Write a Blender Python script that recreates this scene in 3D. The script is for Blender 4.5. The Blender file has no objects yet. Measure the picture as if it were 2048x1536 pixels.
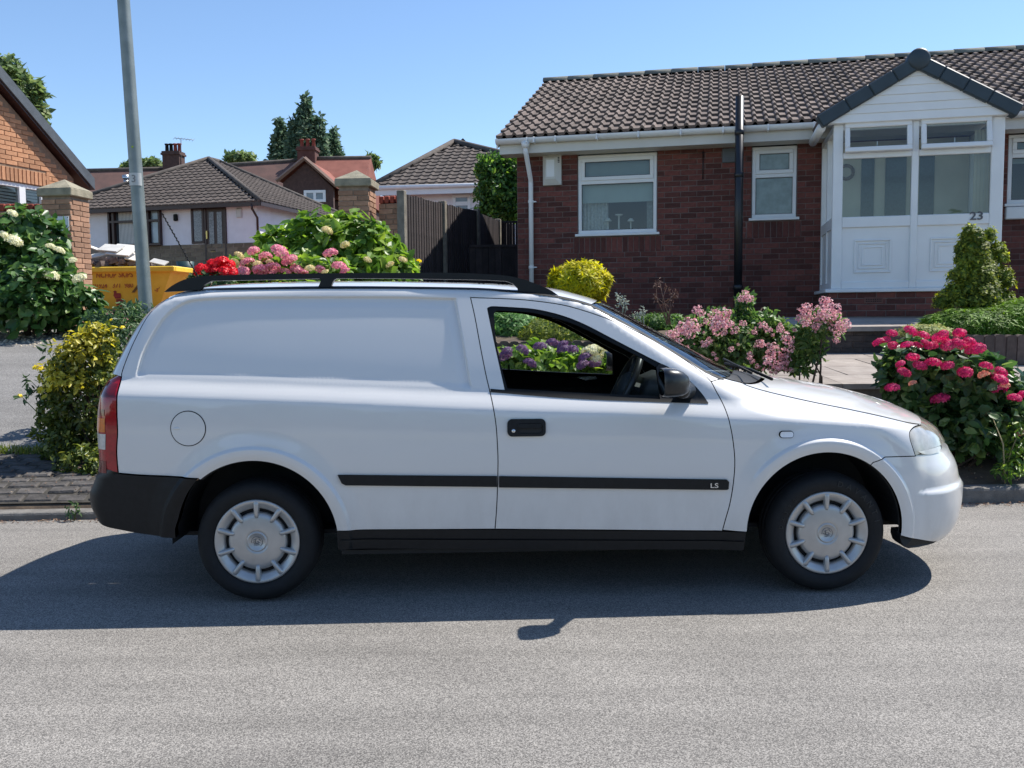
import bpy, bmesh, math, random
import numpy as np
from mathutils import Vector, Matrix
from mathutils.geometry import delaunay_2d_cdt
random.seed(7); rng = np.random.default_rng(7)
scene = bpy.context.scene
COL = scene.collection

# ---------------------------------------------------------------- camera
FPX, CX, CY, CAMH = 1800.0, 1024.0, 768.0, 1.29
PITCH, ROLL = math.atan(136 / 1800.0), 0.009
cF = np.array([0, math.cos(PITCH), -math.sin(PITCH)])
_U0 = np.array([0, math.sin(PITCH), math.cos(PITCH)]); _R0 = np.array([1.0, 0, 0])
cR = math.cos(ROLL) * _R0 - math.sin(ROLL) * _U0
cU = math.sin(ROLL) * _R0 + math.cos(ROLL) * _U0
cC = np.array([0, 0, CAMH])
cam = bpy.data.cameras.new('camera'); cam.sensor_width = 36.0; cam.lens = 36.0 * FPX / 2048.0
cam.clip_start = 0.05; cam.clip_end = 2000.0
camo = bpy.data.objects.new('camera', cam); COL.objects.link(camo)
camo.matrix_world = Matrix(((cR[0], cU[0], -cF[0], 0), (cR[1], cU[1], -cF[1], 0), (cR[2], cU[2], -cF[2], CAMH), (0, 0, 0, 1)))
scene.camera = camo

# ---------------------------------------------------------------- sky and sun
SUNDIR = Vector((0.61, 0.335, 1.0)).normalized()          # towards the sun
sun_el = math.asin(SUNDIR.z); sun_az = math.atan2(SUNDIR.x, SUNDIR.y)
world = bpy.data.worlds.new('World'); scene.world = world; world.use_nodes = True
wn = world.node_tree; wn.nodes.clear()
sky = wn.nodes.new('ShaderNodeTexSky'); sky.sky_type = 'NISHITA'; sky.sun_disc = False
sky.sun_elevation = sun_el; sky.sun_rotation = sun_az
sky.altitude = 60; sky.air_density = 1.0; sky.dust_density = 0.05; sky.ozone_density = 4.5
bg = wn.nodes.new('ShaderNodeBackground'); bg.inputs['Strength'].default_value = 0.125
wo = wn.nodes.new('ShaderNodeOutputWorld')
wn.links.new(sky.outputs[0], bg.inputs[0]); wn.links.new(bg.outputs[0], wo.inputs[0])
sl = bpy.data.lights.new('sun', 'SUN'); sl.energy = 4.8; sl.angle = math.radians(0.53); sl.color = (1.0, 0.95, 0.88)
so = bpy.data.objects.new('sun', sl); COL.objects.link(so); so.location = (20, 14, 40)
so.rotation_euler = SUNDIR.to_track_quat('Z', 'Y').to_euler()
scene.view_settings.view_transform = 'Standard'; scene.view_settings.look = 'None'
scene.view_settings.gamma = 1.0; scene.view_settings.use_curve_mapping = False
scene.view_settings.exposure = 0.6
try:
    scene.cycles.max_bounces = 6; scene.cycles.transparent_max_bounces = 12; scene.cycles.use_denoising = True
except Exception: pass

# ---------------------------------------------------------------- helpers
def ray(x, y): return cF + (x - CX) / FPX * cR - (y - CY) / FPX * cU
def at(x, y, Y):
    d = ray(x, y); return cC + d * (Y / d[1])
def atz(x, y, z):
    d = ray(x, y); return cC + d * ((z - CAMH) / d[2])

def tag(o, label=None, cat=None, group=None, kind=None):
    if label: o['label'] = label
    if cat: o['category'] = cat
    if group: o['group'] = group
    if kind: o['kind'] = kind
    return o

def empty(name, loc=(0, 0, 0), rz=0.0, label=None, cat=None, group=None):
    o = bpy.data.objects.new(name, None); COL.objects.link(o); o.empty_display_size = 0.2
    o.location = loc; o.rotation_euler = (0, 0, rz)
    return tag(o, label, cat, group)

def link(name, me, m=None, parent=None):
    if m is not None and not me.materials: me.materials.append(m)
    o = bpy.data.objects.new(name, me); COL.objects.link(o)
    if parent is not None: o.parent = parent
    return o

class MB:
    """collects vertices and faces, builds ONE mesh"""
    def __init__(s): s.v = []; s.f = []; s.mi = []; s.sm = []; s.cur = 0; s.smooth = False
    def add(s, vs, fs):
        b = len(s.v); s.v += [tuple(map(float, v)) for v in vs]
        for f in fs: s.f.append([b + i for i in f]); s.mi.append(s.cur); s.sm.append(s.smooth)
        return s
    def box(s, x0, x1, y0, y1, z0, z1, M=None, bev=0.0):
        if bev > 0:
            b = min(bev, abs(x1 - x0) / 2.01, abs(y1 - y0) / 2.01, abs(z1 - z0) / 2.01)
            vs = []
            for X, sx in ((x0, 1), (x1, -1)):
                for Y, sy in ((y0, 1), (y1, -1)):
                    for Z, sz in ((z0, 1), (z1, -1)):
                        vs += [(X, Y + sy * b, Z + sz * b), (X + sx * b, Y, Z + sz * b), (X + sx * b, Y + sy * b, Z)]
            def i(a, c, d, k): return ((a * 2 + c) * 2 + d) * 3 + k
            fs = [[i(0,0,0,0), i(0,0,1,0), i(0,1,1,0), i(0,1,0,0)], [i(1,0,0,0), i(1,1,0,0), i(1,1,1,0), i(1,0,1,0)],
                  [i(0,0,0,1), i(1,0,0,1), i(1,0,1,1), i(0,0,1,1)], [i(0,1,0,1), i(0,1,1,1), i(1,1,1,1), i(1,1,0,1)],
                  [i(0,0,0,2), i(0,1,0,2), i(1,1,0,2), i(1,0,0,2)], [i(0,0,1,2), i(1,0,1,2), i(1,1,1,2), i(0,1,1,2)]]
            for a in (0, 1):
                for c in (0, 1):
                    fs.append([i(a,c,0,0), i(a,c,0,1), i(a,c,1,1), i(a,c,1,0)])
                    fs.append([i(a,0,c,0), i(a,0,c,2), i(a,1,c,2), i(a,1,c,0)])
                    fs.append([i(0,a,c,1), i(0,a,c,2), i(1,a,c,2), i(1,a,c,1)])
                    for d in (0, 1): fs.append([i(a,c,d,0), i(a,c,d,1), i(a,c,d,2)])
        else:
            vs = [(x, y, z) for x in (x0, x1) for y in (y0, y1) for z in (z0, z1)]
            fs = [[0,1,3,2], [4,6,7,5], [0,4,5,1], [2,3,7,6], [0,2,6,4], [1,5,7,3]]
        if M is not None: vs = [tuple(M @ Vector(v)) for v in vs]
        return s.add(vs, fs)
    def tube(s, pts, rad, n=10, cap=True):
        pts = [Vector(p) for p in pts]; rads = rad if isinstance(rad, (list, tuple)) else [rad] * len(pts)
        base = []; up = None
        for i, p in enumerate(pts):
            t = (pts[min(i + 1, len(pts) - 1)] - pts[max(i - 1, 0)]).normalized()
            if up is None: up = Vector((0, 0, 1)) if abs(t.z) < 0.9 else Vector((1, 0, 0))
            a = t.cross(up); a = a.normalized() if a.length > 1e-6 else Vector((1, 0, 0)); b = a.cross(t); up = b
            base += [p + (a * math.cos(k * 2 * math.pi / n) + b * math.sin(k * 2 * math.pi / n)) * rads[i] for k in range(n)]
        fs = []
        for i in range(len(pts) - 1):
            for k in range(n): fs.append([i * n + k, i * n + (k + 1) % n, (i + 1) * n + (k + 1) % n, (i + 1) * n + k])
        if cap: fs += [list(range(n))[::-1], [(len(pts) - 1) * n + k for k in range(n)]]
        return s.add(base, fs)
    def lathe(s, prof, n=48, M=None, a0=0.0, a1=2 * math.pi):
        """prof: (r, h) around local +Z"""
        full = abs(a1 - a0 - 2 * math.pi) < 1e-6; m = n if full else n + 1; vs = []; fs = []
        for k in range(m):
            a = a0 + (a1 - a0) * k / n; c, d = math.cos(a), math.sin(a)
            for r, h in prof: vs.append(Vector((r * c, r * d, h)))
        P = len(prof)
        for k in range(n):
            j = (k + 1) % m
            for i in range(P - 1): fs.append([k * P + i, j * P + i, j * P + i + 1, k * P + i + 1])
        if M is not None: vs = [M @ v for v in vs]
        return s.add(vs, fs)
    def prism(s, poly, y0, y1, M=None):
        """poly in (x,z), extruded along y"""
        n = len(poly); vs = [(x, y0, z) for x, z in poly] + [(x, y1, z) for x, z in poly]
        fs = [list(range(n)), list(range(2 * n - 1, n - 1, -1))] + [[i, i + n, (i + 1) % n + n, (i + 1) % n] for i in range(n)]
        if M is not None: vs = [tuple(M @ Vector(v)) for v in vs]
        return s.add(vs, fs)
    def mesh(s, name, mats=None, fix=False):
        me = bpy.data.meshes.new(name); me.from_pydata(s.v, [], s.f)
        if mats is not None:
            for m in (mats if isinstance(mats, (list, tuple)) else [mats]): me.materials.append(m)
        me.polygons.foreach_set('material_index', s.mi); me.polygons.foreach_set('use_smooth', s.sm)
        if fix:
            bm = bmesh.new(); bm.from_mesh(me); bmesh.ops.recalc_face_normals(bm, faces=bm.faces); bm.to_mesh(me); bm.free()
        me.update(); return me
    def build(s, name, mats=None, parent=None, fix=True):
        return link(name, s.mesh(name, mats, fix), None, parent)

def copy_tree(o, parent=None):
    c = o.copy(); COL.objects.link(c); c.parent = parent
    for ch in o.children: copy_tree(ch, c)
    return c

# ---------------------------------------------------------------- materials
MATS = {}
def mat(name, col, rough=0.6, var=0.08, scale=6.0, bump=0.0, bscale=80.0, metal=0.0, coat=0.0, spec=0.5, col2=None, detail=6, rnd=0.0, trans=0.0):
    if name in MATS: return MATS[name]
    m = bpy.data.materials.new(name); m.use_nodes = True; nt = m.node_tree; b = nt.nodes['Principled BSDF']
    b.inputs['Roughness'].default_value = rough; b.inputs['Metallic'].default_value = metal
    b.inputs['Specular IOR Level'].default_value = spec
    if coat: b.inputs['Coat Weight'].default_value = coat; b.inputs['Coat Roughness'].default_value = 0.03
    tc = nt.nodes.new('ShaderNodeTexCoord')
    no = nt.nodes.new('ShaderNodeTexNoise'); no.inputs['Scale'].default_value = scale; no.inputs['Detail'].default_value = detail
    nt.links.new(tc.outputs['Object'], no.inputs['Vector'])
    ra = nt.nodes.new('ShaderNodeValToRGB'); nt.links.new(no.outputs['Fac'], ra.inputs['Fac'])
    ra.color_ramp.elements[0].position = 0.3; ra.color_ramp.elements[1].position = 0.7
    if col2 is None:
        lo = [max(0, c * (1 - var)) for c in col]; hi = [min(1, c * (1 + var)) for c in col]
    else: lo, hi = col, col2
    ra.color_ramp.elements[0].color = (*lo, 1); ra.color_ramp.elements[1].color = (*hi, 1)
    out = ra.outputs[0]
    if rnd > 0:
        oi = nt.nodes.new('ShaderNodeObjectInfo'); hs = nt.nodes.new('ShaderNodeHueSaturation')
        mr = nt.nodes.new('ShaderNodeMapRange'); mr.inputs[3].default_value = 1 - rnd; mr.inputs[4].default_value = 1 + rnd
        gi = nt.nodes.new('ShaderNodeNewGeometry'); am = nt.nodes.new('ShaderNodeMath'); am.operation = 'ADD'; fr = nt.nodes.new('ShaderNodeMath'); fr.operation = 'FRACT'; nt.links.new(oi.outputs['Random'], am.inputs[0]); nt.links.new(gi.outputs['Random Per Island'], am.inputs[1]); nt.links.new(am.outputs[0], fr.inputs[0]); nt.links.new(fr.outputs[0], mr.inputs[0]); nt.links.new(mr.outputs[0], hs.inputs['Value']); nt.links.new(out, hs.inputs['Color']); out = hs.outputs[0]
    nt.links.new(out, b.inputs['Base Color'])
    if bump > 0:
        n2 = nt.nodes.new('ShaderNodeTexNoise'); n2.inputs['Scale'].default_value = bscale; n2.inputs['Detail'].default_value = 4
        bp = nt.nodes.new('ShaderNodeBump'); bp.inputs['Strength'].default_value = bump; bp.inputs['Distance'].default_value = 0.01
        nt.links.new(tc.outputs['Object'], n2.inputs['Vector']); nt.links.new(n2.outputs['Fac'], bp.inputs['Height']); nt.links.new(bp.outputs[0], b.inputs['Normal'])
    MATS[name] = m; return m

def glass_mat(name, tint=(0.8, 0.85, 0.85), refl=0.08, rough=0.0):
    """thin pane: clear tinted transmission with a mirror reflection that grows at grazing angles"""
    if name in MATS: return MATS[name]
    m = bpy.data.materials.new(name); m.use_nodes = True; nt = m.node_tree; nt.nodes.clear()
    tr = nt.nodes.new('ShaderNodeBsdfTransparent'); tr.inputs[0].default_value = (*tint, 1)
    gl = nt.nodes.new('ShaderNodeBsdfGlossy'); gl.inputs['Roughness'].default_value = rough; gl.inputs[0].default_value = (1, 1, 1, 1)
    lw = nt.nodes.new('ShaderNodeFresnel'); lw.inputs['IOR'].default_value = 1.5
    ad = nt.nodes.new('ShaderNodeMath'); ad.operation = 'ADD'; ad.inputs[1].default_value = refl; ad.use_clamp = True
    mx = nt.nodes.new('ShaderNodeMixShader'); o = nt.nodes.new('ShaderNodeOutputMaterial')
    nt.links.new(lw.outputs[0], ad.inputs[0]); nt.links.new(ad.outputs[0], mx.inputs[0]); nt.links.new(tr.outputs[0], mx.inputs[1]); nt.links.new(gl.outputs[0], mx.inputs[2]); nt.links.new(mx.outputs[0], o.inputs[0])
    MATS[name] = m; return m

def text_mesh(body, size, depth=0.002, m=None, bold=0.0, align='CENTER'):
    cu = bpy.data.curves.new('lettering', 'FONT'); cu.body = body; cu.size = size; cu.extrude = depth; cu.offset = bold
    cu.align_x = align; cu.align_y = 'CENTER'; cu.resolution_u = 3
    o = bpy.data.objects.new('lettering', cu); COL.objects.link(o)
    bpy.context.view_layer.update()
    me = bpy.data.meshes.new_from_object(o.evaluated_get(bpy.context.evaluated_depsgraph_get()))
    bpy.data.objects.remove(o); bpy.data.curves.remove(cu)
    me.name = 'lettering'; me.materials.clear()
    if m: me.materials.append(m)
    return me

def pchip(xs, ys):
    xs = np.array(xs, float); ys = np.array(ys, float); h = np.diff(xs); d = np.diff(ys) / h; m = np.zeros_like(xs)
    for i in range(1, len(xs) - 1):
        if d[i - 1] * d[i] > 0:
            w1 = 2 * h[i] + h[i - 1]; w2 = h[i] + 2 * h[i - 1]; m[i] = (w1 + w2) / (w1 / d[i - 1] + w2 / d[i])
    m[0] = d[0]; m[-1] = d[-1]
    def fn(x):
        x = np.asarray(x, float); i = np.clip(np.searchsorted(xs, x) - 1, 0, len(xs) - 2); t = (x - xs[i]) / h[i]
        t2 = np.clip(t, -0.5, 1.5); a = t2 * t2 * t2; b = t2 * t2
        return (2 * a - 3 * b + 1) * ys[i] + (a - 2 * b + t2) * h[i] * m[i] + (-2 * a + 3 * b) * ys[i + 1] + (a - b) * h[i] * m[i + 1]
    return fn
def sstep(a, b, x):
    t = np.clip((x - a) / (b - a), 0, 1); return t * t * (3 - 2 * t)

def resample(P, h):
    out = []
    for a, b in zip(P[:-1], P[1:]):
        n = max(1, int(math.ceil(math.dist(a, b) / h)))
        out += [(a[0] + (b[0] - a[0]) * k / n, a[1] + (b[1] - a[1]) * k / n) for k in range(n)]
    out.append(P[-1]); return out
def smooth_line(P, h):
    """Catmull-Rom through the points"""
    P = [np.array(p, float) for p in P]
    if len(P) < 3: return resample([tuple(p) for p in P], h)
    Q = [2 * P[0] - P[1]] + P + [2 * P[-1] - P[-2]]; out = []
    for i in range(1, len(Q) - 2):
        a, b, c, d = Q[i - 1:i + 3]; n = max(1, int(math.ceil(np.linalg.norm(c - b) / h)))
        for k in range(n):
            t = k / n; out.append(tuple(0.5 * (2 * b + (c - a) * t + (2 * a - 5 * b + 4 * c - d) * t * t + (3 * b - a - 3 * c + d) * t ** 3)))
    out.append(tuple(P[-1])); return out
def inpoly(P, poly):
    P = np.asarray(P, float); x, y = P[:, 0], P[:, 1]; ins = np.zeros(len(P), bool)
    A = np.asarray(poly, float); B = np.roll(A, -1, 0)
    for (x1, y1), (x2, y2) in zip(A, B):
        if y1 == y2: continue
        c = ((y1 > y) != (y2 > y)) & (x < (x2 - x1) * (y - y1) / (y2 - y1) + x1); ins ^= c
    return ins
def polydist(P, poly, closed=True):
    P = np.asarray(P, float); A = np.asarray(poly, float); B = np.roll(A, -1, 0)
    if not closed: A, B = A[:-1], B[:-1]
    d = np.full(len(P), 1e9)
    for a, b in zip(A, B):
        ab = b - a; L = ab @ ab
        if L < 1e-14: continue
        t = np.clip(((P - a) @ ab) / L, 0, 1); q = a + t[:, None] * ab; d = np.minimum(d, np.hypot(*(P - q).T))
    return d
def inset(poly, d):
    A = np.asarray(poly, float); n = len(A)
    area = 0.5 * np.sum(A[:, 0] * np.roll(A[:, 1], -1) - np.roll(A[:, 0], -1) * A[:, 1]); s = 1 if area > 0 else -1
    out = []
    for i in range(n):
        e1 = A[i] - A[i - 1]; e2 = A[(i + 1) % n] - A[i]; e1 = e1 / (np.hypot(*e1) + 1e-12); e2 = e2 / (np.hypot(*e2) + 1e-12)
        n1 = np.array([-e1[1], e1[0]]) * s; n2 = np.array([-e2[1], e2[0]]) * s; b = n1 + n2; L = np.hypot(*b)
        if L < 1e-6: out.append(tuple(A[i])); continue
        b /= L; out.append(tuple(A[i] + b * d / max(0.5, b @ n1)))
    return out
def tess(outer, holes=(), pts=(), keep=0.3):
    """triangles of a polygon with holes and inner points"""
    loops = [list(outer)] + [list(h) for h in holes]; V = []; E = []
    for L in loops:
        b = len(V); V += L; E += [(b + i, b + (i + 1) % len(L)) for i in range(len(L))]
    nb = len(V); pts = np.asarray(pts, float).reshape(-1, 2)
    V = V + [tuple(p) for p in pts]
    vo, eo, fo, *_ = delaunay_2d_cdt([Vector(v) for v in V], E, [], 0, 1e-7)
    vo = np.array([tuple(v) for v in vo]); F = np.array([list(f) for f in fo if len(f) == 3])
    c = vo[F].mean(1); ok = inpoly(c, outer)
    for h in holes: ok &= ~inpoly(c, h)
    F = F[ok]
    A = vo[F]; cr = (A[:, 1, 0] - A[:, 0, 0]) * (A[:, 2, 1] - A[:, 0, 1]) - (A[:, 1, 1] - A[:, 0, 1]) * (A[:, 2, 0] - A[:, 0, 0])
    F[cr < 0] = F[cr < 0][:, ::-1]
    return vo, F
# ================================================================ THE VAN
VO = np.array([0.12091427, 4.85372872, 0.0]); VEU = np.array([0.99966091, 0.02603985, 0.0]); VEV = np.array([0.02603985, -0.99966091, 0.0])
van = empty('van', tuple(VO), math.atan2(VEU[1], VEU[0]), 'white panel van with black roof rails parked at the kerb', 'van')
f_zb = pchip([-2.2, -1.9, -1.42, -.93, -.23, .5, .835, 1.25, 1.66, 2.0, 2.25], [.96, .952, .933, .91, .872, .841, .82, .793, .757, .712, .68])
f_sec = pchip([-.9, -.7, -.55, -.35, -.2, -.1, -.05, -.012, -.003, .006, .02, .04, .06, .072, .08, .09, .11, .16, .3, .5, .7],
              [.785, .808, .827, .843, .848, .8465, .8435, .8395, .8375, .8335, .8245, .8085, .7915, .783, .779, .776, .7705, .756, .708, .632, .556])
f_po = pchip([-2.3, -1.9, -1.3, -.5, .5, 1.2, 1.6, 1.9, 2.3], [-.06, -.022, -.005, 0, 0, -.006, -.02, -.042, -.08])
f_top = pchip([-1.9, -1.84, -1.78, -1.7, -1.4, -1.0, -.4, -.1, .07, .2, .305, .344, .477, .609, .743, .876, 1.0, 1.1, 1.257, 1.42, 1.56, 1.7, 1.84, 1.95, 2.02, 2.07, 2.1],
              [1.325, 1.392, 1.424, 1.45, 1.472, 1.478, 1.467, 1.452, 1.436, 1.405, 1.374, 1.358, 1.292, 1.22, 1.15, 1.077, 1.017, .985, .958, .932, .908, .875, .836, .797, .761, .727, .69])
f_Lt = pchip([-1.9, -1.6, -.2, .2, .4, .9, 1.2, 1.7, 1.95, 2.1], [.12, .075, .07, .08, .14, .2, .18, .13, .075, .05])
f_xf = pchip([.1, .15, .19, .24, .30, .40, .444, .47, .52, .56, .60, .66, .71, .755, .795, .836], [2.03, 2.09, 2.13, 2.178, 2.20, 2.212, 2.212, 2.196, 2.185, 2.170, 2.145, 2.115, 2.082, 2.028, 1.954, 1.84])
f_xr = pchip([.2, .30, .34, .40, .458, .5, .546, .593, .658, .78, .853, .957, 1.044, 1.105, 1.185, 1.283, 1.355, 1.392, 1.424, 1.45],
             [-1.99, -2.06, -2.095, -2.13, -2.148, -2.146, -2.125, -2.107, -2.097, -2.099, -2.095, -2.08, -2.047, -2.02, -1.983, -1.934, -1.88, -1.84, -1.78, -1.7])
AR_R = (-1.302, .29, .367); AR_F = (1.281, .303, .358)
def Tse(x, p):
    x = np.clip(x, 0, 1); return (1 - (1 - x) ** p) ** (1 / p)
RECESS = []
def wsurf(u, z, raw=False):
    u = np.asarray(u, float); z = np.asarray(z, float)
    W = f_sec(z - f_zb(u)) + f_po(u)
    for (cx, cz, R) in (AR_R, AR_F):                                    # flared wheel-arch lips
        r = np.hypot(u - cx, z - cz); k = sstep(R + .068, R + .050, r)
        if cx > 0: k = k * sstep(.05, .16, np.abs(u - (cx - .42)) * (u < cx) + 1.0 * (u >= cx))
        W = W + k * (.013 - .012 * sstep(R + .05, R - .01, r) ** 2) + .012 * sstep(R + .14, R + .04, r) * sstep(.0, .09, f_zb(u) - z)
    W = W - .011 * sstep(.455, .475, z) * sstep(1.70, 1.78, u)           # step along the front bumper
    if RECESS and not raw:
        P = np.stack([u.ravel(), z.ravel()], 1); near = (P[:, 0] > -1.9) & (P[:, 0] < -.28) & (P[:, 1] > .9) & (P[:, 1] < 1.45); d = np.zeros(len(P))
        if near.any():
            Q = P[near]; s = polydist(Q, RECESS[0], False) * np.where(inpoly(Q, RECESS[0]), 1, -1)
            d[near] = ((.016) * sstep(-.004, .009, s) - .008 * sstep(.012, .055, s)) * sstep(.0, .035, Q[:, 1] - RECESS[1](Q[:, 0]))
        W = W - d.reshape(W.shape)
    e = f_top(u) - z
    return W * Tse(e / f_Lt(u), 2.3) * Tse((f_xf(z) - u) / .5, 2.0) * Tse((u - f_xr(z)) / .16, 2.5)
def vnorm(u, z):
    h = 4e-4; gu = (wsurf(u + h, z) - wsurf(u - h, z)) / (2 * h); gz = (wsurf(u, z + h) - wsurf(u, z - h)) / (2 * h)
    n = np.stack([-gu, np.ones_like(gu), -gz], 1); return n / np.linalg.norm(n, axis=1)[:, None]
def hit(px, py):
    d = ray(px, py); ld = np.array([d @ VEU, d @ VEV, d[2]]); q = cC - VO; lo = np.array([q @ VEU, q @ VEV, q[2]])
    t = ((np.linspace(1.0, -.3, 700)) - lo[1]) / ld[1]; P = lo + t[:, None] * ld
    zt = np.where((P[:, 0] > -1.9) & (P[:, 0] < 2.1), f_top(P[:, 0]), 0)
    ok = (P[:, 2] < zt) | (P[:, 2] < .70); ok &= (P[:, 0] < f_xf(np.clip(P[:, 2], .1, .836))) & (P[:, 0] > f_xr(np.clip(P[:, 2], .2, 1.45)))
    g = np.where(ok, P[:, 1] - wsurf(P[:, 0], P[:, 2], True), 1.0); i = np.argmax(g < 0)
    if g[i] >= 0: i = int(np.argmin(g))
    return float(P[i, 0]), float(P[i, 2])
def HL(pts, h=.012, smooth=True):
    q = [hit(*p) for p in pts]; return smooth_line(q, h) if smooth else resample(q, h)
def arc(A, a0, a1, n=40): return [(A[0] + A[2] * math.cos(a0 + (a1 - a0) * k / n), A[1] + A[2] * math.sin(a0 + (a1 - a0) * k / n)) for k in range(n + 1)]
EPS = np.array([.0008, .005, .014, .028, .048, .075, .11, .15, .2, .26, .33, .42, .55])
def inner_points(poly, holes, g):
    A = np.array(poly); x0, y0 = A.min(0); x1, y1 = A.max(0)
    gx, gy = np.meshgrid(np.arange(x0, x1, g), np.arange(y0, y1, g)); gx = gx + (np.arange(gx.shape[0]) % 2)[:, None] * g / 2
    P = [np.stack([gx.ravel(), gy.ravel()], 1)]
    us = np.arange(max(x0, -1.88), min(x1, 2.09), .02)
    if len(us):
        U, Ee = np.meshgrid(us, EPS); P.append(np.stack([U.ravel(), (f_top(U) - f_Lt(U) * Ee).ravel()], 1))
    for fx, L, zr in ((f_xf, -.5, (.12, .83)), (f_xr, .16, (.22, 1.44))):
        zs = np.arange(max(y0, zr[0]), min(y1, zr[1]), .02)
        if len(zs):
            Z, Ee = np.meshgrid(zs, EPS); P.append(np.stack([(fx(Z) + L * Ee).ravel(), Z.ravel()], 1))
    if g < .03:
        for A in (AR_R, AR_F):
            rr, aa = np.meshgrid(A[2] + np.array([.006, .014, .024, .034, .043, .049, .053, .057, .061, .065, .069, .076, .09, .105, .12, .14]), np.arange(-.2, 3.35, .022))
            P.append(np.stack([(A[0] + rr * np.cos(aa)).ravel(), (A[1] + rr * np.sin(aa)).ravel()], 1))
        us2 = np.arange(x0, x1, .02)
        for t in (-.03, -.02, -.012, -.006, 0, .006, .012, .02, .03, .045, .06, .075, .09, .1): P.append(np.stack([us2, f_zb(us2) + t], 1))
        if RECESS and x0 < -1 and x1 > -1:
            R0 = resample(RECESS[0], .012); Q0 = np.array(R0); tg = np.gradient(Q0, axis=0); tg /= np.linalg.norm(tg, axis=1)[:, None]; nr = np.stack([tg[:, 1], -tg[:, 0]], 1)
            for t in (-.006, -.003, 0, .003, .006, .01, .015, .022, .032, .045, .06): P.append(Q0 + nr * t)
            us3 = np.arange(-1.82, -.33, .02)
            for t in (.004, .01, .018, .027, .038): P.append(np.stack([us3, RECESS[1](us3) + t], 1))
    P = np.concatenate(P); P = P[inpoly(P, poly)]
    for h in holes: P = P[~inpoly(P, h)]
    if len(P):
        k = polydist(P, poly) > .004
        for h in holes: k &= polydist(P, h) > .004
        P = P[k]
    return P
def panel(name, outer, m, holes=(), ins=.0022, off=0.0, flange=.014, g=.02, parent=None, sides=(1, -1), hole_in=0.0, flat=False):
    """a body panel: polygon in side view (u,z) laid on the body surface, near and far side"""
    poly = inset(outer, ins); _oa = np.array(outer); _keep = wsurf(_oa[:, 0], _oa[:, 1]) < .03; poly = [tuple(_oa[i]) if _keep[i] else poly[i] for i in range(len(poly))]; hs = [inset(h, -hole_in) for h in holes]
    V, F = tess(poly, hs, inner_points(poly, hs, g)); u, z = V[:, 0], V[:, 1]; v = wsurf(u, z) + off; N = vnorm(u, z); res = []
    cnt = {}
    for f in F:
        for a, b in ((f[0], f[1]), (f[1], f[2]), (f[2], f[0])): cnt[(a, b)] = 1
    bd = [e for e in cnt if (e[1], e[0]) not in cnt] if flange else []
    for s in sides:
        co = np.stack([u, -s * v, z], 1); nn = N * np.array([1, -s, 1])
        FF = F if s > 0 else F[:, ::-1]; faces = [list(map(int, f)) for f in FF]; verts = [tuple(c) for c in co]; norms = [tuple(n) for n in nn]
        idx = {}
        for a, b in bd:
            if min(v[a], v[b]) < .05: continue
            q = []
            for i in (a, b):
                if i not in idx:
                    idx[i] = (len(verts), len(verts) + 1); c = co[i]
                    c2 = (c[0] - N[i][0] * .3 * flange, c[1] + s * flange, c[2] - N[i][2] * .3 * flange)
                    verts += [tuple(c), c2]; norms += [None, None]
                q.append(idx[i])
            f = [q[0][0], q[0][1], q[1][1], q[1][0]]; faces.append(f if s > 0 else f[::-1])
            e = co[b] - co[a]; nf = np.cross((0, s, 0), e); nf = nf / (np.linalg.norm(nf) + 1e-9) * (-1 if s > 0 else -1)
            for j in q: norms[j[0]] = norms[j[1]] = tuple(nf)
        me = bpy.data.meshes.new(name); me.from_pydata(verts, [], faces); me.materials.append(m)
        me.polygons.foreach_set('use_smooth', [True] * len(faces)); me.update()
        me.normals_split_custom_set_from_vertices([n if n is not None else (0, -s, 0) for n in norms])
        res.append(link(name, me, None, parent or van))
    return res

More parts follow.
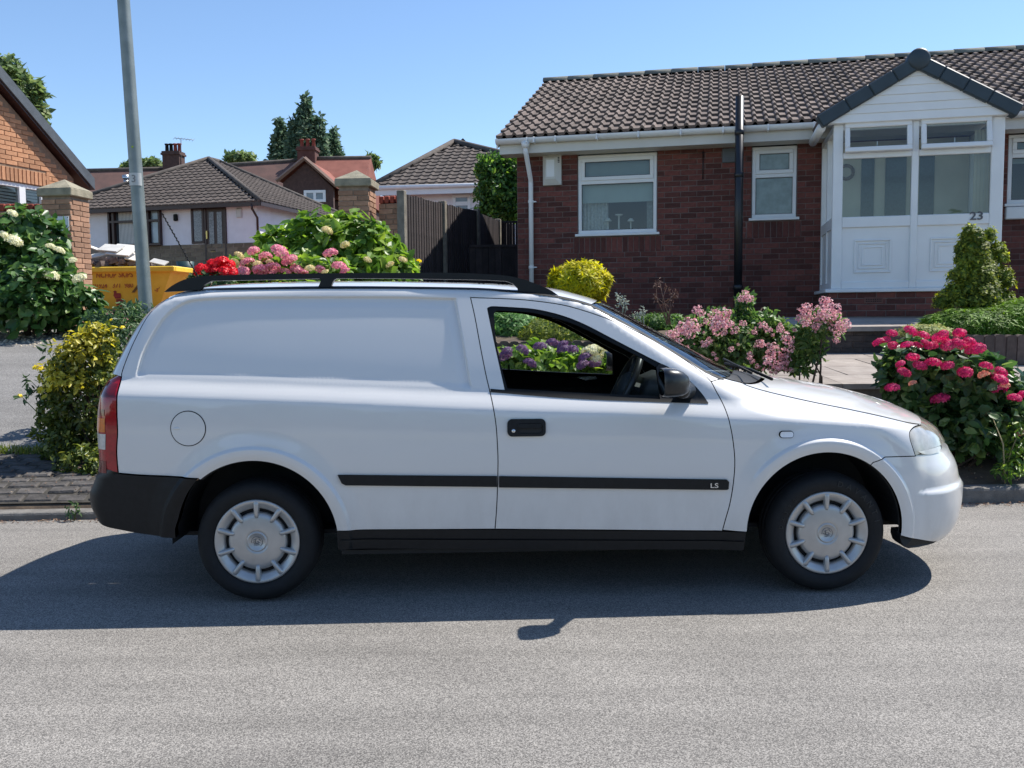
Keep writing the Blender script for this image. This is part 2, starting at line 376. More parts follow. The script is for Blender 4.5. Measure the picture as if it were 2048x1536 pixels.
# paint with faint road film
m_paint = mat('van_paint', (.69, .678, .652), .32, .012, 2.0, coat=1.0)
def road_film(m, col=(.30, .26, .21), z0=.25, z1=.62, amt=.30):
    nt = m.node_tree; b = nt.nodes['Principled BSDF']; N = nt.nodes.new; L = nt.links.new; src = b.inputs['Base Color'].links[0].from_socket; tc = N('ShaderNodeTexCoord'); sp = N('ShaderNodeSeparateXYZ'); L(tc.outputs['Object'], sp.inputs[0]); mr = N('ShaderNodeMapRange'); mr.inputs[1].default_value = z1; mr.inputs[2].default_value = z0; mr.inputs[3].default_value = .03; mr.inputs[4].default_value = 1.0; L(sp.outputs['Z'], mr.inputs[0])
    no = N('ShaderNodeTexNoise'); no.inputs['Scale'].default_value = 9; no.inputs['Detail'].default_value = 8; no.inputs['Roughness'].default_value = .7; mp = N('ShaderNodeMapping'); mp.inputs['Scale'].default_value = (1.0, 1, .45); L(tc.outputs['Object'], mp.inputs[0]); L(mp.outputs[0], no.inputs['Vector']); m2 = N('ShaderNodeMapRange'); m2.inputs[1].default_value = .38; m2.inputs[2].default_value = .75; L(no.outputs['Fac'], m2.inputs[0]); mu = N('ShaderNodeMath'); mu.operation = 'MULTIPLY'; L(mr.outputs[0], mu.inputs[0]); L(m2.outputs[0], mu.inputs[1]); m3 = N('ShaderNodeMath'); m3.operation = 'MULTIPLY'; m3.inputs[1].default_value = amt; L(mu.outputs[0], m3.inputs[0])
    mx = N('ShaderNodeMix'); mx.data_type = 'RGBA'; L(m3.outputs[0], mx.inputs[0]); L(src, mx.inputs[6]); mx.inputs[7].default_value = (*col, 1); L(mx.outputs[2], b.inputs['Base Color']); ra = N('ShaderNodeMath'); ra.operation = 'MULTIPLY_ADD'; ra.inputs[1].default_value = .8; ra.inputs[2].default_value = .32; L(m3.outputs[0], ra.inputs[0]); L(ra.outputs[0], b.inputs['Roughness'])
    cw = N('ShaderNodeMath'); cw.operation = 'MULTIPLY_ADD'; cw.inputs[1].default_value = -1.5; cw.inputs[2].default_value = 1.0; cw.use_clamp = True; L(m3.outputs[0], cw.inputs[0]); L(cw.outputs[0], b.inputs['Coat Weight'])
road_film(m_paint)
m_black = mat('black_plastic', (.0085, .0095, .011), .48, .2, 40, bump=.08, bscale=500, spec=.3)
m_trim = mat('black_rubber', (.006, .0065, .007), .6, .2, 30, spec=.25)
m_dark = mat('cabin_black', (.012, .013, .014), .7, .2, 20)
m_glass = glass_mat('van_glass', (.95, .97, .96), .0)
m_screen = glass_mat('screen_glass', (.40, .46, .45), .05)

# --- seam and outline polylines
gut = HL([(326, 584.5), (404, 578), (520, 575), (642, 573.5), (780, 573.5), (900, 575), (970, 577), (1037, 582), (1090, 588), (1130, 595), (1160, 602), (1183, 609)])
scr = HL([(1183, 609), (1225, 631), (1275, 658), (1325, 688), (1375, 718), (1412, 741), (1447, 756)])
dtop = HL([(941, 595), (970, 596), (1000, 597), (1040, 599), (1075, 602.5), (1115, 608), (1150, 616), (1200, 632), (1250, 652), (1300, 677), (1350, 707), (1387, 732), (1410, 751), (1422, 763)])
drear = HL([(941, 595), (950, 635), (962, 700), (972, 750), (979, 780), (986, 812), (992, 850), (995, 892), (996, 925), (995, 975), (993, 1020), (990, 1058)])
dfront = HL([(1422, 763), (1432, 782), (1445, 806), (1457, 837), (1465, 875), (1469.5, 920), (1467, 962), (1460, 1005), (1452, 1035), (1445, 1060)])
tgate = HL([(241, 754), (245, 742), (260, 702), (275, 670), (300, 627), (326, 584.5)])
tlr = HL([(237, 946), (234, 905), (230, 867), (228, 830), (230, 792), (235, 770), (241, 754)])
rbt = HL([(397, 957), (365, 954), (285, 950), (237, 946)])
sill_r = HL([(990, 1058), (672, 1061)], .03, False); sill_d = HL([(990, 1058), (1445, 1062)], .03, False); sill_f = HL([(1445, 1060), (1494, 1064)], .03, False)
def ang(A, p): return math.atan2(p[1] - A[1], p[0] - A[0])
rb0 = rbt[0]; arch_r = arc(AR_R, ang(AR_R, sill_r[-1]), ang(AR_R, rb0))
fb0 = hit(1746, 925); fb1 = hit(1801, 1071); arch_f = arc(AR_F, ang(AR_F, sill_f[-1]) + (2 * math.pi if ang(AR_F, sill_f[-1]) < 0 else 0), ang(AR_F, fb0)); arch_b = arc(AR_F, ang(AR_F, fb0), ang(AR_F, fb1), 24)
RECESS.append(resample(HL([(270, 757), (282, 712), (300, 675), (325, 637), (350, 615), (375, 602.5), (410, 597.5), (485, 594.5), (672, 593.5), (800, 594), (911, 597)]) + HL([(911, 597), (922, 660), (935, 730), (944, 781)])[1:], .03))
_bl = HL([(270, 757), (450, 762), (672, 770), (944, 781)]); RECESS.append(pchip([p[0] for p in _bl], [p[1] for p in _bl]))
def J(*ls):
    out = []
    for l in ls:
        for p in l:
            if not out or math.dist(out[-1], p) > .0025: out.append(tuple(p))
    while math.dist(out[0], out[-1]) < .0025: out.pop()
    return out
# --- body panels
side = J(gut, scr, dtop[::-1], drear, sill_r, arch_r, rbt, tlr, tgate)
panel('body_side', side, m_paint)
wtop = HL([(974, 617), (982, 612.5), (1012, 613.5), (1062, 617), (1100, 624), (1137, 635), (1175, 651), (1225, 677), (1275, 703), (1322, 727), (1350, 741), (1380, 762), (1403, 786), (1417, 806)])
wbot = HL([(1417, 806), (1320, 801), (1150, 794.5), (1010, 783), (981, 781.5)]); wleft = HL([(981, 781.5), (1009, 775), (1000, 738), (987, 680), (974, 617)], .012, False)
wleft = HL([(1010, 783), (999, 734), (987, 680), (974, 617)])
win = J(wtop, HL([(1417, 806), (1320, 801), (1150, 794.5), (1010, 783)]), wleft)
door = panel('door', J(dtop, dfront, sill_d[::-1], drear[::-1]), m_paint, holes=[win])
for i, d in enumerate(door): d['label'] = 'white driver door with black handle' if i == 0 else 'white passenger door'
wi = inset(win, .0005); gl = HL([(988, 628), (992, 622), (1012, 621.5), (1062, 625), (1100, 633), (1137, 644), (1175, 660), (1225, 686), (1275, 712), (1312, 734)]) + HL([(1312, 734), (1321, 792), (1150, 785), (1015, 777)], .012, False)[1:] + HL([(1015, 777), (1003, 734), (992, 680), (988, 628)])[1:]
gl = J(gl)
for i, s in enumerate((1, -1)):
    panel('window_frame', wi, m_trim, holes=[gl], ins=0, off=-.004, flange=.02, sides=(s,), parent=door[i])
    _wg = panel('window_glass', gl, m_glass, ins=-.002, off=-.012, flange=0, sides=(s,), parent=door[i], g=.05)[0]
    if s > 0: _wg.location = (0, .030, -.40); _wg['label'] = 'driver window glass wound down into the door'
# dark waist seal along the door below the glass
ws_ = HL([(981, 777.5), (1150, 789.5), (1300, 797), (1413, 802)]) + HL([(1416, 807), (1300, 803), (1150, 797), (981, 784)])
for i, s in enumerate((1, -1)): panel('waist_seal', J(ws_), m_trim, ins=0, off=.004, flange=.006, sides=(s,), parent=door[i])
bon_e = HL([(1482, 765), (1497, 772), (1530, 782), (1580, 794), (1640, 807), (1700, 819), (1760, 832), (1815, 845), (1842, 849)])
hl_l = HL([(1842, 849), (1827, 855), (1819.5, 864), (1820, 878), (1826, 897), (1831, 912)])
fbt = HL([(1831, 912), (1800, 913), (1770, 914), (1746, 925)], .012, False)
cow = HL([(1447, 756), (1465, 761), (1482, 765)])
panel('front_wing', J(dfront[::-1], [scr[-1]], cow, bon_e, hl_l, fbt, arch_f[::-1], sill_f[::-1]), m_paint)
def top_line(u0, u1, n=60): return [(float(u), float(f_top(u))) for u in np.linspace(u0, u1, n)]
cowl_u = 1.185
cdip = HL([(1482, 765), (1498, 767.5), (1512, 766), (1521, 762), (1527, 756)]); UC = cdip[-1][0] + .004
hz1 = hl_l[0]; hzb = hl_l[-1]; dHL = .010
ZN = max(.742, hz1[1] + .022); nose_top = [(float(f_xf(ZN)), ZN)]; nose_edge = resample([nose_top[0], hz1], .012)
utip = 2.02
panel('bonnet', J(bon_e[::-1], cdip, [(UC, float(f_top(UC)))], top_line(UC + .012, utip, 60), nose_edge), m_paint)
hl_r = [(float(f_xf(z)) - .004, float(z)) for z in np.linspace(hzb[1], ZN - .006, 18)]
m_lens = mat('lamp_lens', (.24, .225, .18), .12, .2, 16, coat=.8, col2=(.48, .455, .39))
hl = panel('headlight', J(hl_l, [tuple(q) for q in hl_r]), m_lens, off=-.003, ins=.003)
m_refl = mat('lamp_reflector', (.56, .54, .49), .3, .15, 24, coat=.8)
for i, s in enumerate((1, -1)):
    c = smooth_line([hit(*p) for p in ((1836, 903), (1852, 900), (1868, 896), (1880, 892), (1880, 901), (1866, 907), (1848, 908), (1836, 903))], .006)[:-1]; panel('reflector_bowl', c, m_refl, ins=0, off=.001, flange=0, sides=(s,), parent=hl[i])
panel('grille', J([(float(f_xf(z)) - .004, float(z)) for z in np.linspace(ZN - .006, hzb[1], 18)], [(float(f_xf(z)), float(z)) for z in np.linspace(hzb[1], ZN - .006, 18)]), m_black, off=-.004, flange=0, ins=0)
nose = [(float(f_xf(z)), float(z)) for z in np.linspace(hzb[1], .205, 50)]
fb_bot = resample([nose[-1], (1.95, .203), (1.88, .202), arch_b[-1]], .03)
panel('front_bumper', J(fbt[::-1][::-1], arch_b, fb_bot[::-1], nose[::-1]), m_paint, flange=.03)
def lip_pt(px, py):
    v = .66; d = ray(px, py); q_ = cC - VO
    for _ in range(6):
        t = (v - q_ @ VEV) / (d @ VEV); P = q_ + d * t; v = float(wsurf(P @ VEU, .225)) - .008
    return float(P @ VEU), v, float(P[2])
LP = [lip_pt(*p) for p in ((1801, 1066), (1800, 1076), (1804, 1089), (1809, 1094), (1817, 1096.5), (1835, 1094.5), (1855, 1090), (1868, 1086), (1874, 1081), (1876, 1072), (1876, 1060), (1838, 1064))]
for s in (1, -1):
    b = MB(); n = len(LP); b.add([(u, -s * v, z) for u, v, z in LP] + [(u, -s * (v - .10), z + .004) for u, v, z in LP], [list(range(n)), list(range(2 * n - 1, n - 1, -1))] + [[k, (k + 1) % n, (k + 1) % n + n, k + n] for k in range(n)]); b.build('bumper_lip', m_black, van)
# roof, windscreen, cowl
rear_top_u = -1.80
panel('roof', J(gut[::-1], [(rear_top_u, float(f_top(rear_top_u)))], top_line(rear_top_u + .01, .33, 90)), m_paint)
ws_top = top_line(.335, 1.06, 50)
panel('windscreen', J(scr[::-1], ws_top[0:], HL([(1462, 752), (1455, 755)])), m_screen, off=-.004, flange=.004, ins=.003)
panel('scuttle', J([scr[-1]], cow, cdip, [(UC, float(f_top(UC)))], top_line(UC - .01, 1.065, 14), HL([(1462, 752)])), m_black, off=-.02, flange=0)
panel('screen_seal', J(scr, [(p[0] - .004, p[1] - .009) for p in scr[::-1]]), m_trim, ins=0, off=.0015, flange=.004)
# gutter moulding
panel('roof_moulding', J(gut, [(p[0], p[1] - .008) for p in gut[::-1]]), m_trim, ins=0, off=.003, flange=.006)
# rear end
tl_l = [(float(f_xr(z)) + .022, float(z)) for z in np.linspace(tlr[-1][1], tlr[0][1], 26)]
rear_prof = [(float(f_xr(z)), float(z)) for z in np.linspace(tlr[0][1] - .01, 1.424, 60)]
panel('tailgate', J(tgate, [(rear_top_u, float(f_top(rear_top_u)))], rear_prof[::-1], tl_l[::-1]), m_paint)
m_red = mat('lens_red', (.30, .004, .012), .12, .2, 60, coat=.6); m_amber = mat('lens_amber', (.62, .15, .008), .14, .15, 60, coat=.6); m_clear = mat('lens_clear', (.52, .50, .46), .14, .15, 60, coat=.6); m_red2 = mat('lens_deep_red', (.13, .004, .008), .12, .2, 60, coat=.6)
tl = panel('tail_light', J(tlr, tl_l), m_red, off=.002, ins=.003)
for i, s in enumerate((1, -1)):
    tz = np.array([q[1] for q in tlr]); tu = np.array([q[0] for q in tlr])
    def tseg(z0, z1, f0, f1, n=10):
        P = []
        for zz, ff in [(z, f0) for z in np.linspace(z0, z1, n)] + [(z1, f) for f in np.linspace(f0, f1, n)[1:]] + [(z, f1) for z in np.linspace(z1, z0, n)[1:]] + [(z0, f) for f in np.linspace(f1, f0, n)[1:-1]]:
            a = float(f_xr(zz)) + .023; c = float(np.interp(zz, tz, tu)) - .006; P.append((a + (c - a) * ff ** 1.0, zz))
        return P
    for nm, mm, q in (('amber_lens', m_amber, (.79, .852, .02, .70)), ('clear_lens', m_clear, (.712, .782, .02, .72)), ('dark_lens', m_red2, (.945, 1.005, .05, .97)), ('dark_lens', m_red2, (.862, .89, .02, .68)), ('dark_lens', m_red2, (.605, .66, .03, .72))):
        panel(nm, tseg(*q), mm, ins=0, off=.0035, flange=.003, sides=(s,), parent=tl[i])
rbx = [(float(f_xr(z)), float(z)) for z in np.linspace(tlr[0][1] - .006, .30, 40)]
rb_arch = HL([(354, 1076), (353, 1057), (358, 1040), (366, 1012), (378, 985), (397, 958)])
rb_bot = HL([(200, 1046), (247, 1060), (285, 1067), (335, 1075), (354, 1076)])
panel('rear_bumper', J(rbt[::-1][:1], rb_arch[::-1], rb_bot[::-1], rbx[::-1], rbt[::-1][1:]) if False else J(rbx, rb_bot, rb_arch, rbt), m_black, off=.012, flange=.05)
# sills and rub strips
panel('sill', J(HL([(672, 1061), (990, 1059), (1494, 1064)], .03, False), HL([(1489, 1101), (675, 1099)], .03, False)), m_black, off=-.006, flange=.08)
panel('sill_step', J(HL([(680, 1079), (1489, 1082)], .03, False), HL([(1488, 1101), (676, 1099)], .03, False)), m_black, off=.003, flange=.04)
panel('rub_strip', J(HL([(676, 949.5), (994, 952)], .03, False), HL([(994, 973), (692, 970), (684, 966)], .02, False)), m_black, off=.011, flange=.011, ins=0)
for i, s in enumerate((1, -1)):
    panel('rub_strip', J(HL([(998, 952), (1453, 959), (1457, 963), (1456, 977), (1453, 979), (998, 974)], .02, False)), m_black, off=.011, flange=.011, ins=0, sides=(s,), parent=door[i])
m_silver = mat('badge_silver', (.70, .71, .72), .25, .05, 20, metal=.8)
def side_point(px, py, off=0.0):
    u, z = hit(px, py); return Vector((u, -(float(wsurf(u, z)) + off), z))
lm = text_mesh('LS', .030, .0015, m_silver, .0004); p = side_point(1427, 970.5, .0135); o = link('lettering', lm, None, door[0]); o.location = p; o.rotation_euler = (math.pi / 2, 0, 0); o.scale = (1.35, 1, 1)
# fuel flap: ring groove and flap
fu, fz = hit(376.5, 857); FR = .0755
fl_ = panel('fuel_flap', [(fu + FR * math.cos(a), fz + FR * math.sin(a)) for a in np.linspace(0, 2 * math.pi, 60)[:-1]], m_paint, ins=0, off=.0025, flange=.004, sides=(1,))[0]
panel('flap_seal', [(fu + (FR + .004) * math.cos(a), fz + (FR + .004) * math.sin(a)) for a in np.linspace(0, 2 * math.pi, 60)[:-1]], m_trim, holes=[[(fu + (FR + .0002) * math.cos(a), fz + (FR + .0002) * math.sin(a)) for a in np.linspace(0, 2 * math.pi, 60)[:-1]]], ins=0, off=.0012, flange=0, sides=(1,), parent=fl_)
b = MB(); b.smooth = True; p = side_point(354, 857, .002); b.lathe([(.0001, .004), (.006, .0035), (.010, .0015), (.011, -.002)], 16, Matrix.Translation(p) @ Matrix.Rotation(math.pi / 2, 4, 'X') @ Matrix.Diagonal((1.6, .55, 1, 1))); b.build('finger_grip', m_paint, fl_)
# side repeater
def rrect(cx, cz, w, h, r, n=6):
    P = []
    for k, (sx, sz) in enumerate(((1, 1), (-1, 1), (-1, -1), (1, -1))):
        for j in range(n + 1):
            a = k * math.pi / 2 + j * math.pi / 2 / n; P.append((cx + sx * (w / 2 - r) + r * math.cos(a), cz + sz * (h / 2 - r) + r * math.sin(a)))
    return P
ru, rz = hit(1572.5, 868.7)
m_rep = mat('repeater_lens', (.85, .83, .82), .1, .08, 50, coat=.8)
rp = panel('side_indicator', rrect(ru, rz, .060, .026, .012), m_rep, ins=0, off=.008, flange=.008); 
panel('indicator_seal', rrect(ru, rz, .068, .033, .016), m_trim, ins=0, off=.0015, flange=.002, sides=(1,), parent=rp[0])
# door handle, near side
hu, hz = hit(1053, 855)
hd = panel('handle', rrect(hu, hz, .172, .078, .022), m_black, holes=[rrect(hu + .016, hz - .004, .112, .046, .016)], ins=0, off=.008, flange=.012, sides=(1,), parent=door[0])[0]
panel('handle_recess', rrect(hu + .016, hz - .004, .114, .048, .016), m_dark, ins=0, off=.0012, flange=0, sides=(1,), parent=door[0])
panel('handle_bar', rrect(hu + .014, hz + .008, .108, .020, .009), m_black, ins=0, off=.012, flange=.012, sides=(1,), parent=door[0])
b = MB(); b.smooth = True; p = side_point(1027, 861.5, .008); b.lathe([(.0001, .004), (.006, .0038), (.0085, .002), (.009, -.002)], 16, Matrix.Translation(p) @ Matrix.Rotation(math.pi / 2, 4, 'X')); b.build('door_lock', m_silver, door[0])
# dark lining behind every panel, floor, bulkhead
lin = MB(); lin.smooth = False
for poly, hs in ((side, []), (J(dtop, dfront, sill_d[::-1], drear[::-1]), [inset(win, -.004)])):
    p2 = inset(poly, -.004); V, F = tess(p2, hs, inner_points(p2, hs, .06)); v = wsurf(V[:, 0], V[:, 1]) - .034
    for s in (1, -1): lin.add([(a, -s * max(0, c), d) for (a, d), c in zip(V, v)], F.tolist() if s > 0 else F[:, ::-1].tolist())
lin.build('inner_lining', m_dark, van, False)
lw = MB()
wp = J(dfront[::-1], [scr[-1]], cow, bon_e, hl_l, fbt, arch_f[::-1], sill_f[::-1])
for poly in (wp, J(fbt[::-1][::-1], arch_b, fb_bot[::-1], nose[::-1])):
    V, F = tess(poly, [], inner_points(poly, [], .06)); v = wsurf(V[:, 0], V[:, 1]) - .03
    for s in (1, -1): lw.add([(a, -s * max(0, c), d) for (a, d), c in zip(V, v)], F.tolist() if s > 0 else F[:, ::-1].tolist())
lw.build('front_lining', m_dark, van, False)
b = MB(); b.box(-1.80, 1.95, -.60, .60, .265, .285); b.box(-.93, .91, -.765, .765, .205, .225); b.box(-1.0, -.98, -.55, .55, .3, .62); b.box(.95, 1.0, -.6, .6, .25, .70); b.build('floor_pan', m_dark, van)
b = MB(); b.box(-.36, -.33, -.70, .70, .25, 1.02); b.box(-.36, -.33, -.60, .60, 1.02, 1.36); b.build('bulkhead', m_dark, van)
# wheel-arch liners
for A, rr in ((AR_R, .60), (AR_F, .60)):
    for s in (1, -1):
        b = MB(); n = 36; R = A[2] + .012; vs = []; 
        for k in range(n + 1):
            a = math.radians(0) + math.radians(182) * k / n
            uu, zz = A[0] + R * math.cos(a), A[1] + R * math.sin(a)
            vs += [(uu, -s * .815, zz), (uu, -s * .45, zz)]
        b.add(vs, [[2 * k, 2 * k + 1, 2 * k + 3, 2 * k + 2] for k in range(n)])
        b.add([vs[2 * k + 1] for k in range(n + 1)], [list(range(n + 1))]); b.build('arch_liner', m_dark, van, False)
# roof rails
m_rail = mat('rail_black', (.007, .008, .009), .42, .15, 30, spec=.35)
RV = .585
def pl(px, py, v=RV):
    d = ray(px, py); q = cC - VO; t = (v - q @ VEV) / (d @ VEV); P = q + d * t; return float(P @ VEU), float(P[2])
ro = smooth_line([pl(*p) for p in ((330, 584), (345, 572), (367, 560.5), (392, 554.5), (432, 551), (635, 547), (780, 546), (900, 546), (962, 548), (1007, 551), (1040, 557), (1075, 569), (1100, 580), (1118, 592))], .02)
rbse = [pl(*p) for p in ((1037, 584), (1035, 577), (1025, 567.5), (1012, 562.5), (962, 560), (900, 559), (780, 557), (674, 557), (668, 561), (662, 574), (637, 575), (643, 561), (640, 557.5), (425, 562), (410, 569), (402, 580))]
poly = J(ro, rbse)
for s in (1, -1):
    V, F = tess(poly, [], []); n = len(V); b = MB(); y0, y1 = -s * (RV + .012), -s * (RV - .02)
    vs = [(a, y0, c) for a, c in V] + [(a, y1, c) for a, c in V]; fs = F.tolist() + (F[:, ::-1] + n).tolist(); cnt = set()
    for f in F.tolist():
        for e in ((f[0], f[1]), (f[1], f[2]), (f[2], f[0])): cnt.add(e)
    for a_, b_ in cnt:
        if (b_, a_) not in cnt: fs.append([b_, a_, a_ + n, b_ + n])
    b.add(vs, fs); o = b.build('roof_rail', m_rail, van)
    md = o.modifiers.new('bevel', 'BEVEL'); md.width = .006; md.segments = 3; md.limit_method = 'ANGLE'; md.angle_limit = math.radians(50)
# aerial
b = MB(); b.smooth = True
a0, a1 = Vector((-1.745, 0, 1.44)), Vector((-1.962, 0, 1.851)); pts = []; 
b.tube([a0, a0.lerp(a1, .2)], [.008, .005], 8); b.tube([a0.lerp(a1, t) for t in np.linspace(.18, 1, 6)], .003, 8)
hel = []; ax = (a1 - a0).normalized(); sx = ax.cross(Vector((0, 1, 0)))
for k in range(160):
    t = .2 + .78 * k / 159; c = a0.lerp(a1, t); an = k * .62; hel.append(c + (sx * math.cos(an) + Vector((0, 1, 0)) * math.sin(an)) * .0042)
b.tube(hel, .0018, 5); b.build('aerial', m_trim, van)
# mirrors
for s in (1, -1):
    b = MB(); b.smooth = True; M = 14; rings = []
    # housing: superellipse rings from the glass side (rear) to the nose
    for k, (uu, sc, dz, dv) in enumerate(((.508, .93, 0, 0), (.512, 1.0, 0, 0), (.535, 1.02, 0, 0), (.57, .97, -.002, -.004), (.60, .84, -.006, -.010), (.622, .62, -.010, -.016), (.634, .30, -.012, -.02), (.637, .02, -.012, -.02))):
        ring = []
        for j in range(24):
            a = 2 * math.pi * j / 24; ca, sa = math.cos(a), math.sin(a); ex = 2 / 3.4
            ring.append((uu, -s * (.945 + dv + .078 * sc * math.copysign(abs(ca) ** ex, ca)), .995 + dz + .062 * sc * math.copysign(abs(sa) ** ex, sa)))
        rings.append(ring)
    vs = [p for r in rings for p in r]; fs = [[i * 24 + j, i * 24 + (j + 1) % 24, (i + 1) * 24 + (j + 1) % 24, (i + 1) * 24 + j] for i in range(len(rings) - 1) for j in range(24)]
    b.add(vs, fs)
    b.tube([(.60, -s * .90, .955), (.63, -s * .84, .945), (.66, -s * .775, .945)], [.035, .032, .04], 12)
    mo = b.build('door_mirror', mat('mirror_black', (.012, .013, .014), .34, .15, 30, coat=.15), door[0 if s > 0 else 1])
    b = MB(); b.add([(.5085, -s * (.945 + .07 * ca), .995 + .054 * sa) for ca, sa in [(math.copysign(abs(math.cos(2 * math.pi * j / 24)) ** .6, math.cos(2 * math.pi * j / 24)), math.copysign(abs(math.sin(2 * math.pi * j / 24)) ** .6, math.sin(2 * math.pi * j / 24))) for j in range(24)]], [list(range(24))])
    b.build('mirror_glass', mat('mirror_glass', (.8, .82, .84), .02, .02, 5, metal=1.0), door[0 if s > 0 else 1])
# mirror triangle
for i, s in enumerate((1, -1)):
    panel('mirror_base', J(HL([(1312, 734), (1322, 727), (1350, 741), (1380, 762), (1403, 786), (1416, 804)]), HL([(1416, 804), (1320, 800)], .012, False)), m_black, ins=.001, off=.003, flange=.01, sides=(s,), parent=door[i])
# cabin: dashboard, steering wheel, binnacle, seats
m_cab = mat('cabin_grey', (.045, .052, .056), .6, .2, 14, bump=.1, bscale=300)
b = MB(); b.smooth = True
prof = [(.60, .62), (.56, .80), (.58, .885), (.66, .925), (.80, .935), (.95, .925), (1.0, .90), (1.0, .62)]
b.smooth = False; b.prism(prof, -.62, .62); b.build('dashboard', m_cab, van)
b = MB(); b.smooth = True; b.prism([(.50, .90), (.53, .975), (.60, 1.005), (.72, .985), (.74, .90)], -.56, -.20); b.build('instrument_binnacle', m_cab, van)
st = bpy.data.objects.new('steering_wheel', None); COL.objects.link(st); st.parent = van; st.location = (.43, -.37, .935); st.rotation_euler = (0, math.radians(-64), 0)
b = MB(); b.smooth = True; b.tube([(.175 * math.cos(a), .175 * math.sin(a), 0) for a in np.linspace(0, 2 * math.pi, 41)], .017, 10, False); b.build('wheel_rim', mat('wheel_leather', (.035, .037, .038), .38, .2, 30), st)
b = MB(); b.smooth = True; b.lathe([(.0001, .03), (.05, .027), (.075, .012), (.08, -.03)], 24)
for a in (math.radians(20), math.radians(160), math.radians(-90)): b.tube([(.05 * math.cos(a), .05 * math.sin(a), -.01), (.17 * math.cos(a), .17 * math.sin(a), 0)], .013, 8)
b.build('wheel_hub', m_cab, st)
b = MB(); b.tube([(.46, -.37, .92), (.70, -.37, .86)], .04, 12); b.build('steering_column', m_cab, van)
for s in (1, -1):
    b = MB(); b.box(-.18, .30, -s * .37 - .24, -s * .37 + .24, .32, .50, bev=.04)
    b.prism([(-.20, .46), (-.08, .46), (-.16, .86), (-.24, .94), (-.30, .90)], -s * .37 - .22, -s * .37 + .22); b.build('seat', m_dark, van)
b = MB(); b.prism([(.30, .905), (.42, .91), (.43, .895), (.36, .885)], .742, .75); b.build('door_release', m_silver, door[1])
b = MB(); b.tube([(-.12, .74, .955), (-.12, .74, .99)], .006, 8); b.build('lock_pin', m_trim, door[1])
b = MB(); b.smooth = True
b.tube([(1.12, -.55, .975), (1.10, -.25, 1.005), (1.05, .05, 1.02)], .008, 6); b.tube([(1.0, -.62, 1.01), (.99, -.15, 1.055)], .006, 6); b.build('wiper', m_trim, van)
# ---- wheels
m_tyre = mat('tyre_rubber', (.0065, .0068, .0075), .8, .25, 30, bump=.15, bscale=220)
m_hub = mat('hubcap_silver', (.47, .465, .45), .34, .07, 18, metal=.5)
m_hole = mat('wheel_dark', (.008, .008, .009), .8, .2, 20)
tp = [(.188, -.03), (.203, -.010), (.209, .001), (.218, .009), (.232, .015), (.250, .018), (.268, .014), (.281, .004), (.289, -.010), (.2935, -.022), (.2975, -.04), (.2975, -.055), (.290, -.056), (.290, -.062), (.2975, -.063), (.2975, -.10), (.290, -.101), (.290, -.107), (.2975, -.108), (.2975, -.135), (.290, -.155), (.268, -.165), (.20, -.16), (.17, -.15)]
b = MB(); b.smooth = True; b.lathe(tp, 72); tyre_me = b.mesh('tyre', m_tyre, True)
b = MB(); b.smooth = True
b.lathe([(.1945, -.012), (.1945, .002), (.1915, .0055), (.186, .006), (.180, .0045), (.170, -.001), (.160, -.008), (.152, -.014), (.149, -.034)], 80)
b.lathe([(.1335, -.034), (.133, -.014), (.128, -.005), (.119, -.0005), (.105, .001), (.085, .0035), (.06, .005), (.050, .0052), (.048, .003), (.046, .003), (.044, .0065), (.040, .0075), (.038, .005), (.0001, .0045)], 80)
for k in range(10):
    a = math.pi / 2 + k * math.pi / 5; ca, sa = math.cos(a), math.sin(a); vs = []; rs = (.108, .116, .128, .15, .170, .181, .187); hh = (.000, .0045, .0075, .0085, .0085, .007, .003); wd = (.009, .0105, .011, .0118, .0128, .0138, .015)
    for r, h, w_ in zip(rs, hh, wd):
        for t, dh in ((-1, -.024), (-.95, -.004), (-.55, .001), (0, .0022), (.55, .001), (.95, -.004), (1, -.024)): vs.append((ca * r - sa * t * w_, sa * r + ca * t * w_, h + dh))
    b.add(vs, [[i * 7 + j, (i + 1) * 7 + j, (i + 1) * 7 + j + 1, i * 7 + j + 1] for i in range(6) for j in range(6)] + [list(range(7))])
cap_me = b.mesh('hubcap', m_hub, True)
b = MB(); b.lathe([(.155, -.03), (.13, -.034), (.0001, -.034)], 40); b.lathe([(.196, -.002), (.19, -.03), (.15, -.036)], 60); hole_me = b.mesh('wheel_disc', m_hole, True)
b = MB(); b.smooth = True                                            # winged beast emblem in a ring
def stroke(P, r): b.tube([(x * .001, y * .001, .0052) for x, y in P], [q * .001 for q in r] if isinstance(r, (list, tuple)) else r * .001, 6)
stroke([(26 * math.cos(a), 26 * math.sin(a)) for a in np.linspace(-.9, math.pi * 1.05, 22)], 1.6)
stroke([(2, 12), (-5, 15), (-9, 10), (-6, 4), (-8, -2), (-4, -8), (4, -9), (9, -5), (6, 1), (1, 2)], [1, 2.4, 2.8, 3, 3.6, 3.6, 3.2, 2.6, 2.2, 1.6])
stroke([(-9, 9), (-15, 11), (-17, 6)], [2, 1.8, 1]); stroke([(-9, 0), (-17, 0), (-19, -5)], [2, 1.8, 1]); stroke([(-7, -6), (-15, -9)], [2.2, 1.2])
stroke([(-14, -15), (-2, -16), (12, -14)], [2, 2.4, 1.6]); stroke([(8, 14), (14, 10), (17, 3)], [1.4, 2, 1]); stroke([(9, -4), (16, -6)], [2, 1.2]); stroke([(1, 18), (9, 20), (13, 16)], [1.2, 1.8, 1])
emb_me = b.mesh('emblem', mat('emblem_silver', (.20, .20, .20), .3, .1, 40, metal=.7), True)
m_let = mat('tyre_lettering', (.016, .019, .021), .5, .1, 40)
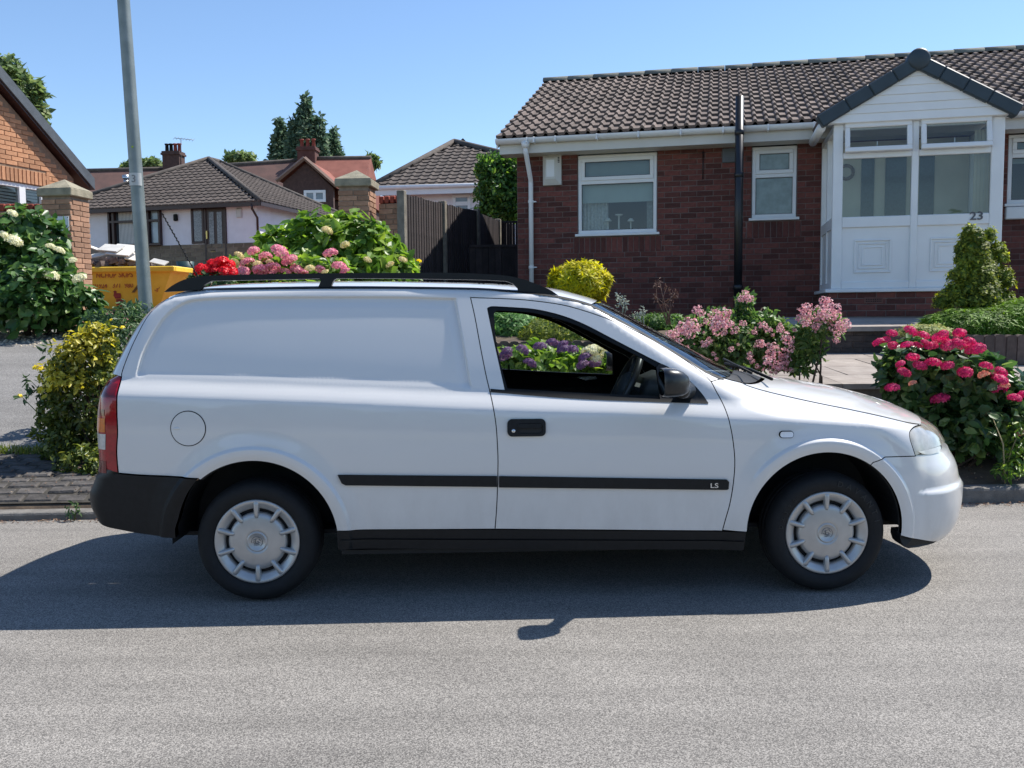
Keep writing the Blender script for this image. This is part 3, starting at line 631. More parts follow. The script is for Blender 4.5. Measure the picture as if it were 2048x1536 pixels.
def arc_text(txt, r, a0, step, size):
    big = MB()
    for i, ch in enumerate(txt):
        if ch == ' ': continue
        me = text_mesh(ch, size, .0012); a = math.radians(a0 - i * step)
        M = Matrix.Rotation(a - math.pi / 2, 4, 'Z') @ Matrix.Translation((0, r, .0185)); big.add([M @ v.co for v in me.vertices], [list(p.vertices) for p in me.polygons]); bpy.data.meshes.remove(me)
    return big
let_me = arc_text('DAVANTI', .249, 76, 10.5, .040).mesh('lettering', m_let); let2_me = arc_text('DX390', .238, 170, 9, .026).mesh('lettering', m_let)
for (hu_, s) in ((-1.305, 1), (1.305, 1), (-1.305, -1), (1.305, -1)):
    w = bpy.data.objects.new('wheel', None); COL.objects.link(w); w.parent = van; w.location = (hu_, -s * .80, .2795); w.scale = (.935, .935, 1); w.rotation_euler = (math.pi / 2 if s > 0 else -math.pi / 2, 0, 0)
    if hu_ > 0: w.rotation_euler = (w.rotation_euler[0], math.radians(-1.0), math.radians(.6))
    link('tyre', tyre_me, None, w); o = link('wheel_disc', hole_me, None, w); o.scale = (1.04, 1.04, 1); o = link('hubcap', cap_me, None, w); o.scale = (1.06, 1.06, 1); link('emblem', emb_me, None, w)
    if s > 0 and hu_ > 0: link('lettering', let_me, None, w); link('lettering', let2_me, None, w)
b = MB(); b.smooth = True; b.tube([(-1.305, -.7, .2885), (-1.305, .7, .2885)], .03, 8); b.tube([(1.305, -.7, .2885), (1.305, .7, .2885)], .025, 8); b.build('axle', m_hole, van)
# ================================================================ GROUND, ROAD, KERB, DRIVE
TH = math.radians(2.5); KY = 5.87
def kerbY(X): return KY + math.tan(TH) * X
hl_left = pchip([-60, 5.9, 6.0, 7.0, 9, 11, 12.3, 15, 21, 26, 31, 36, 60, 120, 400], [-.05, -.05, .075, .26, .62, .97, 1.12, 1.22, 1.45, 2.2, 2.9, 3.2, 5.5, 10, 22])
hl_right = pchip([-60, 5.9, 6.0, 7.3, 8.4, 9.6, 11, 13.4, 20, 36, 60, 120, 400], [-.05, -.05, .085, .28, .45, .62, 1.0, 1.2, 1.5, 3.0, 5.5, 10, 22])
def gz(X, Y):
    Yr = Y - math.tan(TH) * np.asarray(X); k = sstep(-2.7, -1.6, np.asarray(X, float) - 0.10 * (np.asarray(Y) - 6)); return hl_left(Yr) * (1 - k) + hl_right(Yr) * k
def sheet(name, X, Y, zf, m):
    gx, gy = np.meshgrid(X, Y); z = zf(gx, gy); n, k = gx.shape; v = np.stack([gx.ravel(), gy.ravel(), np.asarray(z).ravel()], 1)
    f = [[j * k + i, j * k + i + 1, (j + 1) * k + i + 1, (j + 1) * k + i] for j in range(n - 1) for i in range(k - 1)]
    me = bpy.data.meshes.new(name); me.from_pydata(v.tolist(), [], f); me.materials.append(m); me.polygons.foreach_set('use_smooth', [True] * len(f)); me.update()
    o = link(name, me); o['kind'] = 'structure'; return o
def asphalt(name, base, lo, hi, sc, patch=.10):
    m = bpy.data.materials.new(name); m.use_nodes = True; nt = m.node_tree; b = nt.nodes['Principled BSDF']; b.inputs['Roughness'].default_value = .85; b.inputs['Specular IOR Level'].default_value = .3
    tc = nt.nodes.new('ShaderNodeTexCoord'); N = nt.nodes.new; L = nt.links.new
    vo = N('ShaderNodeTexVoronoi'); vo.inputs['Scale'].default_value = sc; L(tc.outputs['Object'], vo.inputs['Vector'])
    n1 = N('ShaderNodeTexNoise'); n1.inputs['Scale'].default_value = sc * .75; n1.inputs['Detail'].default_value = 3; L(tc.outputs['Object'], n1.inputs['Vector'])
    n2 = N('ShaderNodeTexNoise'); n2.inputs['Scale'].default_value = .9; n2.inputs['Detail'].default_value = 5; L(tc.outputs['Object'], n2.inputs['Vector'])
    n3 = N('ShaderNodeTexNoise'); n3.inputs['Scale'].default_value = 7; n3.inputs['Detail'].default_value = 4
    mp = N('ShaderNodeMapping'); mp.inputs['Scale'].default_value = (.12, 1, 1); L(tc.outputs['Object'], mp.inputs['Vector']); L(mp.outputs[0], n3.inputs['Vector'])
    sep = N('ShaderNodeSeparateColor'); L(vo.outputs['Color'], sep.inputs[0])
    r1 = N('ShaderNodeValToRGB'); r1.color_ramp.elements[0].position = .18; r1.color_ramp.elements[1].position = .85; r1.color_ramp.elements[0].color = (*lo, 1); r1.color_ramp.elements[1].color = (*hi, 1)
    e = r1.color_ramp.elements.new(.5); e.color = (*base, 1); L(sep.outputs[0], r1.inputs[0])
    hs = N('ShaderNodeHueSaturation'); mr = N('ShaderNodeMapRange'); mr.inputs[1].default_value = .3; mr.inputs[2].default_value = .7; mr.inputs[3].default_value = 1 - patch; mr.inputs[4].default_value = 1 + patch
    ad = N('ShaderNodeMath'); ad.operation = 'ADD'; mu = N('ShaderNodeMath'); mu.operation = 'MULTIPLY'; mu.inputs[1].default_value = .5
    L(n2.outputs['Fac'], ad.inputs[0]); L(n3.outputs['Fac'], ad.inputs[1]); L(ad.outputs[0], mu.inputs[0]); L(mu.outputs[0], mr.inputs[0]); L(mr.outputs[0], hs.inputs['Value'])
    m2 = N('ShaderNodeMapRange'); m2.inputs[1].default_value = .32; m2.inputs[2].default_value = .68; m2.inputs[3].default_value = .70; m2.inputs[4].default_value = 1.28; L(n1.outputs['Fac'], m2.inputs[0])
    mm = N('ShaderNodeMix'); mm.data_type = 'RGBA'; mm.blend_type = 'MULTIPLY'; mm.inputs[0].default_value = 1.0; L(r1.outputs[0], mm.inputs[6]); L(m2.outputs[0], mm.inputs[7]); L(mm.outputs[2], hs.inputs['Color']); L(hs.outputs[0], b.inputs['Base Color'])
    bp = N('ShaderNodeBump'); bp.inputs['Strength'].default_value = .5; bp.inputs['Distance'].default_value = .004; L(n1.outputs['Fac'], bp.inputs['Height']); L(bp.outputs[0], b.inputs['Normal'])
    return m
m_road = asphalt('road_asphalt', (.198, .186, .169), (.112, .105, .096), (.305, .286, .258), 270, .22)
m_drive = asphalt('drive_asphalt', (.185, .178, .168), (.12, .117, .112), (.26, .25, .235), 200, .2)
m_soil = mat('soil', (.055, .040, .028), .95, .4, 9, bump=.8, bscale=25, col2=(.12, .085, .055))
Xs = np.unique(np.concatenate([np.linspace(-300, -20, 15), np.linspace(-20, 20, 81), np.linspace(20, 300, 15)]))
Yk = np.unique(np.concatenate([[5.93, 5.97, 6.0, 6.05, 6.1], np.linspace(6.2, 16, 50), np.linspace(16, 60, 45), np.linspace(60, 400, 25)]))
gx, gy = np.meshgrid(Xs, Yk)
def sheet2(name, X, Yr, zf, m, dz=0.0):
    gx, gy = np.meshgrid(X, Yr); gy = gy + math.tan(TH) * gx * np.clip((60 - gy) / 50, 0, 1); z = zf(gx, gy) + dz; n, k = gx.shape; v = np.stack([gx.ravel(), gy.ravel(), np.asarray(z).ravel()], 1)
    f = [[j * k + i, j * k + i + 1, (j + 1) * k + i + 1, (j + 1) * k + i] for j in range(n - 1) for i in range(k - 1)]
    me = bpy.data.meshes.new(name); me.from_pydata(v.tolist(), [], f); me.materials.append(m); me.polygons.foreach_set('use_smooth', [True] * len(f)); me.update()
    o = link(name, me); o['kind'] = 'structure'; return o
sheet2('ground', Xs, Yk, gz, m_soil)
rd = sheet('road', np.linspace(-60, 60, 41), np.linspace(-3.2, 8.8, 25), lambda x, y: 0 * x, m_road)
# pavement on the camera's side of the street, behind the lens
sheet('pavement', np.linspace(-60, 60, 5), np.linspace(-60, -3.3, 12), lambda x, y: .11 - .085 * np.clip(-6.8 - y, 0, 20), mat('far_pavement', (.22, .21, .19), .9, .2, 2))
# kerb stones
m_kerb = mat('kerb_concrete', (.16, .15, .135), .9, .25, 12, bump=.5, bscale=90, rnd=.12)
b = MB(); b.box(-40, 40, .01, .12, -.10, -.02); kerb = b.build('kerb', m_kerb); kerb['kind'] = 'structure'; kerb.location = (0, KY, 0); kerb.rotation_euler = (0, 0, TH)
def kerb_stone(L, h0, h1):
    vs = []
    for x, h in ((.004, h0), (L - .004, h1)): vs += [(x, .0, -.05), (x, .0, h - .018), (x, .006, h - .006), (x, .02, h), (x, .125, h), (x, .125, -.05)]
    b = MB(); b.add(vs, [[0, 1, 2, 3, 4, 5][::-1], [6, 7, 8, 9, 10, 11]] + [[i, (i + 1) % 6, (i + 1) % 6 + 6, i + 6] for i in range(6)]); return b.mesh('kerb_stone', m_kerb, True)
kfull = kerb_stone(.915, .10, .10); klow = kerb_stone(.915, .055, .055); kmid = kerb_stone(.915, .055, .10)
for k in range(-9, 9):
    o = link('kerb_stone', kmid if k == -3 else (klow if k < -3 else kfull), None, kerb); o.location = (k * .915 + .2, 0, random.uniform(-.004, .004)); o.rotation_euler = (0, random.uniform(-.004, .004), random.uniform(-.004, .004))
# footway of narrow setts on the left
m_sett = mat('sett_grey', (.075, .068, .062), .9, .45, 14, bump=.5, bscale=60, rnd=.25)
fw = sheet2('footway', np.linspace(-14, -2.2, 20), np.linspace(6.0, 7.02, 8), gz, mat('sett_joint', (.045, .04, .032), .95, .4, 20, bump=.5, bscale=60), .012)
bset = MB(); bset.box(-.098, .098, -.044, .044, -.04, .0, bev=.012); sett_me = bset.mesh('sett', m_sett, True)
for r in range(10):
    for c in range(14):
        X = -5.0 + (c + .5 * (r % 2)) * .206 + random.uniform(-.004, .004); Yr = 6.055 + r * .096
        if X > -2.35: continue
        Y = Yr + math.tan(TH) * X; o = link('sett', sett_me, None, fw); o.location = (X, Y, float(gz(X, Y)) + .024 + random.uniform(-.011, .004)); sl_ = float(gz(X, Y + .05) - gz(X, Y - .05)) / .1
        o.rotation_euler = (math.atan(sl_) + random.uniform(-.03, .03), random.uniform(-.03, .03), TH + random.uniform(-.02, .02)); s_ = random.uniform(.94, 1.0); o.scale = (s_, s_, 1)
# asphalt drive up to the gate
def plan_sheet(name, poly, m, dz, g=.25):
    poly = resample(poly + poly[:1], .3)[:-1]; A = np.array(poly); gx, gy = np.meshgrid(np.arange(A[:, 0].min(), A[:, 0].max(), g), np.arange(A[:, 1].min(), A[:, 1].max(), g)); P = np.stack([gx.ravel(), gy.ravel()], 1); P = P[inpoly(P, poly)]; P = P[polydist(P, poly) > .08]
    V, F = tess(poly, [], P); z = gz(V[:, 0], V[:, 1]) + dz; me = bpy.data.meshes.new(name); me.from_pydata(np.column_stack([V, z]).tolist(), [], F.tolist()); me.materials.append(m); me.polygons.foreach_set('use_smooth', [True] * len(F)); me.update(); o = link(name, me); o['kind'] = 'structure'; return o
plan_sheet('driveway', [(-14, 6.45), (-4.6, 6.86), (-3.35, 6.9), (-3.0, 8.5), (-2.7, 10.5), (-2.4, 13.2), (-6.1, 13.3), (-6.45, 12.2), (-6.0, 11.7), (-6.3, 10.9), (-7.4, 10.3), (-14, 9.2)], m_drive, .014)
plan_sheet('gravel_bed', [(-6.47, 12.3), (-5.7, 11.95), (-6.0, 11.5), (-6.28, 10.95), (-7.4, 10.35), (-13.8, 9.3), (-13.8, 12.5)], mat('gravel', (.20, .165, .12), .95, .4, 30, bump=1.0, bscale=70, col2=(.42, .36, .28)), .010)
# scattered gravel stones
m_stone = mat('gravel_stone', (.42, .36, .27), .9, .2, 20, rnd=.3)
b = MB()
for k in range(700):
    X = random.uniform(-8.5, -5.6); Y = 10.75 + random.uniform(0, 1.25) - .16 * (X + 6.2); r = random.uniform(.012, .03); z = float(gz(X, Y)) + .014
    vs = [Vector((math.cos(a) * r * random.uniform(.7, 1.2), math.sin(a) * r * random.uniform(.7, 1.2), 0)) + Vector((X, Y, z)) for a in np.linspace(0, 2 * math.pi, 6)[:-1]] + [Vector((X, Y, z + r * .8))]
    b.add(vs, [[i, (i + 1) % 5, 5] for i in range(5)])
tag(b.build('gravel', m_stone), 'pale gravel scattered along the drive under the hydrangea', 'gravel', kind='stuff')
# block paving beyond the gate
plan_sheet('block_drive', [(-6.3, 13.35), (-2.3, 13.25), (-2.6, 18), (-2.2, 24), (-2.8, 33.5), (-12, 34.5), (-14, 25), (-9, 17)], mat('red_blocks', (.17, .075, .065), .9, .2, 5, bump=.3, bscale=30, col2=(.26, .125, .11)), .02, .6)

# ================================================================ BRICK KIT
def brickmesh(m, L=.215, D=.1, H=.065):
    b = MB(); b.box(-L / 2, L / 2, 0, D, -H / 2, H / 2, bev=.004); return b.mesh('brick', m, True)
def lay(x0, x1, z0, z1, holes=(), bond=True, L=.225, H=.075):
    """stretcher bond with cut bricks at the ends and at openings; returns (xc, zc, w)"""
    out = []; rows = int(round((z1 - z0) / H))
    for r in range(rows):
        zc = z0 + (r + .5) * H; x = x0 - (L / 2 if r % 2 and bond else 0)
        while x < x1 - .01:
            segs = [(max(x, x0), min(x + L, x1))]
            for (a0, a1, c0, c1) in holes:
                if c0 - H * .4 < zc < c1 + H * .4:
                    ns = []
                    for s0, s1 in segs:
                        if s1 <= a0 or s0 >= a1: ns.append((s0, s1)); continue
                        if s0 < a0: ns.append((s0, a0))
                        if s1 > a1: ns.append((a1, s1))
                    segs = ns
            for s0, s1 in segs:
                if s1 - s0 > .035: out.append(((s0 + s1) / 2, zc, s1 - s0 - .01))
            x += L
    return out
def put_bricks(parent, bricks, me, y=0.0, limit=300, rank=None, name='brick', dep=.1, zh=.065, m=None, W=.215):
    bricks = sorted(bricks, key=rank) if rank else bricks
    for (xc, zc, w) in bricks[:limit]:
        o = link(name, me, None, parent); o.location = (xc, y + random.uniform(-.002, .002), zc); o.scale = (w / W, 1, 1)
    if len(bricks) > limit:
        b = MB()
        for (xc, zc, w) in bricks[limit:]: b.box(xc - w / 2, xc + w / 2, y, y + dep, zc - zh / 2, zc + zh / 2)
        o = b.build('brickwork', m, parent); o['kind'] = 'stuff'
def onplane(o_xy, rz, px, py, yoff=0.0):
    """pixel -> local (x, z) on the vertical plane local y = yoff of a frame at o_xy turned by rz"""
    c, s = math.cos(rz), math.sin(rz); ex = np.array([c, s, 0]); ey = np.array([-s, c, 0]); d = ray(px, py); q = cC - np.array([o_xy[0], o_xy[1], 0]); t = (yoff - q @ ey) / (d @ ey); P = q + d * t; return float(P @ ex), float(P[2])

# ================================================================ MAIN BUNGALOW (number 23)
HO, HR = (0.10, 13.4), math.radians(-12.8)
house = empty('brick_bungalow', (HO[0], HO[1], 0), HR, 'dark red brick bungalow with brown tiled roof and white porch gable', 'house')
hp = lambda px, py, y=0.0: onplane(HO, HR, px, py, y)
m_brick = mat('house_brick', (.098, .030, .024), .85, .25, 25, bump=.4, bscale=120, col2=(.155, .048, .037), rnd=.42)
m_mort = mat('house_mortar', (.165, .118, .104), .95, .3, 6, bump=.4, bscale=100)
m_pvc = mat('white_pvc', (.76, .77, .77), .35, .04, 3); m_pvc2 = mat('cream_fascia', (.60, .59, .55), .5, .05, 3)
EAVE = 3.62; HX1 = 9.6
w1 = [hp(1155, 308), hp(1314, 466)]; W1 = (w1[0][0], w1[1][0], w1[1][1], EAVE)
w2a, w2b = hp(1504, 296), hp(1593, 436); W2 = (w2a[0], w2b[0], w2b[1], EAVE)
px0 = hp(1652, 560)[0]
w3a = hp(2018, 265); w3b = hp(2018, 410); W3 = (w3a[0], w3a[0] + 1.4, w3b[1], EAVE)
b = MB(); holes = [W1, W2, W3]
xs = sorted([-.0, W1[0], W1[1], W2[0], W2[1], W3[0], W3[1], HX1])
for a, c in zip(xs[:-1], xs[1:]):
    o_ = [h for h in holes if abs(h[0] - a) < 1e-6]
    if o_: b.box(a + .002, c - .002, .005, .11, 1.0, o_[0][2])
    else: b.box(a, c, .005, .11, 1.0, EAVE)
b.box(0.006, .10, .11, 7.4, 1.0, EAVE); b.box(HX1 - .1, HX1, .11, 7.4, 1.0, EAVE); b.box(0, HX1, 7.4, 7.5, 1.0, EAVE)
b.prism([(0.11, EAVE), (7.4, EAVE), (3.6, 5.35)], .008, .1, Matrix(((0, 1, 0, 0), (1, 0, 0, 0), (0, 0, 1, 0), (0, 0, 0, 1)))); b.build('mortar_wall', m_mort, house)
bm_me = brickmesh(m_brick)
sold = []
for W in (W1, W2): sold.append((W[0] - .06, W[1] + .06, W[2] - .265, W[2] - .03))
allb = lay(0, HX1, 1.07, EAVE, [(W1[0], W1[1], W1[2] - .03, 9), (W2[0], W2[1], W2[2] - .03, 9), (W3[0], W3[1], W3[2] - .03, 9)] + [(s[0], s[1], s[2] + .04, s[3]) for s in sold])
put_bricks(house, allb, bm_me, 0.0, 300, lambda q: (0 if (q[0] < px0 and q[1] > 1.75) else 2) + abs(q[0] - 2.0) * .05 + (EAVE - q[1]) * .08, m=m_brick)
for s in sold:                                                          # bricks on end under the sills
    n = int((s[1] - s[0]) / .075)
    for k in range(n):
        o = link('brick', bm_me, None, house); o.location = (s[0] + (k + .5) * (s[1] - s[0]) / n, random.uniform(-.002, .002), (s[2] + s[3]) / 2); o.rotation_euler = (0, math.pi / 2, 0); o.scale = (1, 1, ((s[1] - s[0]) / n - .009) / .065)
lr = MB()
for r in range(34):                                                     # left return wall
    for k in range(14):
        y = .115 + k * .5 + (.25 if r % 2 else 0); lr.box(-.004, .05, y, min(y + .49, 7.4), 1.07 + r * .075, 1.135 + r * .075)
o = lr.build('side_brickwork', m_brick, house); o['kind'] = 'stuff'
# --- windows
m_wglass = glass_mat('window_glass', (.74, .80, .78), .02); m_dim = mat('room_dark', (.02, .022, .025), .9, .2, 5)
m_blind = mat('roller_blind', (.36, .42, .40), .8, .06, 4); m_frost = mat('frosted_glass', (.20, .26, .25), .22, .2, 12, coat=.3); m_net = mat('net_curtain', (.45, .46, .45), .9, .25, 30)
def frame_rect(b, x0, x1, z0, z1, t, y0, y1, bev=.006):
    b.box(x0, x1, y0, y1, z1 - t, z1, bev=bev); b.box(x0, x1, y0, y1, z0, z0 + t, bev=bev); b.box(x0, x0 + t, y0, y1, z0 + t, z1 - t, bev=bev); b.box(x1 - t, x1, y0, y1, z0 + t, z1 - t, bev=bev)
def casement(parent, W, split, kind, label=None):
    """white window: fixed lower light, top-hung vent above"""
    x0, x1, z0, z1 = W; z1 = EAVE - .03; zs = z0 + (z1 - z0) * split
    b = MB(); frame_rect(b, x0 + .004, x1 - .004, z0 + .015, z1, .052, .02, .08); b.box(x0 + .05, x1 - .05, .018, .082, zs - .028, zs + .028, bev=.006); win = b.build('window', m_pvc, parent)
    if label: win['label'] = label
    b = MB(); frame_rect(b, x0 + .05, x1 - .05, zs + .022, z1 - .045, .055, .003, .05); b.build('vent_frame', m_pvc, win)
    b = MB(); b.box(x0 - .035, x1 + .035, -.045, .09, z0 - .022, z0 + .014, bev=.004); b.build('sill', m_pvc, win)
    gm = m_frost if kind == 'frost' else m_wglass
    for (a0, a1, c0, c1, yy) in ((x0 + .056, x1 - .056, z0 + .067, zs - .028, .045), (x0 + .105, x1 - .105, zs + .077, z1 - .10, .026)):
        b = MB(); b.add([(a0, yy, c0), (a1, yy, c0), (a1, yy, c1), (a0, yy, c1)], [[0, 1, 2, 3]]); b.build('pane', gm, win)
    b = MB(); frame_rect(b, x0 + .056, x1 - .056, z0 + .067, zs - .028, .006, .036, .044, 0); frame_rect(b, x0 + .105, x1 - .105, zs + .077, z1 - .10, .006, .018, .025, 0); b.build('gasket', m_trim, win)
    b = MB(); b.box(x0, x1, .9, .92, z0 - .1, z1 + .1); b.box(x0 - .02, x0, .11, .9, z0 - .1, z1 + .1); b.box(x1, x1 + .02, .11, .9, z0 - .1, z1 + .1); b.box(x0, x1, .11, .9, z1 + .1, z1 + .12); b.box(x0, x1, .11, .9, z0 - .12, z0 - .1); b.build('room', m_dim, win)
    return win, zs, z1
win1, zs1, zt1 = casement(house, W1, .66, 'clear')
b = MB(); b.box(W1[0] + .02, W1[1] - .02, .115, .118, hp(1200, 404)[1], zt1 + .04); b.build('roller_blind', m_blind, win1)
b = MB(); b.smooth = True
for (xa, xb) in ((W1[0] + .03, W1[0] + .42), (W1[1] - .16, W1[1] - .03)):
    n = 30; vs = []
    for k in range(n + 1):
        x = xa + (xb - xa) * k / n; y = .20 + .02 * math.sin(k * 1.5)
        vs += [(x, y, W1[2] - .05), (x, y, zt1)]
    b.add(vs, [[2 * k, 2 * k + 2, 2 * k + 3, 2 * k + 1] for k in range(n)])
b.build('curtain', m_net, win1, False)
def ornament(px, py, r, dome):
    x, z = hp(px, py); base = W1[2] + .055; b = MB(); b.smooth = True
    if dome: b.lathe([(.0001, r), (r * .6, r * .8), (r, r * .2), (r * 1.3, 0), (r * .9, -r * .25), (r * .25, -r * .3), (r * .2, base - z), (r * .6, base - z - .005)], 16, Matrix.Translation((x, .125, z)))
    else: b.lathe([(.0001, .012), (r, .008), (r * 1.1, 0), (r * .4, -.015), (r * .22, -.02), (r * .22, base - z), (r * .7, base - z - .005)], 16, Matrix.Translation((x, .125, z)))
    return b.build('ornament_lamp', m_pvc2)
for (px, py, r, dm, lb) in ((1214, 440, .045, 1, 'domed white ornament on the sill, beside the curtain'), (1236, 428, .055, 0, 'tall flat topped white ornament on the window sill'), (1260, 440, .042, 1, 'domed white ornament on the sill, nearest the window edge')):
    o = ornament(px, py, r, dm); o.matrix_world = Matrix.Translation((HO[0], HO[1], 0)) @ Matrix.Rotation(HR, 4, 'Z'); tag(o, lb, 'ornament', 'ornaments on the window sill')
win2, zs2, zt2 = casement(house, W2, .60, 'frost')
win3, zs3, zt3 = casement(house, W3, .70, 'clear')
b = MB(); b.box(W3[0] + .02, W3[1], .14, .143, W3[2] + .55, zt3); b.build('roller_blind', m_blind, win3)
b = MB(); b.box(W3[0] - .02, W3[1], -.06, .02, W3[2] - .19, W3[2] - .03, bev=.01); b.build('window_board', m_pvc, house)
# --- fascia, soffit, gutter
OV = .33
b = MB(); b.box(-.18, HX1 + .25, -OV, -OV + .025, EAVE - .02, EAVE + .20); b.build('fascia', m_pvc2, house)
b = MB(); b.box(-.18, HX1 + .25, -OV + .027, 0.0, EAVE - .018, EAVE + .0); b.build('soffit', m_pvc2, house)
b = MB(); b.smooth = True; gp = []
GZ = EAVE + .165
for x in np.linspace(-.29, 9.8, 3):
    pass
vs = []; n = 10
for x in (-.215, HX1 + .3):
    for k in range(n + 1):
        a = math.pi + math.pi * k / n; vs.append((x, -OV - .062 + .058 * math.cos(a), GZ + .058 * math.sin(a)))
    vs += [(x, -OV - .004, GZ + .012), (x, -OV - .12, GZ + .012)]
m_ = n + 3; b.add(vs, [[i, i + 1, i + 1 + m_, i + m_] for i in range(n + 1)] + [[m_ - 1, 0, m_, 2 * m_ - 1]] + [list(range(n + 1))]); gut_o = b.build('gutter', m_pvc, house)
for px in (1053, 1067, 1110, 1193, 1276, 1361, 1446, 1536, 1628):
    x = hp(px, 280, -OV - .12)[0]; b = MB(); b.box(x - .012, x + .012, -OV - .128, -OV - .0, GZ - .064, GZ + .017, bev=.004); b.build('gutter_bracket', m_pvc, gut_o)
dx = hp(1051, 300, -OV - .06)[0]; dx2 = hp(1062, 420, -.05)[0]
b = MB(); b.smooth = True; b.tube([(dx, -OV - .062, GZ - .05), (dx, -OV - .062, GZ - .17), (dx + .01, -OV - .05, GZ - .22), (dx2, -.06, GZ - .52), (dx2, -.05, GZ - .58), (dx2, -.05, 1.2)], .034, 14); b.tube([(dx, -OV - .062, GZ - .04), (dx, -OV - .062, GZ - .13)], [.07, .04], 14); dp = b.build('downpipe', m_pvc, house)
for z in (2.95, 2.0): b = MB(); b.lathe([(.034, -.018), (.042, -.018), (.042, .018), (.034, .018)], 16, Matrix.Translation((dx2, -.05, z))); b.box(dx2, dx2 + .075, -.06, .0, z - .008, z + .008); b.build('pipe_clip', m_pvc, dp)
# --- soil pipe, vent, bracket, alarm box
sx, sz = hp(1479, 200, -OV - .1); m_pipe = mat('black_pipe', (.012, .013, .016), .35, .2, 20)
b = MB(); b.smooth = True; spy = -OV - .19
sx = hp(1479, 260, spy)[0]; b.tube([(sx, spy, hp(1479, 193, spy)[1]), (sx, spy, 1.15)], .056, 18); sp = b.build('soil_pipe', m_pipe, house)
for py_ in (265, 350, 575): b = MB(); b.smooth = True; z = hp(1479, py_, spy)[1]; b.lathe([(.056, -.035), (.064, -.03), (.064, .03), (.056, .035)], 18, Matrix.Translation((sx, spy, z))); b.box(sx - .05, sx + .05, spy, 0, z - .012, z + .012); b.build('pipe_collar', m_pipe, sp)
vx, vz = hp(1459, 311); m_vent = mat('vent_grey', (.10, .11, .12), .5, .1, 10)
b = MB(); b.box(vx - .10, vx + .10, -.025, .0, vz - .10, vz + .10, bev=.01); ve = b.build('vent', m_vent, house)
for k in range(6): b = MB(); b.box(vx - .075, vx + .075, -.032, -.024, vz - .075 + k * .027, vz - .06 + k * .027); b.build('louvre', m_vent, ve)
tx, tz = hp(1406, 330); b = MB(); b.smooth = True; b.tube([(tx, -.012, tz + .19), (tx, -.012, tz - .20)], .008, 6); b.tube([(tx - .02, -.01, tz + .17), (tx + .02, -.01, tz + .17)], .006, 6); b.build('wall_bracket', m_pipe, house)
ax, az = hp(1105, 341); al = bpy.data.objects.new('alarm_box', None); COL.objects.link(al); al.location = tuple(Matrix.Translation((HO[0], HO[1], 0)) @ Matrix.Rotation(HR, 4, 'Z') @ Vector((ax, 0, az))); al.rotation_euler = (0, 0, HR); tag(al, 'white alarm box with chamfered edges high on the brick wall beside the downpipe', 'alarm box')
b = MB(); A = [(-.135, -.215), (.135, -.215), (.135, .215), (-.135, .215)]; B_ = [(-.09, -.13), (.055, -.13), (.055, .16), (-.09, .16)]
b.add([(x, -.005, z) for x, z in A] + [(x, -.04, z) for x, z in A] + [(x, -.085, z) for x, z in B_], [[0, 1, 5, 4], [1, 2, 6, 5], [2, 3, 7, 6], [3, 0, 4, 7], [4, 5, 9, 8], [5, 6, 10, 9], [6, 7, 11, 10], [7, 4, 8, 11], [8, 9, 10, 11]]); b.build('cover', m_pvc2, al)
b = MB(); b.box(-.075, .04, -.09, -.084, -.10, .14); b.build('front_panel', m_pvc, al)
for k in range(4): b = MB(); b.box(.082, .112, -.066, -.05, .10 + k * .022, .112 + k * .022); b.build('slot', m_trim, al)
# --- tiled roof
RD = 3.45; RIDGE = 5.53; rx0 = -.215; ey0 = -OV - .05; ez0 = EAVE + .20
run = RD - ey0; slope = math.hypot(run, RIDGE - ez0); ta = math.atan2(RIDGE - ez0, run); GAUGE = slope / 13.0; TW = .30
def tile_profile():
    P = []
    for u0 in (0.0, .15):
        P += [(u0, .004), (u0 + .012, 0), (u0 + .082, 0), (u0 + .09, .008), (u0 + .098, .026), (u0 + .112, .037), (u0 + .126, .037), (u0 + .140, .026)]
    P += [(.30, .004)]; return P
def tile_mesh(m, L, th=.040):
    P = tile_profile(); n = len(P); vs = [(x, 0, z + th) for x, z in P] + [(x, L, z) for x, z in P] + [(x, 0, z) for x, z in P]
    b = MB(); b.smooth = False; b.add(vs, [[i, i + 1, n + i + 1, n + i] for i in range(n - 1)] + [[2 * n + i, 2 * n + i + 1, i + 1, i] for i in range(n - 1)] + [[2 * n, 0, n], [3 * n - 1, 2 * n - 1, n - 1]]); return b.mesh('tile', m)
m_tile = mat('roof_tile', (.110, .083, .072), .9, .3, 9, bump=.5, bscale=90, col2=(.175, .138, .118), rnd=.30)
t_me = tile_mesh(m_tile, GAUGE + .05)
Mr = Matrix.Translation((rx0, ey0, ez0)) @ Matrix.Rotation(ta, 4, 'X')
roof = link('roof', MB().box(0, HX1 + .6, 0.02, slope, -.06, -.012, Mr).box(0, HX1 + .6, 0, slope, -.06, -.03, Matrix.Translation((rx0, 2 * RD - ey0, ez0)) @ Matrix.Rotation(math.pi - ta, 4, 'X') @ Matrix.Scale(-1, 4, (0, 0, 1))).mesh('roof', m_trim, True), None, house)
tiles = [(c, r) for r in range(13) for c in range(33)]
tiles.sort(key=lambda q: (0 if q[0] * TW < 7.6 else 1, 0 if q[0] * TW < 6.9 or q[1] > 7 else 1, q[0]))
bt = MB(); src = [v.co.copy() for v in t_me.vertices]; srf = [list(p.vertices) for p in t_me.polygons]
for i, (c, r) in enumerate(tiles):
    M = Mr @ Matrix.Translation((c * TW + random.uniform(-.002, .002), r * GAUGE - .01, r * .0)) @ Matrix.Rotation(random.uniform(-.006, .006), 4, 'Z')
    if i < 300: o = link('tile', t_me, None, roof); o.matrix_local = M
    else: bt.add([M @ v for v in src], srf)
o = bt.build('tiling', m_tile, roof, False); o['kind'] = 'stuff'
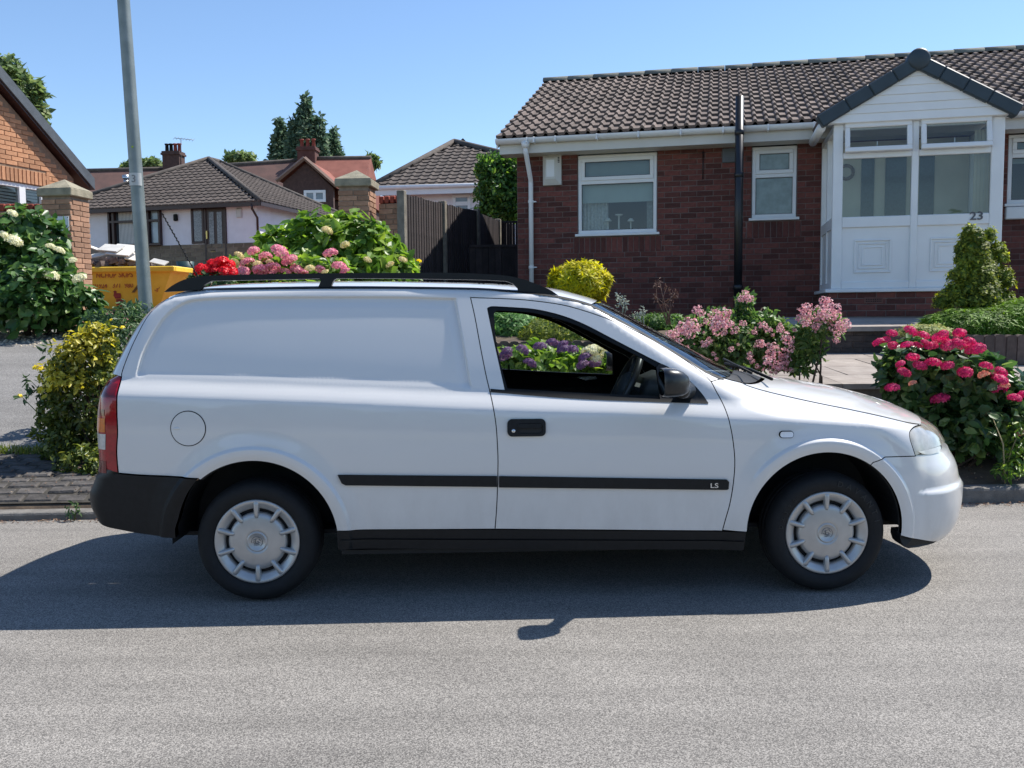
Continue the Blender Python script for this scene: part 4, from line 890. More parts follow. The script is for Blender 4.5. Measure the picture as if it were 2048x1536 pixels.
b = MB(); b.add([(rx0 - .004, ey0 + .02, ez0 + .02), (rx0 - .004, RD, RIDGE), (rx0 - .004, RD, RIDGE - .14), (rx0 - .004, ey0 + .02, ez0 - .14), (rx0 + .02, ey0 + .02, ez0 + .02), (rx0 + .02, RD, RIDGE), (rx0 + .02, RD, RIDGE - .14), (rx0 + .02, ey0 + .02, ez0 - .14)], [[0, 1, 2, 3], [4, 7, 6, 5], [0, 4, 5, 1], [3, 2, 6, 7], [0, 3, 7, 4]]); b.build('bargeboard', m_pvc, roof)
m_ridge = mat('ridge_tile', (.085, .095, .085), .9, .3, 6, bump=.5, bscale=60, col2=(.17, .175, .15), rnd=.15)
b = MB(); b.smooth = True; b.lathe([(.115, 0), (.115, .455)], 12, Matrix.Rotation(math.pi / 2, 4, 'Y') @ Matrix.Rotation(math.pi / 2, 4, 'Z'), 0, math.pi); rg = b.mesh('ridge_tile', m_ridge, True)
b = MB(); b.smooth = True; n_ = 12; vs = []
for x in (0, .452):
    for k in range(n_ + 1): a = math.pi * k / n_; vs.append((x, .13 * math.cos(a), .095 * math.sin(a)))
b.add(vs, [[k, k + 1, k + 2 + n_, k + 1 + n_] for k in range(n_)] + [list(range(n_ + 1)), [n_ + 1 + k for k in range(n_ + 1)][::-1]]); rg = b.mesh('ridge_tile', m_ridge, True)
for k in range(22): o = link('ridge_tile', rg, None, roof); o.location = (rx0 - .02 + k * .46, RD, RIDGE + .0 + random.uniform(-.004, .004))
# --- porch
PY = -1.28                                                              # front of the porch, local y
pL = hp(1662, 560, PY)[0]; pR = hp(2006, 400, PY)[0]; zB = hp(1700, 580, PY)[1]; zT = hp(1800, 243, PY)[1]
porch = bpy.data.objects.new('porch', None); COL.objects.link(porch); porch.parent = house; porch.location = (0, 0, 0)
def q(px, py, y=PY): return hp(px, py, y)
b = MB(); b.box(pL - .02, pR + .02, PY + .006, -.002, 1.05, zB - .03); b.build('plinth', m_mort, porch)
pbr = lay(pL - .03, pR + .03, zB - .03 - 4 * .075, zB - .03); put_bricks(porch, pbr, bm_me, PY, 300)
ab = q(1747, 600); b = MB(); b.box(ab[0] - .107, ab[0] + .107, PY - .004, PY + .02, ab[1] - .036, ab[1] + .034); abk = b.build('air_brick', mat('airbrick', (.16, .075, .06), .9, .2, 20), porch)
b = MB()
for k in range(9):
    for j in range(2): b.box(ab[0] - .09 + k * .021, ab[0] - .077 + k * .021, PY - .006, PY - .003, ab[1] - .022 + j * .024, ab[1] - .008 + j * .024)
o = b.build('air_holes', m_trim, abk); o['kind'] = 'stuff'
b = MB(); b.box(pL - .07, pR + .06, PY - .05, -.004, zB - .03, zB + .012, bev=.006); b.build('threshold', m_pvc, porch)
mid = q(1829, 500)[0]; zg0 = q(1760, 432)[1]; zg1 = q(1760, 314)[1]; zv0 = q(1760, 305)[1]; zv1 = q(1760, 248)[1]; cl = q(1685, 400)[0]; cr = q(1980, 400)[0]; m0 = q(1822, 400)[0]; m1 = q(1836, 400)[0]
b = MB(); b.box(pL, cl, PY, PY + .07, zB + .012, zT, bev=.008); b.build('post', m_pvc, porch)
b = MB(); b.box(cr, pR, PY, PY + .07, zB + .012, zT, bev=.008); b.build('post', m_pvc, porch)
b = MB(); b.box(m0, m1, PY + .002, PY + .065, zB + .012, zT, bev=.008); b.build('mullion', m_pvc, porch)
for (za, zc) in ((zB + .012, zB + .10), (zg0 - .13, zg0), (zg1 - .005, zg1 + .07), (zT - .07, zT)):
    b = MB(); b.box(cl, m0, PY + .004, PY + .066, za, zc, bev=.008); b.box(m1, cr, PY + .004, PY + .066, za, zc, bev=.008); b.build('rail', m_pvc, porch)
for (a0, a1) in ((cl, m0), (m1, cr)):
    b = MB(); b.box(a0, a1, PY + .03, PY + .05, zB + .10, zg0 - .13); pn = b.build('door_panel', m_pvc, porch)
    xm = (a0 + a1) / 2 - .03; zm = (zB + .10 + zg0 - .13) / 2 - .02
    for (h_, t_, pr) in ((.215, .022, .016), (.165, .014, .012), (.125, .02, .010)): b = MB(); frame_rect(b, xm - h_, xm + h_, zm - h_ * .95, zm + h_ * .95, t_, PY + .03 - pr, PY + .031, .006); b.build('moulding', m_pvc, pn)
    b = MB(); b.add([(a0, PY + .035, zg0), (a1, PY + .035, zg0), (a1, PY + .035, zg1), (a0, PY + .035, zg1)], [[0, 1, 2, 3]]); b.build('pane', m_wglass, porch)
    Mv = Matrix.Translation((0, PY - .002, zv1 + .02)) @ Matrix.Rotation(math.radians(-9), 4, 'X') @ Matrix.Translation((0, -(PY - .002), -(zv1 + .02)))
    b = MB(); bb = MB(); frame_rect(bb, a0 + .01, a1 - .01, zv0 - .0, zv1 + .02, .058, PY - .035, PY + .02, .008); bb.v = [tuple(Mv @ Vector(v)) for v in bb.v]; vf = bb.build('vent_sash', m_pvc, porch)
    b = MB(); b.add([tuple(Mv @ Vector(v)) for v in [(a0 + .06, PY - .01, zv0 + .05), (a1 - .06, PY - .01, zv0 + .05), (a1 - .06, PY - .01, zv1 - .03), (a0 + .06, PY - .01, zv1 - .03)]], [[0, 1, 2, 3]]); b.build('pane', m_wglass, vf)
    b = MB(); b.tube([((a0 + a1) / 2, PY + .03, zv0 + .06), ((a0 + a1) / 2, PY + .03, zv0 + .14)], .006, 6); b.build('vent_stay', m_pvc, vf)
# porch sides
for xs_ in (pL, pR - .07):
    b = MB(); b.box(xs_, xs_ + .07, -.09, -.012, zB + .012, zT); b.box(xs_ + .002, xs_ + .068, PY + .07, -.09, zB + .012, zB + .10); b.box(xs_ + .002, xs_ + .068, PY + .07, -.09, zg0 - .13, zg0); b.box(xs_ + .002, xs_ + .068, PY + .07, -.09, zT - .08, zT)
    b.box(xs_ + .003, xs_ + .067, (PY - .0) * .5 - .03, (PY - .0) * .5 + .03, zB + .10, zT - .08); b.build('side_frame', m_pvc, porch)
    b = MB(); b.box(xs_ + .02, xs_ + .05, PY + .07, -.09, zB + .10, zg0 - .13); b.build('side_panel', m_pvc, porch)
    b = MB(); b.add([(xs_ + .035, PY + .07, zg0), (xs_ + .035, -.09, zg0), (xs_ + .035, -.09, zT - .08), (xs_ + .035, PY + .07, zT - .08)], [[0, 1, 2, 3]]); b.build('pane', m_wglass, porch)
# inner front door and hall seen through the porch glass
m_cream = mat('hall_cream', (.66, .62, .50), .8, .08, 3); m_dg = mat('door_glass_dark', (.020, .036, .026), .3, .4, 30, coat=.3)
dy = -.03; b = MB(); b.box(pL + .075, pR - .075, dy, dy + .02, zB, zT); inn = b.build('inner_wall', m_cream, porch)
for (pa, pb) in ((1722, 1748), (1770, 1812), (1838, 1868)):
    xa, xb = q(pa, 370, dy)[0], q(pb, 370, dy)[0]; b = MB(); b.box(xa, xb, dy - .012, dy - .001, zB + .5, zT - .12); b.build('dark_pane', m_dg, inn)
b = MB()
for k in range(5): x = q(1946 + k * 7, 370, PY + .25)[0]; b.box(x, x + .035, PY + .24, PY + .245, zg0 - .05, zT - .1)
b.build('door_blind', m_cream, porch)
b = MB(); b.smooth = True; wx, wz = q(1692, 345, dy); b.tube([(wx + .09 * math.cos(a), dy - .02, wz + .09 * math.sin(a)) for a in np.linspace(0, 2 * math.pi, 17)], .022, 8); b.build('door_wreath', mat('wreath_brown', (.16, .10, .05), .9, .4, 40), porch)
num = link('lettering', text_mesh('23', .135, .004, mat('number_grey', (.10, .10, .11), .5), .002), None, porch); nx, nz = q(1953, 432.5); num.location = (nx, PY - .006, nz); num.rotation_euler = (math.pi / 2, 0, 0); num.scale = (1.15, 1, 1)
# porch gable
gax, gaz = q(1838, 122, PY - .1); gl_, glz = q(1648, 240, PY - .1); gr_, grz = q(2040, 212, PY - .1); m_gab = mat('gable_board', (.80, .80, .78), .45, .04, 3)
zE = (glz + grz) / 2; glx = gl_ ; grx = 2 * gax - gl_
b = MB(); b.prism([(glx + .06, zE - .06), (grx - .06, zE - .06), (gax, gaz - .05)], PY - .06, PY - .02); b.build('gable', m_gab, porch)
nb = 6; hgt = (gaz - zE)
for k in range(nb):
    z0 = zE - .06 + k * hgt / nb; z1 = z0 + hgt / nb - .007; fr0 = (z0 - zE + .06) / (hgt + .01); fr1 = (z1 - zE + .06) / (hgt + .01); hw = (grx - glx) / 2 - .06
    x0, x1 = gax - hw * (1 - fr0), gax + hw * (1 - fr0); x2, x3 = gax - hw * (1 - min(1, fr1)), gax + hw * (1 - min(1, fr1))
    b = MB(); b.add([(x0, PY - .075, z0), (x1, PY - .075, z0), (x3, PY - .066, z1), (x2, PY - .066, z1), (x0, PY - .06, z0), (x1, PY - .06, z0), (x3, PY - .06, z1), (x2, PY - .06, z1)], [[0, 1, 2, 3], [0, 4, 5, 1], [2, 6, 7, 3], [1, 5, 6, 2], [0, 3, 7, 4]]); b.build('gable_board', m_gab, porch)
b = MB(); b.box(pL - .10, pR + .10, PY - .06, PY + .02, zT, zE - .055, bev=.006); b.build('beam', m_pvc, porch)
m_verge = mat('dry_verge', (.028, .045, .058), .5, .12, 8)
sa = math.atan2(gaz - zE, gax - glx); sL = math.hypot(gaz - zE, gax - glx)
for side_ in (1, -1):
    for k in range(4):
        a0, a1 = k * sL / 4 - (.06 if k == 0 else 0), (k + 1) * sL / 4 + .004
        M = Matrix.Translation((glx if side_ > 0 else grx, 0, zE)) @ Matrix.Rotation(-sa if side_ > 0 else math.pi + sa, 4, 'Y'); zz = (-.085, .075) if side_ > 0 else (-.075, .085)
        b = MB(); b.box(a0, a1, PY - .12 - .003 * k, PY + .05, zz[0], zz[1] + (.004 * (k % 2)), M, bev=.015); b.build('verge_cap', m_verge, porch)
b = MB(); b.smooth = True; b.lathe([(.0001, .03), (.10, .028), (.125, .015), (.13, -.15)], 24, Matrix.Translation((gax, PY - .115, gaz + .02)) @ Matrix.Rotation(math.pi / 2, 4, 'X')); b.build('ridge_end', m_verge, porch)
b = MB()
for side_ in (1, -1):
    M = Matrix.Translation((glx if side_ > 0 else grx, 0, zE)) @ Matrix.Rotation(-sa if side_ > 0 else math.pi + sa, 4, 'Y')
    b.box(.0, sL, PY + .052, 1.6, .02 if side_ > 0 else -.07, .07 if side_ > 0 else -.02, M)
b.build('porch_roof', m_tile, porch)
b = MB(); b.smooth = True; b.tube([(glx - .02, PY + .0, zE - .09), (glx - .02, -.3, zE - .09)], .055, 12); b.build('porch_gutter', m_pvc, porch)
# ================================================================ FRONT GARDEN TERRACES
m_flag = mat('stone_flag', (.235, .20, .175), .9, .25, 7, bump=.5, bscale=40, col2=(.33, .29, .255), rnd=.12)
m_flagj = mat('flag_joint', (.14, .12, .10), .95, .2, 20)
m_wallb = mat('retaining_brick', (.060, .046, .040), .9, .3, 20, bump=.5, bscale=80, col2=(.10, .078, .066), rnd=.2)
m_edge = mat('edging_brick', (.085, .062, .052), .9, .3, 20, bump=.5, bscale=80, col2=(.135, .10, .085), rnd=.25)
GR = math.radians(-3)
# path of flags, sloping up from the retaining wall to the step
def quad_prism(b, P, t):
    P = [Vector(p) for p in P]; b.add(P + [p - Vector((0, 0, t)) for p in P], [[0, 1, 2, 3], [7, 6, 5, 4], [0, 4, 5, 1], [1, 5, 6, 2], [2, 6, 7, 3], [3, 7, 4, 0]])
F0, F1, ZF0, ZF1 = 7.35, 9.62, .71, .86
def fz(y): return ZF0 + (ZF1 - ZF0) * (y - F0) / (F1 - F0)
b = MB(); quad_prism(b, [(1.75, F0 + .01, ZF0 - .006), (7.5, F0 + .01, ZF0 - .006), (7.5, F1, ZF1 - .006), (1.75, F1, ZF1 - .006)], .12); path = b.build('garden_path', m_flagj); path['kind'] = 'structure'
ys = [F0 - .03, F0 + .52, F0 + 1.12, F0 + 1.7, F1]
for i in range(4):
    x = 1.75 + (0 if i % 2 else -.25)
    while x < 7.5:
        w_ = random.choice((.45, .6, .75, .9)); y0, y1 = ys[i] + .006, ys[i + 1] - .006; xa, xb = max(1.75, x) + .006, min(7.5, x + w_) - .006
        if xb - xa > .1:
            b = MB(); j = [random.uniform(-.006, .006) for _ in range(8)]; quad_prism(b, [(xa + j[0], y0 + j[1], fz(y0) + .004), (xb + j[2], y0 + j[3], fz(y0) + .004 + j[0] * .3), (xb + j[4], y1 + j[5], fz(y1) + .004), (xa + j[6], y1 + j[7], fz(y1) + .004)], .045); b.build('flagstone', m_flag, path)
        x += w_
# retaining wall under the path
rw = empty('retaining_wall', (1.7, F0 + .02, 0), 0, 'low dark brick retaining wall below the flagged path', 'wall')
b = MB(); b.box(.0, 5.8, .012, .12, .15, ZF0 - .05); b.build('mortar_core', m_mort, rw)
rb_me = brickmesh(m_wallb); put_bricks(rw, lay(0, 5.8, ZF0 - .05 - 6 * .075, ZF0 - .05), rb_me, 0.0, 300)
# step riser with slab in front of the porch
st_ = empty('terrace_step', (2.85, F1 + .01, 0), math.radians(-2), 'stone slabbed step of dark brick in front of the porch', 'step')
b = MB(); b.box(0, 2.6, .012, .2, .55, 1.12); b.build('mortar_core', m_mort, st_)
put_bricks(st_, lay(0, 2.6, ZF1 - .01, ZF1 - .01 + 4 * .066, H=.066), rb_me, 0.0, 300)
x = -.05
while x < 2.6:
    w_ = random.uniform(.5, .7); b = MB(); quad_prism(b, [(x + .005, -.04, 1.145), (x + w_ - .005, -.04, 1.145), (x + w_ - .005, 1.75, 1.245), (x + .005, 1.75, 1.245)], .05); b.build('flagstone', m_flag, st_); x += w_
# edging wall of bricks on end: left run (behind the van) and right run
def edging(nm, A, B_, h0, h1, lab, n=None):
    A, B_ = Vector(A), Vector(B_); L = (B_ - A).length; rz = math.atan2((B_ - A).y, (B_ - A).x); r = empty(nm, tuple(A), rz, lab, 'wall'); n = n or int(L / .098)
    b = MB(); b.box(0, L, .014, .10, h0 - A.z - .1, h1 - A.z - .02); b.build('mortar_core', m_mort, r)
    be = MB(); be.smooth = False; P = [(-.043, 0), (.043, 0), (.043, h1 - h0 - .018), (.03, h1 - h0 - .003), (.0, h1 - h0), (-.03, h1 - h0 - .003), (-.043, h1 - h0 - .018)]; be.prism(P, 0, .11); me = be.mesh('edging_brick', m_edge, True)
    for k in range(n): o = link('edging_brick', me, None, r); o.location = ((k + .5) * L / n, random.uniform(-.006, .006), h0 - A.z + random.uniform(-.006, .006)); o.rotation_euler = (random.uniform(-.02, .02), random.uniform(-.015, .015), 0)
    return r
edging('edging_wall', (-2.3, 8.55, .7), (2.55, 8.42, .7), .80, 1.055, 'scalloped edging of upright bricks seen through the van window')
edging('edging_wall', (3.95, 8.5, .7), (7.2, 8.25, .7), .80, 1.075, 'upright brick edging wall below the green mound at right')
b = MB(); quad_prism(b, [(3.95, 8.5, .80), (4.06, 8.5, .80), (4.06, 9.7, .83), (3.95, 9.7, .83)], .2); b.v = [(x, y, z + (.24 if z > .7 else 0)) for x, y, z in b.v]; e2 = tag(b.build('edging_return', m_edge), 'short return of brick edging beside the flagged path', 'wall')
# planting beds
def bed(nm, poly, z0, z1, n=10):
    A = resample(poly + poly[:1], .3)[:-1]; P = np.array(A); gx, gy = np.meshgrid(np.arange(P[:, 0].min(), P[:, 0].max(), .2), np.arange(P[:, 1].min(), P[:, 1].max(), .2)); Q = np.stack([gx.ravel(), gy.ravel()], 1); Q = Q[inpoly(Q, A)]; Q = Q[polydist(Q, A) > .08]; V, F = tess(A, [], Q); y0, y1 = P[:, 1].min(), P[:, 1].max()
    z = z0 + (z1 - z0) * (V[:, 1] - y0) / (y1 - y0) + rng.uniform(-.02, .02, len(V)); me = bpy.data.meshes.new(nm); me.from_pydata(np.column_stack([V, z]).tolist(), [], F.tolist()); me.materials.append(m_soil); me.polygons.foreach_set('use_smooth', [True] * len(F)); o = link(nm, me); o['kind'] = 'structure'
bed('flower_bed', [(-2.3, 8.65), (2.6, 8.5), (2.8, 9.7), (2.8, 12.5), (-.2, 13.2), (-2.0, 13.4)], 1.0, 1.25)
bed('flower_bed', [(4.05, 8.6), (7.2, 8.35), (7.5, 11.6), (5.6, 11.8), (5.4, 9.9), (4.05, 9.9)], 1.02, 1.2)
bed('flower_bed', [(-2.4, 7.1), (1.72, 7.1), (1.72, 8.6), (-2.4, 8.6)], .40, .78)
# ================================================================ GATE PILLARS, WALLS, FENCE
m_pil = mat('pillar_brick', (.31, .165, .10), .9, .25, 18, bump=.4, bscale=100, col2=(.42, .25, .16), rnd=.25)
m_pmort = mat('pillar_mortar', (.26, .20, .15), .95, .2, 20)
m_cap = mat('cap_stone', (.20, .185, .13), .9, .4, 8, bump=.6, bscale=50, col2=(.36, .32, .23))
def pillar(X, Y, z0, z1, rz, lab, w=.45):
    p = empty('gate_pillar', (X, Y, 0), rz, lab, 'pillar', 'brick gate pillars'); h = w / 2
    b = MB(); b.box(-h + .012, h - .012, -h + .012, h - .012, z0 - .2, z1); b.build('mortar_core', m_pmort, p); me = brickmesh(m_pil); rows = int((z1 - z0) / .075)
    for r in range(rows):
        zc = z0 + (r + .5) * .075
        for f in range(4):
            M = Matrix.Rotation(f * math.pi / 2, 4, 'Z'); odd = (r + f) % 2
            for (xc, wd) in (((-h + .1075, .215), (-h + .3325, .215)) if odd else ((-h + .166, .215), (h - .0875, .165)))[:2]:
                o = link('brick', me, None, p); o.matrix_local = M @ Matrix.Translation((xc + (.0 if odd else .0), -h + random.uniform(-.002, .002), zc)) @ Matrix.Diagonal((wd / .215 * .985, 1, 1, 1))
    b = MB(); b.box(-h - .04, h + .04, -h - .04, h + .04, z1, z1 + .11, bev=.012); b.build('cap_slab', m_cap, p)
    b = MB(); g = h + .035; b.add([(-g, -g, z1 + .11), (g, -g, z1 + .11), (g, g, z1 + .11), (-g, g, z1 + .11), (0, 0, z1 + .265)], [[0, 1, 4], [1, 2, 4], [2, 3, 4], [3, 0, 4]]); b.build('cap_top', m_cap, p)
    return p
p1x = at(150, 470, 12.9); p2x = at(742, 450, 13.0)
zc1 = at(120, 391, 13.0)[2]; zc2 = at(710, 370, 13.0)[2]
PR1 = math.radians(-8); PR2 = math.radians(-4)
pillar(p1x[0] - .225, 13.13, 1.05, zc1 - .02, PR1, 'brick gate pillar with pyramid stone cap carrying the parking sign')
pillar(p2x[0] - .225, 13.23, 1.15, zc2 - .02, PR2, 'brick gate pillar with pyramid stone cap beside the dark fence')
m_cop = mat('coping_red', (.26, .052, .030), .85, .25, 20, bump=.3, bscale=90, rnd=.2)
def coped_wall(nm, A, B_, z0, z1, lab):
    A, B_ = Vector(A), Vector(B_); L = (B_ - A).length; r = empty(nm, (A.x, A.y, 0), math.atan2((B_ - A).y, (B_ - A).x), lab, 'wall')
    b = MB(); b.box(0, L, .012, .2, z0 - .3, z1); b.build('mortar_core', m_pmort, r); put_bricks(r, lay(0, L, z1 - 22 * .075, z1), brickmesh(m_pil), 0, 300, lambda q: -q[1], m=m_pil)
    n = int(L / .078)
    be = MB(); be.box(-.034, .034, -.015, .215, 0, .105, bev=.012); me = be.mesh('coping_brick', m_cop, True)
    for k in range(n): o = link('coping_brick', me, None, r); o.location = ((k + .5) * L / n, random.uniform(-.003, .003), z1 + .004); o.rotation_euler = (0, random.uniform(-.02, .02), 0)
zw = at(770, 407, 13.1)[2]; wA = at(758, 450, 13.15); wB = at(799, 450, 13.05)
coped_wall('boundary_wall', (wA[0], wA[1], 0), (wB[0] + .02, wB[1], 0), 1.1, zw, 'short brick wall with red coping between pillar and fence')
zw = at(75, 424, 13.2)[2]
coped_wall('boundary_wall', (p1x[0] - 3.2, 12.9, 0), (p1x[0] - .45, 13.15, 0), 1.1, zw, 'brick wall with red coping behind the cream hydrangea')
# parking sign
sg = at(124, 447, 12.86); m_sign = mat('sign_white', (.62, .66, .68), .4, .05, 5); m_sblue = mat('sign_blue', (.045, .10, .16), .5)
sc_ = bpy.data.objects.new('parking_sign', None); COL.objects.link(sc_); hx = Vector((p1x[0] - .225, 13.13, 0)) + Matrix.Rotation(PR1, 3, 'Z') @ Vector((.02, -.262, 0)); sc_.location = (hx.x, hx.y, sg[2]); sc_.rotation_euler = (0, 0, PR1); tag(sc_, 'white parking sign with blue lettering half hidden by hydrangea leaves', 'sign')
b = MB(); b.box(-.20, .19, 0, .012, -.10, .10, bev=.003); b.build('plate', m_sign, sc_)
for t_, z_ in (('Residents', .035), ('Parking Only', -.035)):
    o = link('lettering', text_mesh(t_, .066, .001, m_sblue, .0008), None, sc_); o.location = (-.005, -.003, z_); o.rotation_euler = (math.pi / 2, 0, 0)
for x_ in (-.185, .175):
    for z_ in (-.085, .085): b = MB(); b.lathe([(.0001, .003), (.006, .002), (.007, 0)], 10, Matrix.Translation((x_, 0, z_)) @ Matrix.Rotation(math.pi / 2, 4, 'X')); b.build('screw', m_trim, sc_)
# fence
m_board = mat('fence_board', (.024, .018, .019), .85, .5, 7, bump=.5, bscale=60, col2=(.052, .039, .039), rnd=.3); m_post = mat('concrete_post', (.20, .18, .145), .95, .3, 10, bump=.5, bscale=60)
posts = [at(803, 381, 12.95), at(885, 402, 14.6), at(953, 419, 16.3), at(996, 438, 18.0), at(1024, 447, 19.7)]
fence = empty('garden_fence', (posts[0][0], posts[0][1], 0), 0, 'dark stained close board fence with concrete posts running beside the bungalow', 'fence')
P0 = Vector((posts[0][0], posts[0][1], 0))
for i, P in enumerate(posts):
    d = Vector(posts[min(i + 1, 4)][:2]) - Vector(posts[max(i - 1, 0)][:2]); rz = math.atan2(d.y, d.x); z0 = float(gz(P[0], P[1])) - .2
    b = MB(); b.box(-.06, .06, -.055, .055, z0, P[2], Matrix.Translation((P[0] - P0.x, P[1] - P0.y, 0)) @ Matrix.Rotation(rz, 4, 'Z'), bev=.012); b.build('post', m_post, fence)
for i in range(4):
    A, B_ = Vector(posts[i]), Vector(posts[i + 1]); d = (B_ - A); L = Vector((d.x, d.y, 0)).length; rz = math.atan2(d.y, d.x); n = 15
    for k in range(n):
        t0 = .07 + (L - .14) * k / n; zt = A.z + d.z * (k + .5) / n - .04 - .006 * (i == 0); z0 = 1.1
        b = MB(); wd = (L - .14) / n + .02; b.add([(0, -.03, z0), (wd, -.018, z0), (wd, -.012, z0), (0, -.012, z0), (0, -.03, zt), (wd, -.018, zt), (wd, -.012, zt), (0, -.012, zt)], [[0, 1, 5, 4], [1, 2, 6, 5], [2, 3, 7, 6], [3, 0, 4, 7], [4, 5, 6, 7]])
        o = b.build('board', m_board, fence); o.matrix_local = Matrix.Translation((A.x - P0.x, A.y - P0.y, 0)) @ Matrix.Rotation(rz, 4, 'Z') @ Matrix.Translation((t0, 0, random.uniform(-.01, .01)))
    b = MB(); b.box(.05, L - .05, -.012, .03, 1.5, 1.58); b.box(.05, L - .05, -.012, .03, 2.7, 2.78); o = b.build('fence_rail', m_board, fence); o.matrix_local = Matrix.Translation((A.x - P0.x, A.y - P0.y, 0)) @ Matrix.Rotation(rz, 4, 'Z')
def board_gate(pxl, pxr, pyt, Y, lab):
    A, B_ = at(pxl, pyt, Y), at(pxr, pyt - 2, Y); g = empty('side_gate', (A[0], Y, 0), 0, lab, 'gate'); n = 8; L = B_[0] - A[0]
    for k in range(n): b = MB(); b.box(k * L / n + .004, (k + 1) * L / n - .004, 0, .02, 1.15, A[2] - .03); b.build('board', m_board, g)
    b = MB(); b.box(0, L, -.02, .03, A[2] - .03, A[2] + .01); b.build('gate_rail', m_board, g)
board_gate(938, 1042, 491, 15.0, 'low black board gate between fence and bungalow'); board_gate(1001, 1048, 443, 18.2, 'tall black board gate at the back of the side passage')
# ================================================================ TILED SLOPES FOR FARTHER ROOFS
def tiled_slope(name, parent, O, ex, up, rows, gauge, left, right, m, pitch=.15, amp=.03, th=.035, world=False):
    """corrugated courses on a plane: O corner, ex along the eave, up = unit vector up the slope; left/right(s) give the cut ends"""
    O, ex, up = Vector(O), Vector(ex).normalized(), Vector(up).normalized(); nrm = ex.cross(up).normalized(); b = MB()
    for r in range(rows):
        s0, s1 = r * gauge, (r + 1) * gauge + .03; l = left((s0 + s1) / 2); rr = right((s0 + s1) / 2)
        if rr - l < .05: continue
        xs = []; x = math.floor(l / pitch) * pitch
        while x < rr + pitch:
            for fx, h in ((0, 0), (.5, 0), (.6, .6), (.72, 1), (.84, .9), (.94, .3)): xs.append((min(max(x + fx * pitch, l), rr), h * amp))
            x += pitch
        vs = []; n = len(xs)
        vs += [O + ex * x + up * s0 + nrm * (h + th) for x, h in xs] + [O + ex * x + up * s1 + nrm * h for x, h in xs] + [O + ex * x + up * s0 + nrm * (h * .4) for x, h in xs]
        b.add(vs, [[i, i + 1, n + i + 1, n + i] for i in range(n - 1)] + [[2 * n + i, 2 * n + i + 1, i + 1, i] for i in range(n - 1)])
    o = b.build(name, m, parent, False); o['kind'] = 'stuff'; return o
m_tileA = mat('brown_tile', (.055, .043, .037), .9, .3, 5, bump=.3, bscale=60, col2=(.098, .078, .066), rnd=.12); m_hip = mat('hip_tile', (.085, .072, .062), .9, .3, 5, bump=.4, bscale=30)
def hip_roof(root, x0, x1, y0, y1, ze, za, ridge, m, ov=.4, pitch=.30, gauge=.34):
    """hip roof in local coordinates with ridge from ridge[0] to ridge[1] (x,y)"""
    x0 -= ov; x1 += ov; y0 -= ov; y1 += ov; C = [Vector((x0, y0, ze)), Vector((x1, y0, ze)), Vector((x1, y1, ze)), Vector((x0, y1, ze))]; R0, R1 = Vector((*ridge[0], za)), Vector((*ridge[1], za))
    b = MB(); b.add(C + [R0, R1], [[0, 1, 4], [1, 2, 5, 4], [2, 3, 5], [3, 0, 4, 5], [3, 2, 1, 0]]); b.build('roof_deck', m_trim, root)
    def face(A, B_, T0, T1):
        ex = (B_ - A).normalized(); w0 = (T0 - A); s = w0 - ex * w0.dot(ex); sl = s.length; up = s / sl; a0 = (T0 - A).dot(ex); a1 = (T1 - A).dot(ex); L = (B_ - A).length
        tiled_slope('tiling', root, A + up * -.03, ex, up, int(sl / gauge) + 1, gauge, lambda s_: a0 * min(1, s_ / sl), lambda s_: L + (a1 - L) * min(1, s_ / sl), m, pitch)
    face(C[0], C[1], R0, R0); face(C[1], C[2], R0, R1); face(C[3], C[0], R1, R0)
    for A, B_ in ((C[0], R0), (C[1], R0), (C[2], R1), (C[3], R1), (R0, R1)):
        if (A - B_).length > .3:
            b = MB(); b.smooth = True; b.tube([A + Vector((0, 0, .03)), B_ + Vector((0, 0, .05))], .10, 8); b.build('hip_tile', m_hip, root)
    return C
def wall_box(root, x0, x1, y0, y1, z0, z1, m): b = MB(); b.box(x0, x1, y0, y1, z0, z1); return b.build('wall', m, root)
# ---- white rendered bungalow with brown joinery, left of centre
m_render = mat('white_render', (.80, .77, .79), .9, .05, 3, bump=.2, bscale=80); m_brown = mat('brown_joinery', (.040, .016, .013), .4, .15, 10); m_stoneb = mat('buff_stone', (.17, .13, .085), .9, .3, 5, bump=.3, bscale=40, col2=(.26, .20, .135), rnd=.25)
AO = at(514, 450, 34.0); AR = math.radians(-15)
bun = empty('white_bungalow', (AO[0], AO[1], 0), AR, 'white rendered bungalow with dark brown windows and hipped brown roof', 'house'); aq = lambda px, py, y=0.0: onplane((AO[0], AO[1]), AR, px, py, y)
ez = aq(420, 413)[1]; bz = aq(420, 488)[1]; fz_ = 3.15; LW = 9.0; DPt = 8.5
wall_box(bun, -LW, 0, .0, DPt, fz_ - .6, ez, m_render)
b = MB(); b.box(-LW - .02, .02, -.03, .2, fz_ - .6, bz); b.build('stone_base', m_pmort, bun); 
bb_me = brickmesh(m_stoneb, .44, .06, .135)
for r in range(5):
    for k in range(13):
        x = -5.75 + k * .45 + (.2 if r % 2 else 0)
        if x < -.2: o = link('stone', bb_me, None, bun); o.location = (x, -.045, bz - .08 - r * .15); o.scale = (random.uniform(.8, 1.0), 1, .95)
apx = aq(418, 317, 4.2); R0 = (apx[0], 4.2); hip_roof(bun, -LW, 0, 0, DPt, ez + .05, apx[1] - .05, (R0, (R0[0], 4.9)), m_tileA, .42)
b = MB(); b.box(-LW - .42, .42, -.44, -.40, ez - .10, ez + .10); b.box(.40, .44, -.42, DPt + .4, ez - .10, ez + .10); b.box(-LW - .42, .42, -.40, .0, ez - .06, ez - .03); b.build('fascia', m_brown, bun)
